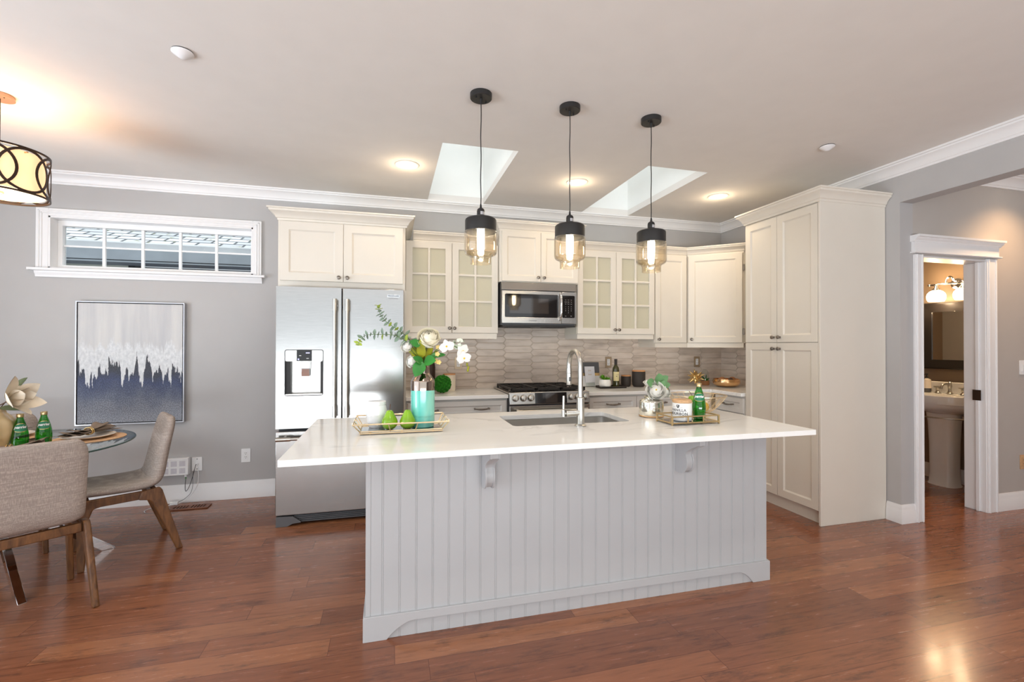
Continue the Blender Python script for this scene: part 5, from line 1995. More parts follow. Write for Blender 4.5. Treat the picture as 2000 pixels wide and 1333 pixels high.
euca('eucalyptus sprig reaching up and left from the turquoise vase', [(vx, vy, ZTR + 0.27), (0.145, 2.44, 1.30), (0.085, 2.425, 1.385), (0.035, 2.42, 1.425), (-0.02, 2.42, 1.465), (-0.05, 2.42, 1.505), (-0.058, 2.43, 1.545)], 17, 0.036, 0.020, 5, 0)
euca('eucalyptus sprig arching low to the left from the turquoise vase', [(vx, vy, ZTR + 0.27), (0.14, 2.43, 1.29), (0.085, 2.41, 1.36), (0.02, 2.41, 1.395), (-0.06, 2.42, 1.40), (-0.125, 2.42, 1.392), (-0.155, 2.42, 1.350)], 18, 0.036, 0.022, 8, 0)


def ranunculus(label, c, d, R):
    t = thing('ranunculus', label, 'flower', (vx, vy, ZTR + 0.27), 0, 'small white blooms in the turquoise vase')
    d = Vector(d).normalized()
    c = Vector(c)
    obj('petals', rose_mb(R, 6, 0.95, 9).xf(orient(d, c)), MT['petal'], t, smooth=60)
    obj('stem', MB().tube(stem_pts(c - d * R * 0.3), 0.002, 6), MT['stem'], t)


ranunculus('small round white bloom left of the big rose', (0.080, 2.405, 1.340), (-0.5, -0.7, 0.4), 0.030)
ranunculus('small white bloom half hidden behind the leaves at the vase neck', (0.103, 2.425, 1.262), (-0.8, -0.4, 0.1), 0.030)

t = thing('yellow_foliage', 'yellow-green leaves filling the middle of the turquoise vase bouquet', 'foliage', (vx, vy, ZTR + 0.27))
lv = MB()
rnd = random.Random(4)
for i in range(16):
    a = rnd.uniform(0, 2 * pi)
    d = Vector((0.75 * cos(a), 0.45 * sin(a) - 0.25, rnd.uniform(0.5, 1.3)))
    p = (vx + 0.01 * cos(a), vy - 0.01 + 0.01 * sin(a), ZV - 0.02 + rnd.uniform(0, 0.05))
    lv.join(leaf_mb(p, d, (cos(a), -1, 0.3), rnd.uniform(0.075, 0.11), rnd.uniform(0.032, 0.048), 0.25, 0.2))
obj('leaves', lv, MT['leafy'], t, smooth=60)
obj('stem', MB().tube([(vx, vy, ZTR + 0.275), (vx, vy, ZV + 0.03)], 0.004, 6), MT['stem'], t)
bl = MB()
for c in ((0.232, 2.41, 1.263), (0.243, 2.40, 1.258), (0.236, 2.41, 1.30), (0.24, 2.42, 1.335)):
    for k in range(5):
        a = k * 2 * pi / 5
        bl.join(leaf_mb(c, (cos(a), -0.6, sin(a)), (0, -1, 0), 0.016, 0.013, 0.1, 0.0, n=4))
obj('blossoms', bl, PM('pale_yellow_blossom', srgb(240, 214, 140), 0.7, var=0.1), t, smooth=60)


def orchid(m, c, face, s, roll):
    M = orient(face, c, roll)
    for a, ln, w in ((90, 1.0, 0.75), (215, 0.95, 0.7), (325, 0.95, 0.7), (5, 1.05, 1.1), (175, 1.05, 1.1)):
        e = radians(a)
        m.join(leaf_mb((0, 0, 0), (cos(e), sin(e), 0.15), (0, 0, 1), s * ln, s * w, -0.1, 0.15), M)


t = thing('orchid_spray', 'white orchid spray arching to the right out of the turquoise vase', 'flower', (vx, vy, ZTR + 0.27))
sp = [(vx + 0.005, vy, ZTR + 0.27), (0.19, 2.44, 1.26), (0.225, 2.42, 1.315), (0.265, 2.41, 1.345), (0.31, 2.41, 1.348), (0.345, 2.41, 1.33), (0.375, 2.41, 1.30), (0.392, 2.41, 1.25), (0.396, 2.41, 1.215)]
obj('stem', MB().tube(sp, [0.0028, 0.0026, 0.0025, 0.0023, 0.0022, 0.002, 0.0018, 0.0014, 0.001], 8), MT['stem'], t)
for c, f, s, r in (((0.283, 2.395, 1.338), (-0.3, -0.9, 0.2), 0.040, 0.3), ((0.366, 2.395, 1.315), (0.3, -0.9, -0.1), 0.038, 0.9), ((0.372, 2.39, 1.278), (0.2, -0.95, -0.15), 0.040, 0.2)):
    m = MB()
    orchid(m, c, f, s, r)
    b_ = obj('blossom', m, MT['petal'], t, smooth=60)
    obj('lip', MB().sphere(Vector(c) + Vector(f).normalized() * 0.006, 0.005, 8, 6), MT['yellowc'], b_)
bm_ = MB()
for c in ((0.392, 2.41, 1.245), (0.398, 2.408, 1.228), (0.396, 2.41, 1.214)):
    bm_.sphere(c, 0.0075, 8, 6, (0.8, 0.8, 1.2))
obj('buds', bm_, MT['leafy'], t)

t = thing('hydrangea_sprig', 'pale hydrangea cluster of tiny petals at the far right of the vase bouquet', 'flower', (vx, vy, ZTR + 0.27))
obj('stem', MB().tube([(vx, vy + 0.005, ZTR + 0.27), (0.20, 2.45, 1.27), (0.27, 2.44, 1.345), (0.335, 2.43, 1.36)], 0.0018, 6), MT['stem'], t)
m = MB()
rnd = random.Random(6)
for i in range(26):
    u, v = rnd.uniform(0, 2 * pi), rnd.uniform(-1, 1)
    q = sqrt(1 - v * v)
    c = Vector((0.355, 2.43, 1.352)) + Vector((q * cos(u) * 0.034, q * sin(u) * 0.022, v * 0.024))
    f = (c - Vector((0.355, 2.44, 1.352))).normalized()
    M = orient(f, c, rnd.uniform(0, 2))
    for k in range(4):
        a = k * pi / 2
        m.join(leaf_mb((0, 0, 0), (cos(a), sin(a), 0.2), (0, 0, 1), 0.012, 0.011, 0.1, 0.0, n=4), M)
obj('florets', m, PM('pale_mint_florets', srgb(230, 238, 222), 0.7, var=0.06), t, smooth=60)

# ------------------------------------------------------------------ right-hand tray on the island
t = thing('gold_tray', 'small square-edged gold tray with mirror base on the right of the island', 'tray', (1.63, 2.275, IZ))
a0, a1, c0, c1 = 1.481, 1.776, 2.200, 2.348
m = MB()
hw_ = 0.0045
for xx in (a0, a1):
    for yy in (c0, c1):
        m.box(xx - hw_, xx + hw_, yy - hw_, yy + hw_, IZ, IZ + 0.05)
for zz in (IZ + 0.012, IZ + 0.0465):
    for yy in (c0, c1):
        m.box(a0, a1, yy - 0.0035, yy + 0.0035, zz - 0.0035, zz + 0.0035)
    for xx in (a0, a1):
        m.box(xx - 0.0035, xx + 0.0035, c0, c1, zz - 0.0035, zz + 0.0035)
for q in (1 / 3, 2 / 3):
    for yy in (c0, c1):
        m.box(lerp(a0, a1, q) - 0.004, lerp(a0, a1, q) + 0.004, yy - 0.0036, yy + 0.0036, IZ + 0.012, IZ + 0.0465)
obj('frame', m, MT['brass'], t, smooth=0, bevel=0.001, seg=1)
obj('mirror_base', MB().box(a0 + 0.004, a1 - 0.004, c0 + 0.004, c1 - 0.004, IZ + 0.011, IZ + 0.0145), MT['mirror'], t, smooth=0)
ZT2 = IZ + 0.0147

cx_, cy_ = 1.589, 2.268
t = thing('candle', 'white jar candle with cork lid and black lettering in the small gold tray', 'candle', (cx_, cy_, ZT2), local=True)
R = 0.053
obj('jar', MB().lathe([(0.0, 0.0), (R - 0.006, 0.0), (R - 0.001, 0.004), (R, 0.01), (R, 0.098), (R - 0.002, 0.1), (0.0, 0.1)], (0, 0, 0), 44), MT['whitec'], t)
obj('lid', MB().lathe([(0.0, 0.1005), (R - 0.003, 0.1005), (R - 0.001, 0.103), (R - 0.001, 0.114), (R - 0.005, 0.118), (0.0, 0.118)], (0, 0, 0), 44), MT['cork'], t)


def wrap(mb, R, a0, z0):
    """bend flat lettering (x right, y up) around a vertical cylinder, centred on angle a0"""
    out = MB()
    out.f = mb.f
    out.v = [Vector(((R + p.z) * cos(a0 + p.x / R), (R + p.z) * sin(a0 + p.x / R), z0 + p.y)) for p in mb.v]
    return out


fa = math.atan2(-cy_, -cx_) - 0.42
for body, s, z, sp_ in (('VANILLA', 0.0205, 0.062, 1.12), ('BOURBON', 0.0205, 0.042, 1.12)):
    obj('lettering', wrap(text_mb(body, s, 0.0002, spacing=sp_, bold=0.0004), R + 0.0003, fa, z), MT['ink'], t, smooth=0)
obj('lettering', wrap(text_mb('SOY WAX CANDLE', 0.0062, 0.0002, spacing=1.2), R + 0.0003, fa, 0.022), MT['darkgrey'], t, smooth=0)
sh_ = MB()
sh_.plate('z', 0, 0.0003, [(-0.0085, 0.008), (0.0085, 0.008), (0.0085, -0.001), (0.005, -0.007), (0, -0.0095), (-0.005, -0.007), (-0.0085, -0.001)],
          [[(-0.0055, 0.002), (-0.0015, 0.006), (0.001, 0.002), (-0.002, -0.002)], [(0.002, 0.0), (0.005, 0.004), (0.006, -0.001)]])
obj('emblem', wrap(sh_, R + 0.0003, fa, 0.084), MT['ink'], t, smooth=0)
for s in (-1, 1):
    ln = MB()
    for i in range(8):
        x = s * (0.012 + 0.022 * i / 7)
        ln.v += [Vector((x, -0.0004, 0.0001)), Vector((x, 0.0004, 0.0001))]
    ln.f = [(2 * i, 2 * i + 2, 2 * i + 3, 2 * i + 1) for i in range(7)]
    obj('printed_line', wrap(ln, R + 0.0003, fa, 0.079), MT['ink'], t, smooth=0)


def bottle(label, x, y, z, turn):
    t = thing('water_bottle', label, 'bottle', (x, y, z), 0, 'green sparkling water bottles', local=True)
    gp = [(0.0, 0.004), (0.018, 0.0), (0.028, 0.001), (0.033, 0.008), (0.0345, 0.03), (0.0365, 0.055), (0.0365, 0.075), (0.034, 0.10), (0.028, 0.13), (0.021, 0.155), (0.0155, 0.172), (0.0135, 0.182), (0.0135, 0.19), (0.0, 0.19)]
    obj('glass', MB().lathe(gp, (0, 0, 0), 36), MT['greenglass'], t, smooth=60)
    lp = [(0.0, 0.006), (0.026, 0.005), (0.0305, 0.012), (0.0325, 0.03), (0.034, 0.055), (0.0, 0.0555)]
    obj('water', MB().lathe(lp, (0, 0, 0), 30), MT['greenliq'], t)
    obj('cap', MB().lathe([(0.0, 0.2045), (0.0135, 0.2045), (0.0152, 0.202), (0.0156, 0.186), (0.0150, 0.1845), (0.0, 0.1845)], (0, 0, 0), 28), MT['brass'], t)
    a0_ = math.atan2(-y, -x) + turn
    def cone(mb, zc_):
        out = MB()
        out.f = mb.f
        vv = []
        for p in mb.v:
            z_ = zc_ + p.y
            r_ = 0.034 - (z_ - 0.10) * 0.225 + 0.0006 + p.z if z_ > 0.10 else 0.0346 + p.z
            vv.append(Vector((r_ * cos(a0_ + p.x / 0.029), r_ * sin(a0_ + p.x / 0.029), z_)))
        out.v = vv
        return out
    def patch(pl, zt__):
        # subdivided lens shape so that it follows the shoulder
        g_ = MB()
        nx, ny = 14, 4
        for j in range(ny + 1):
            for i in range(nx + 1):
                u_ = -1 + 2 * i / nx
                hh = pl[1] * sqrt(max(0.0, 1 - u_ * u_)) * (1 if pl[2] == 'o' else 0.6) + (pl[1] * 0.4 if pl[2] != 'o' else 0)
                g_.v.append(Vector((u_ * pl[0], hh * (-1 + 2 * j / ny), zt__)))
        for j in range(ny):
            for i in range(nx):
                a_ = j * (nx + 1) + i
                g_.f.append((a_, a_ + 1, a_ + nx + 2, a_ + nx + 1))
        return g_
    obj('label_border', cone(patch((0.0305, 0.0235, 'b'), 0.0), 0.128), MT['gold'], t)
    obj('neck_label', cone(patch((0.0285, 0.0215, 'b'), 0.0005), 0.128), PM('dark_green_label', srgb(38, 124, 88), 0.5, var=0.08), t)
    obj('lettering', cone(text_mb('perrier', 0.0205, 0.0002, spacing=0.95, shear=0.15, bold=0.0006).xf(Matrix.Translation((0, 0, 0.0012))), 0.131), MT['white'], t, smooth=0)
    return t


bottle('green sparkling water bottle standing in the small gold tray on the island', 1.712, 2.285, ZT2, 0.1)

# tumbler with fruit, wire bowl with lemons
gx, gy_ = 1.768, 2.452
t = thing('tumbler', 'clear glass tumbler holding lemon slices behind the white candle', 'glass', (gx, gy_, IZ + 0.0003), local=True)
obj('glass', MB().lathe([(0.0, 0.0), (0.030, 0.0), (0.032, 0.003), (0.037, 0.09), (0.0355, 0.0905), (0.030, 0.008), (0.0, 0.007)], (0, 0, 0), 32), MT['clear'], t, smooth=50)
for k, (zz, ti) in enumerate(((0.03, 0.9), (0.055, 1.2))):
    s = MB().lathe([(0.0, -0.003), (0.022, -0.003), (0.024, 0.0), (0.022, 0.003), (0.0, 0.003)], (0, 0, 0), 24).xf(Matrix.Translation((0.002, -0.004 + 0.006 * k, zz)) @ Matrix.Rotation(ti, 4, 'X') @ Matrix.Rotation(0.4 * k, 4, 'Y'))
    tag(obj('lemon_slice', s.xf(Matrix.Translation((gx, gy_, IZ)))  , MT['lemon']), ('lower' if k == 0 else 'upper') + ' lemon slice inside the clear tumbler', 'lemon slice', 'lemon slices in the tumbler')
t = thing('lime', 'small green fruit with a long stem sitting on the tumbler rim', 'fruit', (gx + 0.012, gy_ - 0.01, IZ + 0.088), local=True)
obj('body', MB().lathe([(0.0, 0.002), (0.012, 0.004), (0.0205, 0.014), (0.022, 0.026), (0.018, 0.037), (0.008, 0.043), (0.0, 0.041)], (0, 0, 0), 24), MT['pear'], t, subsurf=1)
obj('stem', MB().tube([(0, 0, 0.041), (-0.008, 0, 0.055), (-0.02, 0.0, 0.068)], [0.0013, 0.0013, 0.0026], 8), MT['brownstem'], t)

bx0, by0 = 1.93, 2.60
t = thing('wire_bowl', 'round gold wire bowl on the island behind the green bottle', 'bowl', (bx0, by0, IZ), local=True)
m = MB()


def bowl_r(z):
    return 0.062 + 0.118 * (max(0, z) / 0.112) ** 0.62


for i in range(22):
    a = 2 * pi * i / 22
    m.tube([(bowl_r(z) * cos(a), bowl_r(z) * sin(a), z + 0.002) for z in [0.112 * k / 8 for k in range(9)]], 0.0013, 5)
for z, r in ((0.0, 0.0018), (0.112, 0.0028)):
    m.tube([(bowl_r(z) * cos(2 * pi * k / 48), bowl_r(z) * sin(2 * pi * k / 48), z + 0.002) for k in range(48)], r, 6, closed=True)
for k_ in range(13):
    z = 0.008 + 0.098 * k_ / 12
    m.tube([(bowl_r(z) * cos(2 * pi * k / 40), bowl_r(z) * sin(2 * pi * k / 40), z + 0.002 + 0.002 * sin(k * 1.3 + k_)) for k in range(40)], 0.0008, 4, closed=True)
for i in range(5):
    a = pi * i / 5
    m.tube([(0.062 * cos(a), 0.062 * sin(a), 0.002), (-0.062 * cos(a), -0.062 * sin(a), 0.002)], 0.0013, 5)
obj('wire_frame', m, MT['bamboogold'], t)


def lemon(label, x, y, z, rz, tilt=0.0):
    prof = [(0.0, -0.044), (0.006, -0.042), (0.010, -0.036), (0.023, -0.024), (0.031, -0.008), (0.0315, 0.006), (0.025, 0.022), (0.012, 0.035), (0.007, 0.041), (0.0, 0.043)]
    M = Matrix.Translation((x, y, z)) @ Matrix.Rotation(rz, 4, 'Z') @ Matrix.Rotation(pi / 2 + tilt, 4, 'Y')
    o = obj('lemon', MB().lathe(prof, (0, 0, 0), 24).xf(M), MT['lemon'], None, subsurf=1)
    tag(o, label, 'lemon', 'lemons in the wire bowl')


lemon('lemon at the right of the wire bowl', 1.975, 2.585, IZ + 0.036, 0.3)
lemon('lemon at the left of the wire bowl, seen behind the bottle', 1.885, 2.60, IZ + 0.036, 1.2)

# mercury glass vase of white roses
qx, qy = 1.549, 2.52
t = thing('mercury_vase', 'squat mottled silver glass vase on the island left of the small tray', 'vase', (qx, qy, IZ + 0.0003), local=True)
obj('body', MB().lathe([(0.0, 0.0), (0.066, 0.0), (0.070, 0.004), (0.0725, 0.012), (0.0725, 0.088), (0.069, 0.098), (0.055, 0.107), (0.042, 0.110), (0.040, 0.114), (0.042, 0.120), (0.046, 0.124), (0.042, 0.124), (0.038, 0.115), (0.036, 0.10), (0.0, 0.02)], (0, 0, 0), 44), MT['mercury'], t, smooth=40)
obj('foot', MB().lathe([(0.0675, 0.0005), (0.074, 0.003), (0.0745, 0.009), (0.0715, 0.012), (0.0675, 0.0005)], (0, 0, 0), 44), MT['copper'], t)


def white_rose(label, c, d, R, seed):
    t = thing('white_rose', label, 'flower', (qx, qy, IZ + 0.04), 0, 'white roses in the silver glass vase')
    d = Vector(d).normalized()
    c = Vector(c)
    obj('petals', rose_mb(R, 8, 0.75, seed).xf(orient(d, c)), MT['petal'], t, smooth=60)
    obj('centre', MB().sphere(c + d * R * 0.42, R * 0.10, 8, 6), MT['yellowc'], t)
    obj('stem', MB().tube([(qx, qy, IZ + 0.045), (qx + (c.x - qx) * 0.2, qy + (c.y - qy) * 0.2, IZ + 0.12), tuple(c - d * R * 0.25)], 0.0022, 6), MT['stem'], t)


white_rose('large open white rose facing forward in the silver vase', (1.553, 2.475, 1.072), (-0.40, -0.8, 0.30), 0.056, 21)
white_rose('white rose turned to the right in the silver vase', (1.632, 2.505, 1.07), (0.35, -0.75, 0.35), 0.048, 33)
white_rose('small white rose at the back of the silver vase', (1.56, 2.56, 1.115), (-0.1, -0.2, 1.0), 0.034, 5)
t = thing('eucalyptus_leaves', 'round green eucalyptus leaves above the white roses in the silver vase', 'foliage', (qx, qy, IZ + 0.05))
obj('stem', MB().tube([(qx, qy, IZ + 0.055), (qx + 0.003, qy, 1.07), (1.593, 2.50, 1.125)], 0.002, 6).tube([(qx + 0.003, qy, 1.06), (1.545, 2.50, 1.11)], 0.0018, 6).tube([(qx + 0.003, qy, 1.07), (1.63, 2.51, 1.135)], 0.0018, 6), MT['stem'], t)
m = MB()
for p, d, l_, w_ in (((1.555, 2.49, 1.11), (-0.95, -0.2, 0.25), 0.062, 0.062), ((1.588, 2.495, 1.115), (-0.1, -0.2, 1.0), 0.062, 0.066), ((1.585, 2.485, 1.105), (-0.7, -0.4, 0.55), 0.045, 0.042),
                     ((1.592, 2.48, 1.10), (0.4, -0.4, 0.8), 0.04, 0.03), ((1.60, 2.50, 1.125), (0.85, -0.1, 0.55), 0.062, 0.045), ((1.595, 2.49, 1.105), (0.95, -0.25, 0.05), 0.062, 0.046), ((1.64, 2.52, 1.10), (0.9, -0.1, -0.1), 0.035, 0.016)):
    m.join(leaf_mb(p, d, (0.0, -0.9, 0.35), l_, w_, 0.1, 0.08))
obj('leaves', m, MT['eucb'], t, smooth=60)

# ------------------------------------------------------------------ back worktop, left of the range
ZB = ZT + 0.0005
rnd = random.Random(2)
m = MB().sphere((0, 0, 0), 0.072, 20, 14)
for i in range(90):
    z = 1 - 2 * (i + 0.5) / 90
    a = i * 2.39996
    q = sqrt(1 - z * z)
    n = Vector((q * cos(a), q * sin(a), z))
    M = orient(n, n * 0.074, rnd.uniform(0, 3))
    m.join(MB().sphere((0, 0, 0), 0.0145 * rnd.uniform(0.85, 1.25), 10, 7, (1.0, 0.75, 0.62)).xf(M))
tag(obj('moss_ball', m.xf(Matrix.Translation((0.452, 4.15, ZB + 0.083))), MT['moss']), 'round bright green moss ball on the worktop left of the range', 'moss ball')
t = thing('canister', 'cream canister with a wood lid behind the green moss ball', 'canister', (0.540, 4.35, ZB), local=True)
obj('body', MB().lathe([(0.0, 0.0), (0.052, 0.0), (0.056, 0.005), (0.057, 0.02), (0.057, 0.148), (0.055, 0.151), (0.0, 0.151)], (0, 0, 0), 36), MT['creamware'], t)
obj('lid', MB().lathe([(0.0, 0.1515), (0.056, 0.1515), (0.057, 0.154), (0.056, 0.162), (0.0, 0.162)], (0, 0, 0), 36), MT['bamboo'], t)
t = thing('bottle_vase', 'dark bronze bottle mostly hidden behind the turquoise vase', 'bottle', (0.372, 4.40, ZB), local=True)
obj('body', MB().lathe([(0.0, 0.0), (0.038, 0.0), (0.041, 0.004), (0.041, 0.22), (0.036, 0.255), (0.026, 0.28), (0.018, 0.29), (0.018, 0.305), (0.0, 0.305)], (0, 0, 0), 32), MT['bronze'], t)

# ------------------------------------------------------------------ back worktop, right of the range
# leaning serving board
BW = Matrix.Translation((2.02, 4.425, ZB + 0.004)) @ Matrix.Rotation(-0.17, 4, 'X')
t = thing('serving_board', 'dark grey and white board with a gold stripe leaning on the backsplash by the tap', 'board', (2.02, 4.425, ZB), local=True)
Lb = Matrix.Translation((0, 0, 0.004)) @ Matrix.Rotation(-0.17, 4, 'X')
wB = 0.1
obj('white_part', MB().box(-wB, wB, -0.008, 0.008, 0.0, 0.108).xf(Lb), MT['whitec'], t, bevel=0.001)
obj('gold_stripe', MB().box(-wB, wB, -0.008, 0.008, 0.1085, 0.138).xf(Lb), MT['gold'], t, bevel=0.001)
obj('grey_part', MB().box(-wB, wB, -0.008, 0.008, 0.1385, 0.25).xf(Lb), MT['darkgrey'], t, bevel=0.001)
Lc = Matrix.Translation((2.002, 4.398, ZB + 0.004)) @ Matrix.Rotation(-0.17, 4, 'X')
t = thing('card', 'folded white card propped against the grey and white board', 'card', (2.002, 4.398, ZB), local=True)
Lc0 = Matrix.Translation((0, 0, 0.0)) @ Matrix.Rotation(-0.17, 4, 'X')
obj('sheet', MB().box(-0.055, 0.055, -0.001, 0.001, 0.045, 0.212).box(-0.055, 0.055, -0.0022, -0.001, 0.045, 0.095).xf(Lc0), PM('pale_card', srgb(226, 226, 230), 0.7, var=0.02), t, smooth=0)
obj('support', MB().box(-0.05, 0.05, 0.0, 0.002, 0.0, 0.046).xf(Lc0), MT['clear'], t, smooth=0)
tm = text_mb('DO', 0.02, 0.0002).xf(Lc0 @ Matrix.Translation((0, -0.0014, 0.168)) @ FACE_NEG_Y)
obj('lettering', tm, MT['gold'], t, smooth=0)
tm = text_mb('Small', 0.018, 0.0002).xf(Lc0 @ Matrix.Translation((0, -0.0014, 0.128)) @ FACE_NEG_Y)
obj('lettering', tm, MT['gold'], t, smooth=0)

t = thing('serving_tray', 'low black tray on the worktop under the succulent and wine bottle', 'tray', (2.15, 4.26, ZB))
trp = [(2.012, 4.195), (2.30, 4.195), (2.32, 4.345), (2.032, 4.345)]
tray_z = ZB + 0.006
obj('base', MB().plate('z', ZB, tray_z, trp), MT['stoneware'], t, smooth=0)
m = MB()
for (p, q) in zip(trp, trp[1:] + trp[:1]):
    d = Vector((q[0] - p[0], q[1] - p[1])).normalized()
    n = Vector((-d.y, d.x)) * 0.005
    m.plate('z', ZB + 0.0005, ZB + 0.02, [p, q, (q[0] + n.x, q[1] + n.y), (p[0] + n.x, p[1] + n.y)])
obj('rim', m, MT['stoneware'], t, smooth=0)

pz = tray_z + 0.0005
t = thing('potted_succulent', 'leafy green succulent in a white pot on the black tray', 'plant', (2.092, 4.255, pz), local=True)
obj('pot', MB().lathe([(0.0, 0.0), (0.048, 0.0), (0.058, 0.012), (0.062, 0.03), (0.060, 0.058), (0.052, 0.080), (0.049, 0.080), (0.055, 0.056), (0.0, 0.05)], (0, 0, 0), 40), MT['whitec'], t, smooth=50)
obj('soil', MB().lathe([(0.0, 0.073), (0.0515, 0.073), (0.0515, 0.066), (0.0, 0.066)], (0, 0, 0), 24), MT['brownstem'], t)
obj('bead', MB().sphere((-0.018, -0.052, 0.008), 0.006, 10, 6), MT['copper'], t)
m = MB()
rnd = random.Random(12)
for cx__, cz__, n_, s_ in ((-0.028, 0.105, 13, 0.045), (0.03, 0.08, 15, 0.05), (-0.006, 0.085, 8, 0.04)):
    for i in range(n_):
        a = i * 2.4
        e = 0.15 + 1.1 * i / n_
        d = Vector((cos(a) * cos(e), sin(a) * cos(e), sin(e)))
        m.join(leaf_mb((cx__ + d.x * 0.004, d.y * 0.004, cz__ - 0.014), d, (0, 0, 1), s_ * rnd.uniform(0.7, 1.0), 0.02, 0.25, -0.15, th=0.002))
m.tube([(-0.025, 0, 0.07), (-0.028, 0, 0.10)], 0.006, 6).tube([(0.025, 0, 0.065), (0.03, 0, 0.075)], 0.006, 6)
obj('leaves', m, PM('succulent_green', srgb(104, 168, 40), 0.45, var=0.3, scale=26), t, smooth=60)

t = thing('wine_bottle', 'dark green wine bottle with a cream label on the black tray', 'bottle', (2.230, 4.29, pz), local=True)
obj('glass', MB().lathe([(0.0, 0.0), (0.030, 0.0), (0.034, 0.004), (0.0345, 0.17), (0.031, 0.195), (0.018, 0.215), (0.0135, 0.226), (0.0135, 0.28), (0.0, 0.28)], (0, 0, 0), 36), MT['oliveglass'], t)
obj('capsule', MB().lathe([(0.0, 0.283), (0.0145, 0.283), (0.0155, 0.279), (0.0155, 0.268), (0.0145, 0.266), (0.0145, 0.225), (0.0, 0.225)], (0, 0, 0), 28), MT['stoneware'], t)
a0_ = math.atan2(-4.29, -2.23) + 0.25
lab = MB()
for i in range(13):
    x = -0.034 + 0.068 * i / 12
    lab.v += [Vector((x, 0.0, 0)), Vector((x, 0.092, 0))]
lab.f = [(2 * i, 2 * i + 2, 2 * i + 3, 2 * i + 1) for i in range(12)]
obj('label', wrap(lab, 0.0349, a0_, 0.062), MT['paper'], t)
obj('label_mark', wrap(MB().plate('z', 0, 0.0002, [(-0.006, 0), (0.006, 0), (0.006, 0.004), (0.0, 0.008), (-0.006, 0.004)]), 0.0352, a0_, 0.105), MT['ink'], t, smooth=0)
ln = MB()
for i in range(9):
    x = -0.004 + 0.032 * i / 8
    ln.v += [Vector((x, 0, 0)), Vector((x, 0.0016, 0))]
ln.f = [(2 * i, 2 * i + 2, 2 * i + 3, 2 * i + 1) for i in range(8)]
obj('label_line', wrap(ln, 0.0352, a0_, 0.126), MT['ink'], t, smooth=0)


def canister(label, x, y, r, h, z=ZB):
    t = thing('canister', label, 'canister', (x, y, z), 0, 'black canisters by the backsplash', local=True)
    obj('body', MB().lathe([(0.0, 0.0), (r * 0.72, 0.0), (r * 0.80, 0.004), (r * 0.93, h * 0.13), (r, h * 0.32), (r, h * 0.97), (r * 0.97, h), (0.0, h)], (0, 0, 0), 40), MT['stoneware'], t)
    obj('lid', MB().lathe([(0.0, h + 0.0005), (r * 0.97, h + 0.0005), (r * 0.99, h + 0.003), (r * 0.97, h + 0.012), (0.0, h + 0.013)], (0, 0, 0), 40), MT['bamboo'], t)


canister('short black canister with a wood lid beside the wine bottle', 2.383, 4.36, 0.050, 0.107)
canister('tall black canister with a wood lid behind the white roses', 2.502, 4.31, 0.068, 0.158)

# gold spiked ornament
m = MB().sphere((0, 0, 0), 0.048, 24, 16)
t_ = (1 + sqrt(5)) / 2
dirs = [Vector(p).normalized() for p in ((-1, t_, 0), (1, t_, 0), (-1, -t_, 0), (1, -t_, 0), (0, -1, t_), (0, 1, t_), (0, -1, -t_), (0, 1, -t_), (t_, 0, -1), (t_, 0, 1), (-t_, 0, -1), (-t_, 0, 1),
                                         (1, 1, 1), (-1, 1, 1), (1, -1, 1), (-1, -1, 1), (1, 1, -1), (-1, 1, -1), (1, -1, -1), (-1, -1, -1))]
Rm = Matrix.Rotation(0.35, 3, 'X') @ Matrix.Rotation(0.2, 3, 'Z')
for d in dirs:
    d = Rm @ d
    M = orient(d, d * 0.038)
    m.join(MB().lathe([(0.024, 0.0), (0.016, 0.010), (0.010, 0.020), (0.006, 0.035), (0.0025, 0.052), (0.0, 0.055)], (0, 0, 0), 12).xf(M))
zmin = min(p.z for p in m.v)
tag(obj('spiked_ornament', m.xf(Matrix.Translation((3.146, 4.25, ZB - zmin))), MT['gold'], smooth=50), 'shiny gold spiked ball ornament on the right-hand worktop', 'ornament')

t = thing('terrarium', 'small succulent under a clear glass dome in a brown planter behind the gold bowl', 'plant', (3.318, 4.33, ZB), local=True)
obj('planter', MB().lathe([(0.0, 0.0), (0.042, 0.0), (0.046, 0.004), (0.048, 0.012), (0.047, 0.048), (0.044, 0.048), (0.043, 0.03), (0.0, 0.03)], (0, 0, 0), 36), MT['terracotta'], t)
obj('soil', MB().lathe([(0.0, 0.042), (0.0435, 0.042), (0.043, 0.03), (0.0, 0.03)], (0, 0, 0), 20), MT['brownstem'], t)
m = MB()
for d, ln in (((-0.55, 0, 0.8), 0.07), ((0.15, -0.1, 1.0), 0.075), ((0.7, -0.2, 0.55), 0.06), ((0.45, 0.3, 0.8), 0.055), ((-0.2, 0.4, 0.9), 0.05), ((-0.15, -0.5, 0.8), 0.045)):
    m.join(leaf_mb((0, 0, 0.040), d, (0.3, -0.9, 0.3), ln, 0.022, 0.25, -0.05, th=0.002))
obj('leaves', m, MT['leaf'], t, smooth=60)
obj('glass_dome', MB().lathe([(0.040, 0.043), (0.041, 0.10), (0.038, 0.13), (0.028, 0.155), (0.010, 0.168), (0.0, 0.169)], (0, 0, 0), 32), MT['clear'], t, smooth=60)

gbx, gby = 3.392, 4.085
t = thing('hammered_bowl', 'round hammered rose-gold bowl near the pantry', 'bowl', (gbx, gby, ZB), local=True)
obj('bowl', MB().lathe([(0.0, 0.0), (0.078, 0.0), (0.10, 0.006), (0.122, 0.022), (0.131, 0.042), (0.131, 0.062), (0.127, 0.082), (0.123, 0.082), (0.127, 0.06), (0.12, 0.03), (0.095, 0.012), (0.0, 0.008)], (0, 0, 0), 64), MT['copper'], t, smooth=60)


def wood_ball(label, x, y, r, mat):
    o = obj('decor_ball', MB().sphere((x, y, ZB + 0.012 + 0.05), r, 20, 14), mat)
    tag(o, label, 'decor ball', 'balls in the hammered bowl')


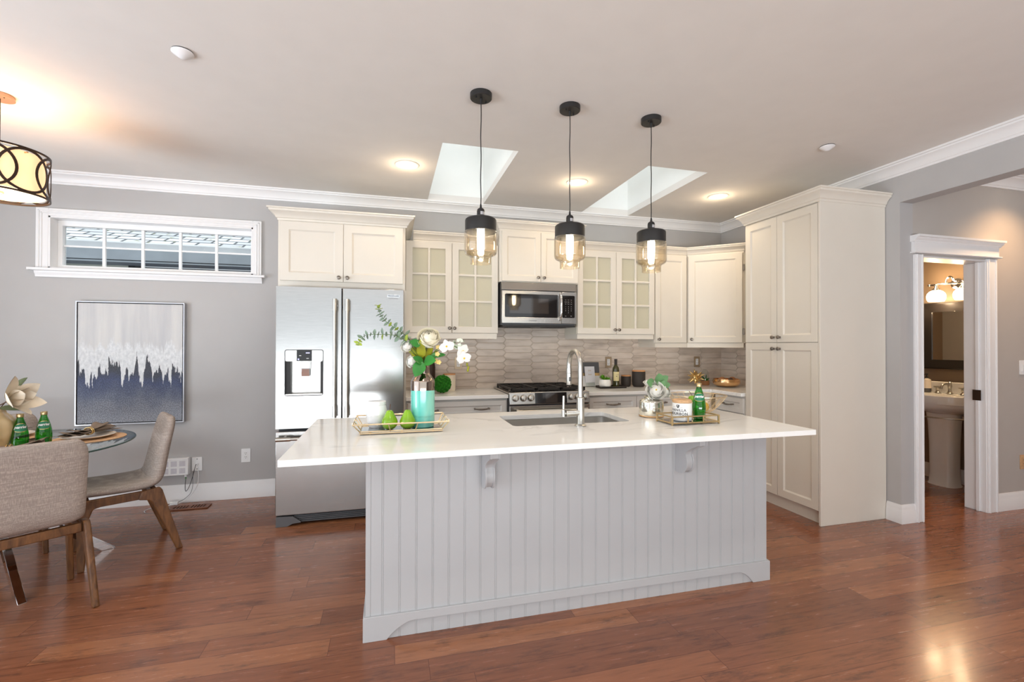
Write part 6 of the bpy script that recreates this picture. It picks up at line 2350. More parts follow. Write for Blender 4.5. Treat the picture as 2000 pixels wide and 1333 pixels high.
wood_ball('tan ball at the left in the hammered bowl', gbx - 0.06, gby - 0.01, 0.042, MT['terracotta'])
wood_ball('tan ball at the right in the hammered bowl', gbx + 0.055, gby - 0.02, 0.042, MT['terracotta'])
o = obj('decor_ball', MB().sphere((gbx - 0.002, gby - 0.065, ZB + 0.072), 0.026, 18, 12), MT['maroonleaf'])
tag(o, 'small dark brown ball between the two tan balls in the hammered bowl', 'decor ball', 'balls in the hammered bowl')

# ------------------------------------------------------------------ dining corner
TX, TY, TZ = -2.17, 3.35, 0.75
t = thing('dining_table', 'round glass-topped dining table on crossing chrome legs', 'table', (TX, TY, 0.0), local=True)
obj('glass_top', MB().lathe([(0.0, TZ - 0.011), (0.592, TZ - 0.011), (0.592, TZ - 0.001), (0.59, TZ), (0.0, TZ)], (0, 0, 0), 96), MT['tableglass'], t)
obj('glass_edge', MB().lathe([(0.5925, TZ - 0.011), (0.598, TZ - 0.0095), (0.60, TZ - 0.006), (0.598, TZ - 0.002), (0.5925, TZ - 0.0005), (0.5925, TZ - 0.011)], (0, 0, 0), 96), MT['glassedge'], t)
for k, a in enumerate((radians(-45), radians(32), radians(135), radians(212))):
    off = 0.035 if k % 2 else -0.035
    f = Vector((0.47 * cos(a), 0.47 * sin(a), 0.0))
    s = Vector((-sin(a), cos(a), 0))
    top = Vector((-0.36 * cos(a), -0.36 * sin(a), TZ - 0.017))
    m = MB()
    w, h = 0.018, 0.034
    d = (top - f).normalized()
    ex = Vector((cos(a), sin(a), 0)) * h
    vs = []
    for c in (f, top):
        for p, q in ((-1, -1), (1, -1), (1, 1), (-1, 1)):
            vs.append(c + s * (w * p + off) + ex * q)
    m.add(vs, [(3, 2, 1, 0), (4, 5, 6, 7), (0, 1, 5, 4), (1, 2, 6, 5), (2, 3, 7, 6), (3, 0, 4, 7)])
    tp = top + s * off
    obj('leg', m, MT['chrome'], t, smooth=0, bevel=0.002)
    obj('glass_pad', MB().lathe([(0.0, TZ - 0.0172), (0.022, TZ - 0.0172), (0.022, TZ - 0.0112), (0.0, TZ - 0.0112)], (tp.x, tp.y, 0), 20), MT['chrome'], t)


def make_chair(label, group):
    """local frame: origin on the floor between the rear feet, facing +Y"""
    t = thing('dining_chair', label, 'chair', (0, 0, 0), 0, group, local=True)
    # shell centre line (y, z, thickness)
    cl = [(0.535, 0.440, 0.04), (0.525, 0.446, 0.055), (0.49, 0.452, 0.062), (0.40, 0.448, 0.066), (0.30, 0.444, 0.068), (0.22, 0.444, 0.07), (0.160, 0.447, 0.076), (0.118, 0.464, 0.084),
          (0.102, 0.515, 0.080), (0.092, 0.575, 0.074), (0.078, 0.65, 0.07), (0.062, 0.73, 0.066), (0.048, 0.79, 0.062), (0.040, 0.83, 0.058), (0.034, 0.855, 0.050), (0.031, 0.868, 0.03)]
    n = len(cl)
    W0 = 0.200
    nx = 12
    front, back = [], []
    for i, (y, z, th) in enumerate(cl):
        a = cl[max(0, i - 1)]
        b_ = cl[min(n - 1, i + 1)]
        tg = Vector((0, b_[0] - a[0], b_[1] - a[1])).normalized()
        nr = Vector((0, -tg.z, tg.y))
        if nr.z < 0 and i < 6:
            nr = -nr
        nr = Vector((0, -tg.z, tg.y)) * (-1)
        w = W0
        dtop = 0.878 - z
        if i > 9:
            r = 0.085
            if dtop < r:
                w = W0 - r + sqrt(max(0.0, r * r - (r - dtop) ** 2))
        if i < 3:
            w = W0 - (0.03, 0.015, 0.004)[i]
        rowf, rowb = [], []
        for j in range(nx + 1):
            u = -1 + 2 * j / nx
            e = (1 - abs(u) ** 9 * 0.62)
            c = Vector((u * w, y, z))
            rowf.append(c + nr * (th / 2 * e))
            rowb.append(c - nr * (th / 2 * e))
        front.append(rowf)
        back.append(rowb)
    vs = [p for r in front for p in r] + [p for r in back for p in r]
    k = n * (nx + 1)
    fs = []
    for i in range(n - 1):
        for j in range(nx):
            a = i * (nx + 1) + j
            fs.append((a, a + 1, a + nx + 2, a + nx + 1))
            fs.append((k + a + nx + 1, k + a + nx + 2, k + a + 1, k + a))
        for j in (0, nx):
            a = i * (nx + 1) + j
            fs.append((a, a + nx + 1, k + a + nx + 1, k + a))
    for i in (0, n - 1):
        for j in range(nx):
            a = i * (nx + 1) + j
            fs.append((a, a + 1, k + a + 1, k + a))
    obj('seat_shell', MB().add(vs, fs), MT['linen'], t, smooth=60, subsurf=2)
    rail = MB()
    rail.box(-0.186, 0.186, 0.115, 0.145, 0.365, 0.412)
    rail.box(-0.186, 0.186, 0.44, 0.47, 0.365, 0.408)
    for s in (-1, 1):
        rail.box(s * 0.188 - 0.0125, s * 0.188 + 0.0125, 0.13, 0.47, 0.362, 0.412)
    obj('seat_rail', rail, MT['walnut'], t, smooth=30, bevel=0.005)
    for s in (-1, 1):
        # rear leg: board sweeping back from the rail
        prof = [(0.105, 0.424), (0.20, 0.412), (0.215, 0.364), (0.165, 0.352), (0.148, 0.335), (0.018, 0.0), (-0.018, 0.0), (0.092, 0.405)]
        m = MB().plate('x', -0.014, 0.014, prof)
        sh = Matrix.Identity(4)
        for q in range(len(m.v)):
            p = m.v[q]
            m.v[q] = Vector((p.x + s * (0.202 + 0.018 * (1 - p.z / 0.43)), p.y, p.z))
        obj('leg', m, MT['walnut'], t, smooth=30, bevel=0.008, seg=3)
        prof = [(0.425, 0.405), (0.492, 0.405), (0.50, 0.385), (0.494, 0.0), (0.462, 0.0), (0.445, 0.30), (0.425, 0.355), (0.38, 0.365)]
        m = MB().plate('x', -0.0135, 0.0135, prof)
        for q in range(len(m.v)):
            p = m.v[q]
            m.v[q] = Vector((p.x + s * (0.186 + 0.014 * (1 - p.z / 0.43)), p.y, p.z))
        obj('leg', m, MT['walnut'], t, smooth=30, bevel=0.006, seg=3)
    return t


G_ = 'linen dining chairs around the glass table'
ch = make_chair('linen dining chair in front, its back to the camera, at the left edge', G_)
ch.location = (-1.632, 2.711, 0)
ch.rotation_euler = (0, 0, math.atan2(0.79, -0.61) - pi / 2)
dup(ch, (-1.457, 3.71, 0), math.atan2(-0.52, -0.85) - pi / 2, 'linen dining chair seen side-on in front of the abstract painting', G_)
dup(ch, (-2.58, 3.92, 0), math.atan2(-0.81, 0.58) - pi / 2, 'linen dining chair on the far side of the table, mostly hidden by bottles', G_)

ZTB = TZ + 0.0006


def place_setting(x, y, ang, which, napkin_full):
    pm = obj('placemat', MB().lathe([(0.0, 0.0), (0.185, 0.0), (0.187, 0.002), (0.185, 0.004), (0.0, 0.004)], (x, y, ZTB), 64), MT['placemat'])
    tag(pm, 'round woven tan placemat ' + which, 'placemat', 'round placemats')
    pl = obj('plate', MB().lathe([(0.0, 0.0), (0.075, 0.0), (0.10, 0.006), (0.132, 0.017), (0.134, 0.0195), (0.131, 0.0205), (0.10, 0.010), (0.07, 0.0055), (0.0, 0.0055)], (x, y, ZTB + 0.0045), 64), MT['mwhite'])
    tag(pl, 'off-white dinner plate ' + which, 'plate', 'dinner plates')
    t = thing('napkin', 'taupe napkin in a gold ring on the plate ' + which, 'napkin', (x, y, ZTB + 0.026), ang, 'napkins in rings', local=True)
    m = MB()
    rnd = random.Random(3)
    # several folded layers pinched in the middle, fanning out at both ends
    for k in range(4):
        z0 = 0.004 + 0.006 * k
        vs = []
        nu, nv = 14, 5
        for i in range(nu + 1):
            u = -1 + 2 * i / nu
            wdt = (0.016 + 0.055 * abs(u) ** 0.8) * (1 - 0.06 * k)
            for j in range(nv + 1):
                v = -1 + 2 * j / nv
                zz = z0 + 0.010 * (1 - abs(u)) * 0.6 + 0.016 * abs(u) * abs(sin(2.2 * v + k * 1.1)) + (0.010 * u * u * (k - 1.0) if u > 0 else 0.004 * k * u * u)
                vs.append((u * (0.155 - 0.01 * k) + 0.012 * v * (1 if k % 2 else -1), v * wdt + 0.01 * u * (k - 1.5), zz))
        fs = []
        for i in range(nu):
            for j in range(nv):
                a = i * (nv + 1) + j
                fs.append((a, a + 1, a + nv + 2, a + nv + 1))
        m.add(vs, fs)
    obj('cloth', m, MT['taupecloth'], t, smooth=60, solid=0.002)
    r = MB()
    for dy in (-0.007, 0.007):
        r.tube([(dy, 0.026 * cos(2 * pi * k / 28), 0.020 + 0.022 * sin(2 * pi * k / 28)) for k in range(28)], 0.003, 8, closed=True)
    obj('ring', r, MT['gold'], t)
    return t


place_setting(-1.845, 3.515, radians(82), 'at the side-on chair', True)
place_setting(-1.94, 3.03, radians(20), 'at the near chair', False)
place_setting(-2.36, 3.66, radians(110), 'on the far side of the table', False)

for (x, y, lb, tr) in ((-1.952, 3.304, 'green sparkling water bottle on the glass table, right one of the pair', 0.0), (-2.015, 3.225, 'green sparkling water bottle on the glass table, nearer the ribbed vase', 0.1)):
    bottle(lb, x, y, ZTB, tr)

fx_, fy_ = -2.115, 3.20
t = thing('ribbed_vase', 'honey-coloured twisted ribbed vase on the glass dining table', 'vase', (fx_, fy_, ZTB), local=True)


def twist(a, z):
    return 1 + 0.045 * cos(8 * a + z * 14)


obj('body', MB().lathe([(0.0, 0.0), (0.052, 0.0), (0.056, 0.006), (0.066, 0.05), (0.080, 0.10), (0.088, 0.14), (0.084, 0.17), (0.066, 0.195), (0.047, 0.215), (0.042, 0.232), (0.046, 0.245), (0.042, 0.245), (0.037, 0.23), (0.03, 0.20), (0.0, 0.10)], (0, 0, 0), 96, wob=twist), MT['vasecream'], t, smooth=50)


def magnolia(label, c, d, R, seed):
    rnd = random.Random(seed)
    t = thing('magnolia', label, 'flower', (fx_, fy_, ZTB + 0.2), 0, 'ivory magnolias in the ribbed vase')
    d = Vector(d).normalized()
    c = Vector(c)
    m = MB()
    M = orient(d, c - d * R * 0.35)
    for l, (nn, el, ln) in enumerate(((4, 1.15, 0.95), (5, 0.55, 1.15))):
        for i in range(nn):
            a = 2 * pi * (i + 0.5 * l) / nn + rnd.uniform(-0.15, 0.15)
            dd = Vector((cos(a) * cos(el), sin(a) * cos(el), sin(el)))
            m.join(leaf_mb((cos(a) * R * 0.08, sin(a) * R * 0.08, 0), dd, (0, 0, 1), R * ln, R * 0.72, 0.32, -0.22, n=9), M)
    obj('petals', m, MT['magnolia'], t, smooth=60, subsurf=1)
    obj('stem', MB().tube([(fx_, fy_, ZTB + 0.205), (fx_ * 0.9 + c.x * 0.1, fy_ * 0.9 + c.y * 0.1, ZTB + 0.25), tuple(c - d * R * 0.3)], 0.003, 6), MT['brownstem'], t)


magnolia('ivory magnolia facing right above the ribbed vase', (-1.985, 3.15, 1.050), (0.85, -0.1, 0.30), 0.125, 4)
magnolia('ivory magnolia cut off by the left edge of the picture', (-2.18, 3.10, 1.06), (-0.2, -0.8, 0.5), 0.11, 7)
t = thing('vase_foliage', 'olive and purple-brown leaves around the magnolias in the ribbed vase', 'foliage', (fx_, fy_, ZTB + 0.2))
ol, ma = MB(), MB()
for p, d, l_, w_ in (((-2.07, 3.17, 1.00), (0.9, -0.3, -0.05), 0.10, 0.04), ((-2.06, 3.17, 1.00), (0.95, 0.3, -0.15), 0.11, 0.04), ((-2.02, 3.20, 1.10), (0.5, 0.1, 0.8), 0.075, 0.055),
                     ((-2.10, 3.12, 0.995), (0.2, -0.9, 0.05), 0.09, 0.04), ((-2.09, 3.13, 1.02), (0.6, -0.7, 0.25), 0.08, 0.03), ((-2.16, 3.16, 1.0), (-0.8, -0.4, 0.1), 0.09, 0.04)):
    ol.join(leaf_mb(p, d, (0, -0.5, 0.85), l_, w_, 0.2, 0.12))
for p, d, l_, w_ in (((-2.11, 3.10, 1.115), (0.75, -0.2, -0.35), 0.09, 0.06), ((-2.13, 3.10, 1.13), (-0.2, -0.3, 0.9), 0.06, 0.035), ((-2.13, 3.11, 1.11), (0.5, -0.3, 0.6), 0.05, 0.03)):
    ma.join(leaf_mb(p, d, (0, -0.8, 0.6), l_, w_, 0.2, 0.1))
obj('green_leaves', ol, MT['olive'], t, smooth=60)
obj('purple_leaves', ma, MT['maroonleaf'], t, smooth=60)
st = MB().tube([(fx_, fy_, ZTB + 0.205), (-2.11, 3.16, 1.03), (-2.125, 3.10, 1.125)], 0.003, 6).tube([(fx_, fy_, ZTB + 0.205), (-2.05, 3.19, 1.04), (-2.02, 3.20, 1.10)], 0.0025, 6)
obj('stem', st, MT['brownstem'], t)

# ------------------------------------------------------------------ back wall, left part
t = thing('painting', 'abstract grey, white and navy painting in a thin silver frame on the left wall', 'painting', (-2.069, 4.51, 0.688))
px0, px1, pz0, pz1 = -2.452, -1.686, 0.688, 1.697
obj('frame', MB().plate('y', 4.487, 4.525, rect(px0, px1, pz0, pz1), [rect(px0 + 0.009, px1 - 0.009, pz0 + 0.009, pz1 - 0.009)]), MT['silver'], t, smooth=0, bevel=0.001, seg=1)
obj('shadow_gap', MB().box(px0 + 0.0095, px1 - 0.0095, 4.515, 4.524, pz0 + 0.0095, pz1 - 0.0095), MT['black'], t, smooth=0)
obj('canvas', MB().box(px0 + 0.016, px1 - 0.016, 4.492, 4.5145, pz0 + 0.016, pz1 - 0.016), MT['painting'], t, smooth=0)


def outlet(label, x, z, yw, plate_mat, face_mat, gang=1, w=0.072, h=0.118, slots=True, group=None):
    t = thing('wall_outlet', label, 'outlet', (x, yw, z), 0, group, local=True)
    obj('plate', MB().plate('y', -0.006, -0.0006, rrect(-w / 2, w / 2, -h / 2, h / 2, 0.004, 3)), plate_mat, t, smooth=30, bevel=0.0012, seg=1)
    obj('face', MB().plate('y', -0.0085, -0.0062, rrect(-0.0165, 0.0165, -0.034, 0.034, 0.002, 3)), face_mat, t, smooth=30)
    if slots:
        for zc_ in (-0.017, 0.017):
            for xs_ in (-0.006, 0.006):
                obj('slot', MB().box(xs_ - 0.0012, xs_ + 0.0012, -0.009, -0.0086, zc_ + 0.001, zc_ + 0.010), MT['slot'], t, smooth=0)
            obj('slot', MB().lathe([(0.0, 0.0), (0.0025, 0.0), (0.0025, 0.0005), (0.0, 0.0005)], (0, -0.0085, zc_ - 0.007), 10, Matrix.Rotation(pi / 2, 3, 'X')), MT['slot'], t)
    else:
        obj('rocker', MB().box(-0.012, 0.012, -0.011, -0.0087, -0.028, 0.028), face_mat, t, bevel=0.001)
    return t


outlet('white wall outlet low on the wall beside the refrigerator', -1.222, 0.371, YB, MT['white'], MT['white'])
outlet('nickel wall outlet on the backsplash behind the white orchids', 0.647, 1.164, YB - 0.0125, MT['outletnickel'], MT['white'])
outlet('nickel wall outlet on the backsplash above the wine bottle', 2.258, 1.160, YB - 0.0125, MT['outletnickel'], MT['white'])
outlet('nickel plate on the backsplash above the gold spiked ornament', 3.352, 1.157, YB - 0.0125, MT['outletnickel'], MT['white'], slots=True)
outlet('white light switch on the hall wall at the right edge', 5.083, 1.165, YH, MT['white'], MT['white'], slots=False)
outlet('cream wall outlet low on the hall wall at the right edge', 5.083, 0.381, YH, MT['cork'], MT['cork'])

t = thing('router_box', 'white vented network box on the wall behind the side-on dining chair', 'network box', (-1.75, YB, 0.242), local=True)
rb0, rb1 = -0.105, 0.103
obj('case', MB().box(rb0, rb1, -0.05, -0.001, 0.0, 0.142), MT['white'], t, bevel=0.004)
for i in range(3):
    for k in range(2):
        xa = rb0 + 0.018 + i * 0.062
        za = 0.016 + k * 0.06
        obj('vent_panel', MB().box(xa, xa + 0.044, -0.0508, -0.0495, za, za + 0.044), PM('vent_grey', srgb(206, 204, 210), 0.6, var=0.06, scale=40) if (i, k) == (0, 0) else bpy.data.materials['vent_grey'], t, smooth=0)
t = thing('wall_plate', 'white cable wall plate beside the network box', 'wall plate', (-1.597, YB, 0.32), local=True)
obj('plate', MB().plate('y', -0.006, -0.0006, rrect(-0.038, 0.038, -0.058, 0.058, 0.004, 3)), MT['white'], t, bevel=0.001, seg=1)
for zz in (-0.042, 0.042):
    obj('screw', MB().lathe([(0.0, 0.0), (0.004, 0.0), (0.004, 0.001), (0.0, 0.001)], (0, -0.006, zz), 12, Matrix.Rotation(pi / 2, 3, 'X')), MT['darkgrey'], t)
obj('socket', MB().lathe([(0.0, 0.0), (0.009, 0.0), (0.008, 0.012), (0.0, 0.012)], (0, -0.006, 0.0), 14, Matrix.Rotation(pi / 2, 3, 'X')), MT['white'], t)


def smooth_path(P, k=8):
    P = [Vector(p) for p in P]
    out = []
    m_ = len(P)
    for i in range(m_ - 1):
        a, b_, c, d = P[max(0, i - 1)], P[i], P[i + 1], P[min(m_ - 1, i + 2)]
        for j in range(k):
            q = j / k
            out.append(0.5 * ((2 * b_) + (c - a) * q + (2 * a - 5 * b_ + 4 * c - d) * q * q + (3 * b_ - a - 3 * c + d) * q ** 3))
    out.append(P[-1])
    return out


yc = YB - 0.022
t = thing('black_cable', 'black cable looping from the network box up to the wall plate', 'cable', (-1.64, yc, 0.1))
obj('cord', MB().tube(smooth_path([(-1.672, yc - 0.006, 0.205), (-1.676, yc - 0.008, 0.15), (-1.674, yc - 0.01, 0.108), (-1.664, yc - 0.01, 0.104), (-1.645, yc - 0.008, 0.14), (-1.622, yc - 0.004, 0.22), (-1.607, yc, 0.295), (-1.599, YB - 0.02, 0.322)]), 0.0022, 6), MT['black'], t)
obj('plug', MB().box(-1.681, -1.663, yc - 0.014, yc + 0.002, 0.222, 0.2405), MT['white'], t, bevel=0.002)
obj('boot', MB().lathe([(0.0, 0.0), (0.003, 0.0), (0.005, 0.018), (0.0, 0.018)], (-1.672, yc - 0.006, 0.2035), 10), MT['leaf'], t)
t = thing('white_cable', 'white cable hanging from the wall plate down to the floor', 'cable', (-1.6, yc, 0.0))
obj('cord', MB().tube(smooth_path([(-1.596, YB - 0.02, 0.318), (-1.58, yc - 0.008, 0.27), (-1.576, yc - 0.012, 0.20), (-1.59, yc - 0.016, 0.13), (-1.635, yc - 0.03, 0.06), (-1.70, yc - 0.05, 0.016), (-1.78, yc - 0.06, 0.006), (-1.87, yc - 0.09, 0.006), (-1.905, yc - 0.15, 0.006), (-1.882, yc - 0.20, 0.006)]), 0.0028, 6), MT['white'], t)
obj('adapter', MB().box(-1.765, -1.705, yc - 0.075, yc - 0.05, 0.0105, 0.034), MT['white'], t, bevel=0.003)
t = thing('grey_cable', 'thin grey cable running from the wall plate down beside the white cable', 'cable', (-1.62, yc, 0.0))
obj('cord', MB().tube(smooth_path([(-1.601, YB - 0.02, 0.316), (-1.617, yc - 0.012, 0.24), (-1.617, yc - 0.016, 0.15), (-1.632, yc - 0.02, 0.085), (-1.67, yc - 0.035, 0.045), (-1.703, yc - 0.058, 0.03)]), 0.0016, 6), MT['darkgrey'], t)

t = thing('floor_vent', 'slotted wooden floor vent by the baseboard near the side-on chair', 'floor vent', (-1.59, 4.36, 0.0), local=True)
slots = []
for k in range(10):
    xa = -0.112 + k * 0.0215 + (0.018 if k >= 5 else 0)
    slots.append([(xa, -0.03), (xa + 0.011, -0.03), (xa + 0.011, 0.03), (xa, 0.03)])
obj('grille', MB().plate('z', 0.001, 0.010, [(-0.145, -0.052), (0.145, -0.052), (0.145, 0.052), (-0.145, 0.052)], slots), MT['ventwood'], t, smooth=0, bevel=0.002, seg=1)
obj('duct', MB().box(-0.13, 0.13, -0.04, 0.04, 0.0005, 0.0015), MT['slot'], t, smooth=0)

# ------------------------------------------------------------------ powder room
pyc = 3.255
t = thing('pedestal_sink', 'white pedestal sink seen through the powder room doorway', 'sink', (5.19, pyc, 0.0), local=True)
# pedestal column (front -X)
rows = []
for z, wx, wy in ((0.0, 0.105, 0.118), (0.012, 0.105, 0.118), (0.02, 0.098, 0.110), (0.12, 0.092, 0.104), (0.40, 0.094, 0.108), (0.60, 0.102, 0.116), (0.70, 0.115, 0.128)):
    rows.append([(wx * abs(cos(a)) ** 0.7 * (1 if cos(a) > 0 else -1), wy * abs(sin(a)) ** 0.7 * (1 if sin(a) > 0 else -1), z) for a in [2 * pi * k / 40 for k in range(40)]])
m = MB()
k = 40
fs = []
for i in range(len(rows) - 1):
    for j in range(k):
        fs.append((i * k + j, i * k + (j + 1) % k, (i + 1) * k + (j + 1) % k, (i + 1) * k + j))
fs += [tuple(range(k)), tuple((len(rows) - 1) * k + j for j in range(k))]
obj('pedestal', m.add([p for r in rows for p in r], fs), MT['whitec'], t, smooth=50)
# basin: front-rounded bowl with flat back at the wall
def basin_ring(z, s, back):
    out = []
    for j in range(48):
        a = 2 * pi * j / 48
        cx, sy = cos(a), sin(a)
        if cx < 0:
            out.append((cx * 0.265 * s, sy * 0.315 * s, z))
        else:
            out.append((abs(cx) ** 0.35 * back, (abs(sy) ** 0.6) * 0.315 * s * (1 if sy > 0 else -1), z))
    return out


rings = [basin_ring(0.69, 0.42, 0.10), basin_ring(0.715, 0.66, 0.14), basin_ring(0.745, 0.86, 0.16), basin_ring(0.785, 0.955, 0.165), basin_ring(0.79, 0.96, 0.166), basin_ring(0.795, 0.985, 0.167),
         basin_ring(0.865, 1.0, 0.168), basin_ring(0.873, 0.99, 0.167), basin_ring(0.876, 0.97, 0.165)]
inner = []
for z, s, b_ in ((0.872, 0.90, 0.03), (0.84, 0.84, 0.02), (0.78, 0.62, 0.0), (0.755, 0.3, -0.03)):
    inner.append([(min(p[0], b_) if p[0] > b_ else p[0], p[1], z) for p in basin_ring(z, s, max(0.01, b_ + 0.02))])
rings += inner
k = 48
fs = []
for i in range(len(rings) - 1):
    for j in range(k):
        fs.append((i * k + j, i * k + (j + 1) % k, (i + 1) * k + (j + 1) % k, (i + 1) * k + j))
fs += [tuple(range(k)), tuple((len(rings) - 1) * k + j for j in range(k))]
obj('basin', MB().add([p for r in rings for p in r], fs), MT['whitec'], t, smooth=50)
bs = MB().plate('x', 0.12, 0.172, [(-0.30, 0.874), (0.30, 0.874), (0.30, 0.93), (0.27, 0.965), (0.22, 0.985), (-0.22, 0.985), (-0.27, 0.965), (-0.30, 0.93)])
obj('splash_back', bs, MT['whitec'], t, smooth=30, bevel=0.008, seg=3)
obj('overflow', MB().lathe([(0.0, 0.0), (0.011, 0.0), (0.011, 0.003), (0.0, 0.003)], (-0.225, -0.02, 0.845), 16, Matrix.Rotation(-pi / 2, 3, 'Y')), MT['chrome'], t)
# towel bar round the front
tb = [(0.10, 0.30, 0.672)] + [(-0.285 * cos(a) * 1.0 + 0.0, 0.315 * sin(a), 0.672) for a in [radians(80 - 160 * i / 20) for i in range(21)]] + [(0.10, -0.30, 0.672)]
obj('towel_bar', MB().tube(tb, 0.007, 10), MT['nickel'], t)

t = thing('basin_tap', 'nickel widespread tap set on the pedestal sink', 'tap', (5.265, pyc, 0.876), local=True)
z0 = 0.0
obj('body', MB().lathe([(0.0, 0.0), (0.026, 0.0), (0.026, 0.006), (0.018, 0.014), (0.013, 0.03), (0.015, 0.06), (0.018, 0.072), (0.017, 0.082), (0.013, 0.088), (0.014, 0.098), (0.012, 0.11), (0.006, 0.116), (0.0, 0.117)], (0, 0, z0), 24), MT['nickel'], t)
obj('spout', MB().tube(smooth_path([(0, 0, 0.08), (-0.03, 0.0, 0.092), (-0.07, 0.0, 0.095), (-0.10, 0.0, 0.085), (-0.115, 0.0, 0.062), (-0.117, 0, 0.05)]), 0.0095, 12), MT['nickel'], t)
for sy in (0.105, -0.105):
    obj('handle', MB().lathe([(0.0, 0.0), (0.024, 0.0), (0.023, 0.006), (0.015, 0.014), (0.011, 0.028), (0.016, 0.04), (0.014, 0.05), (0.010, 0.058), (0.011, 0.066), (0.0, 0.070)], (0.005, sy, 0), 20).tube([(0.005, sy - 0.035, 0.060), (0.005, sy + 0.035, 0.060)], [0.006, 0.006], 10).tube([(-0.03, sy, 0.060), (0.04, sy, 0.060)], 0.006, 10), MT['nickel'], t)
t = thing('soap_dispenser', 'white soap bottle with black pump on the left of the pedestal sink', 'soap bottle', (5.26, 3.452, 0.8765), local=True)
obj('body', MB().lathe([(0.0, 0.038), (0.036, 0.038), (0.036, 0.115), (0.030, 0.128), (0.014, 0.134), (0.014, 0.138), (0.0, 0.138)], (0, 0, 0), 28), MT['mwhite'], t)
obj('band', MB().lathe([(0.0, 0.0), (0.036, 0.0), (0.0365, 0.002), (0.0365, 0.0375), (0.0, 0.0375)], (0, 0, 0), 28), MT['darkgrey'], t)
obj('pump', MB().lathe([(0.0, 0.1385), (0.013, 0.1385), (0.013, 0.150), (0.005, 0.153), (0.005, 0.172), (0.011, 0.174), (0.011, 0.184), (0.0, 0.185)], (0, 0, 0), 18).tube([(0, 0, 0.179), (-0.03, 0.0, 0.178), (-0.034, 0, 0.170)], 0.004, 8), MT['black'], t)
t = thing('small_plant', 'green spiky plant on the right of the pedestal sink', 'plant', (5.27, 3.06, 0.8765), local=True)
obj('pot', MB().lathe([(0.0, 0.0), (0.026, 0.0), (0.031, 0.05), (0.028, 0.05), (0.024, 0.02), (0.0, 0.02)], (0, 0, 0), 20), MT['whitec'], t)
m = MB()
for i in range(22):
    a = i * 2.4
    e = 0.2 + 1.0 * (i % 7) / 7
    d = (cos(a) * cos(e), sin(a) * cos(e), sin(e))
    m.join(leaf_mb((0, 0, 0.04), d, (0, 0, 1), 0.09, 0.014, 0.2, 0.15))
obj('leaves', m, PM('bright_grass_green', srgb(140, 170, 40), 0.5, var=0.25, scale=20), t, smooth=60)

t = thing('wall_mirror', 'black-framed mirror above the pedestal sink', 'mirror', (5.35, 3.2, 1.11), local=True)
my0, my1, mz0, mz1 = -0.37, 0.352, 0.0, 0.665
fw = 0.092
prof = []
m = MB()
R4 = lambda i, xx: [(xx, my0 + i, mz0 + i), (xx, my1 - i, mz0 + i), (xx, my1 - i, mz1 - i), (xx, my0 + i, mz1 - i)]
rings = [R4(0, 0.018), R4(0, -0.030), R4(0.012, -0.034), R4(fw * 0.9, -0.010), R4(fw, -0.008), R4(fw, 0.018)]
vs = [p for r in rings for p in r]
fs = []
for i in range(5):
    for j in range(4):
        fs.append((i * 4 + j, i * 4 + (j + 1) % 4, (i + 1) * 4 + (j + 1) % 4, (i + 1) * 4 + j))
for j in range(4):
    fs.append((20 + j, 20 + (j + 1) % 4, (j + 1) % 4, j))
obj('frame', m.add(vs, fs), PM('satin_black_frame', srgb(30, 27, 26), 0.28, var=0.06), t, smooth=20)
obj('mirror_glass', MB().box(0.0, 0.012, my0 + fw, my1 - fw, mz0 + fw, mz1 - fw), MT['mirror'], t, smooth=0)

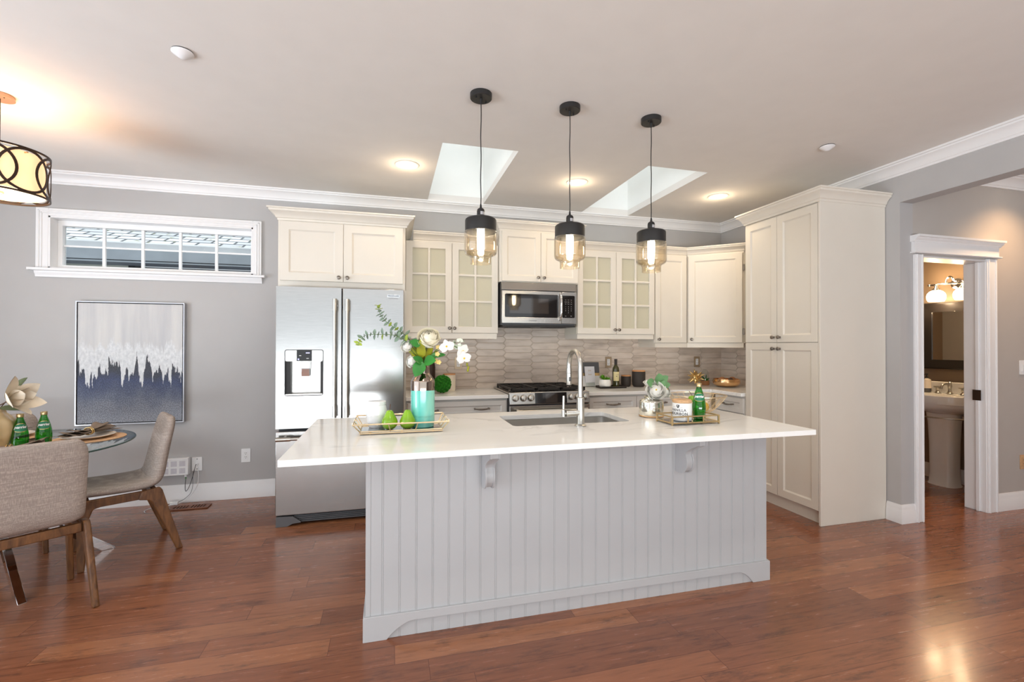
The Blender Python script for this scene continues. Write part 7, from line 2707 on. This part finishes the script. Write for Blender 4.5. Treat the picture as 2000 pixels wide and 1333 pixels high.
lx = 5.25
t = thing('vanity_light', 'polished wall light with two glowing opal globes above the black-framed mirror', 'wall light', (5.36, 3.24, 1.95), local=True)
obj('wall_plate', MB().lathe([(0.0, 0.0), (0.055, 0.0), (0.058, 0.006), (0.052, 0.018), (0.03, 0.028), (0.0, 0.03)], (0.0, 0.0, 0.0), 28, Matrix.Rotation(-pi / 2, 3, 'Y')), MT['chrome'], t)
obj('bar', MB().tube([(-0.11, 0.175, 0.0), (-0.11, -0.175, 0.0)], 0.009, 12).sphere((-0.11, 0.178, 0), 0.014, 12, 8).sphere((-0.11, -0.178, 0), 0.014, 12, 8), MT['chrome'], t)
obj('arm', MB().tube([(-0.02, 0, 0.0), (-0.11, 0, 0.0)], 0.010, 12).tube([(-0.11, 0.032 * cos(a), 0.0 + 0.065 * sin(a)) for a in [pi * i / 14 for i in range(15)]], 0.008, 10), MT['chrome'], t)
for sy in (0.118, -0.108):
    obj('holder', MB().lathe([(0.0, -0.004), (0.012, -0.006), (0.018, -0.03), (0.034, -0.05), (0.036, -0.056), (0.0, -0.056)], (-0.11, sy, 0.0), 24), MT['chrome'], t)
    obj('globe', MB().lathe([(0.030, -0.056), (0.052, -0.068), (0.069, -0.09), (0.075, -0.115), (0.072, -0.145), (0.062, -0.165), (0.058, -0.168), (0.0, -0.17)], (-0.11, sy, 0.0), 32), MT['globe'], t)
    point_light('vanity_glow', (5.20, 3.24 + sy, 1.74), 5.0, (1.0, 0.70, 0.42), 0.05)
    point_light('vanity_glow', (5.20, 3.24 + sy, 2.02), 2.0, (1.0, 0.66, 0.34), 0.05)

t = thing('sink_plumbing', 'chrome supply hose and valve beside the pedestal sink base', 'plumbing', (5.33, 3.02, 0.0))
obj('hose', MB().tube(smooth_path([(5.27, 3.06, 0.70), (5.29, 3.055, 0.55), (5.29, 3.065, 0.40), (5.30, 3.10, 0.26), (5.31, 3.125, 0.16)]), 0.008, 10), MT['nickel'], t)
obj('valve', MB().tube([(5.37, 3.085, 0.17), (5.33, 3.085, 0.17)], 0.022, 14).tube([(5.34, 3.11, 0.17), (5.30, 3.125, 0.17)], 0.009, 10).tube([(5.31, 3.125, 0.16), (5.31, 3.125, 0.0)], 0.009, 10), MT['chrome'], t)
obj('trap', MB().tube(smooth_path([(5.20, 3.12, 0.66), (5.26, 3.08, 0.70), (5.30, 3.06, 0.66), (5.345, 3.05, 0.645)]), 0.018, 12), MT['chrome'], t)
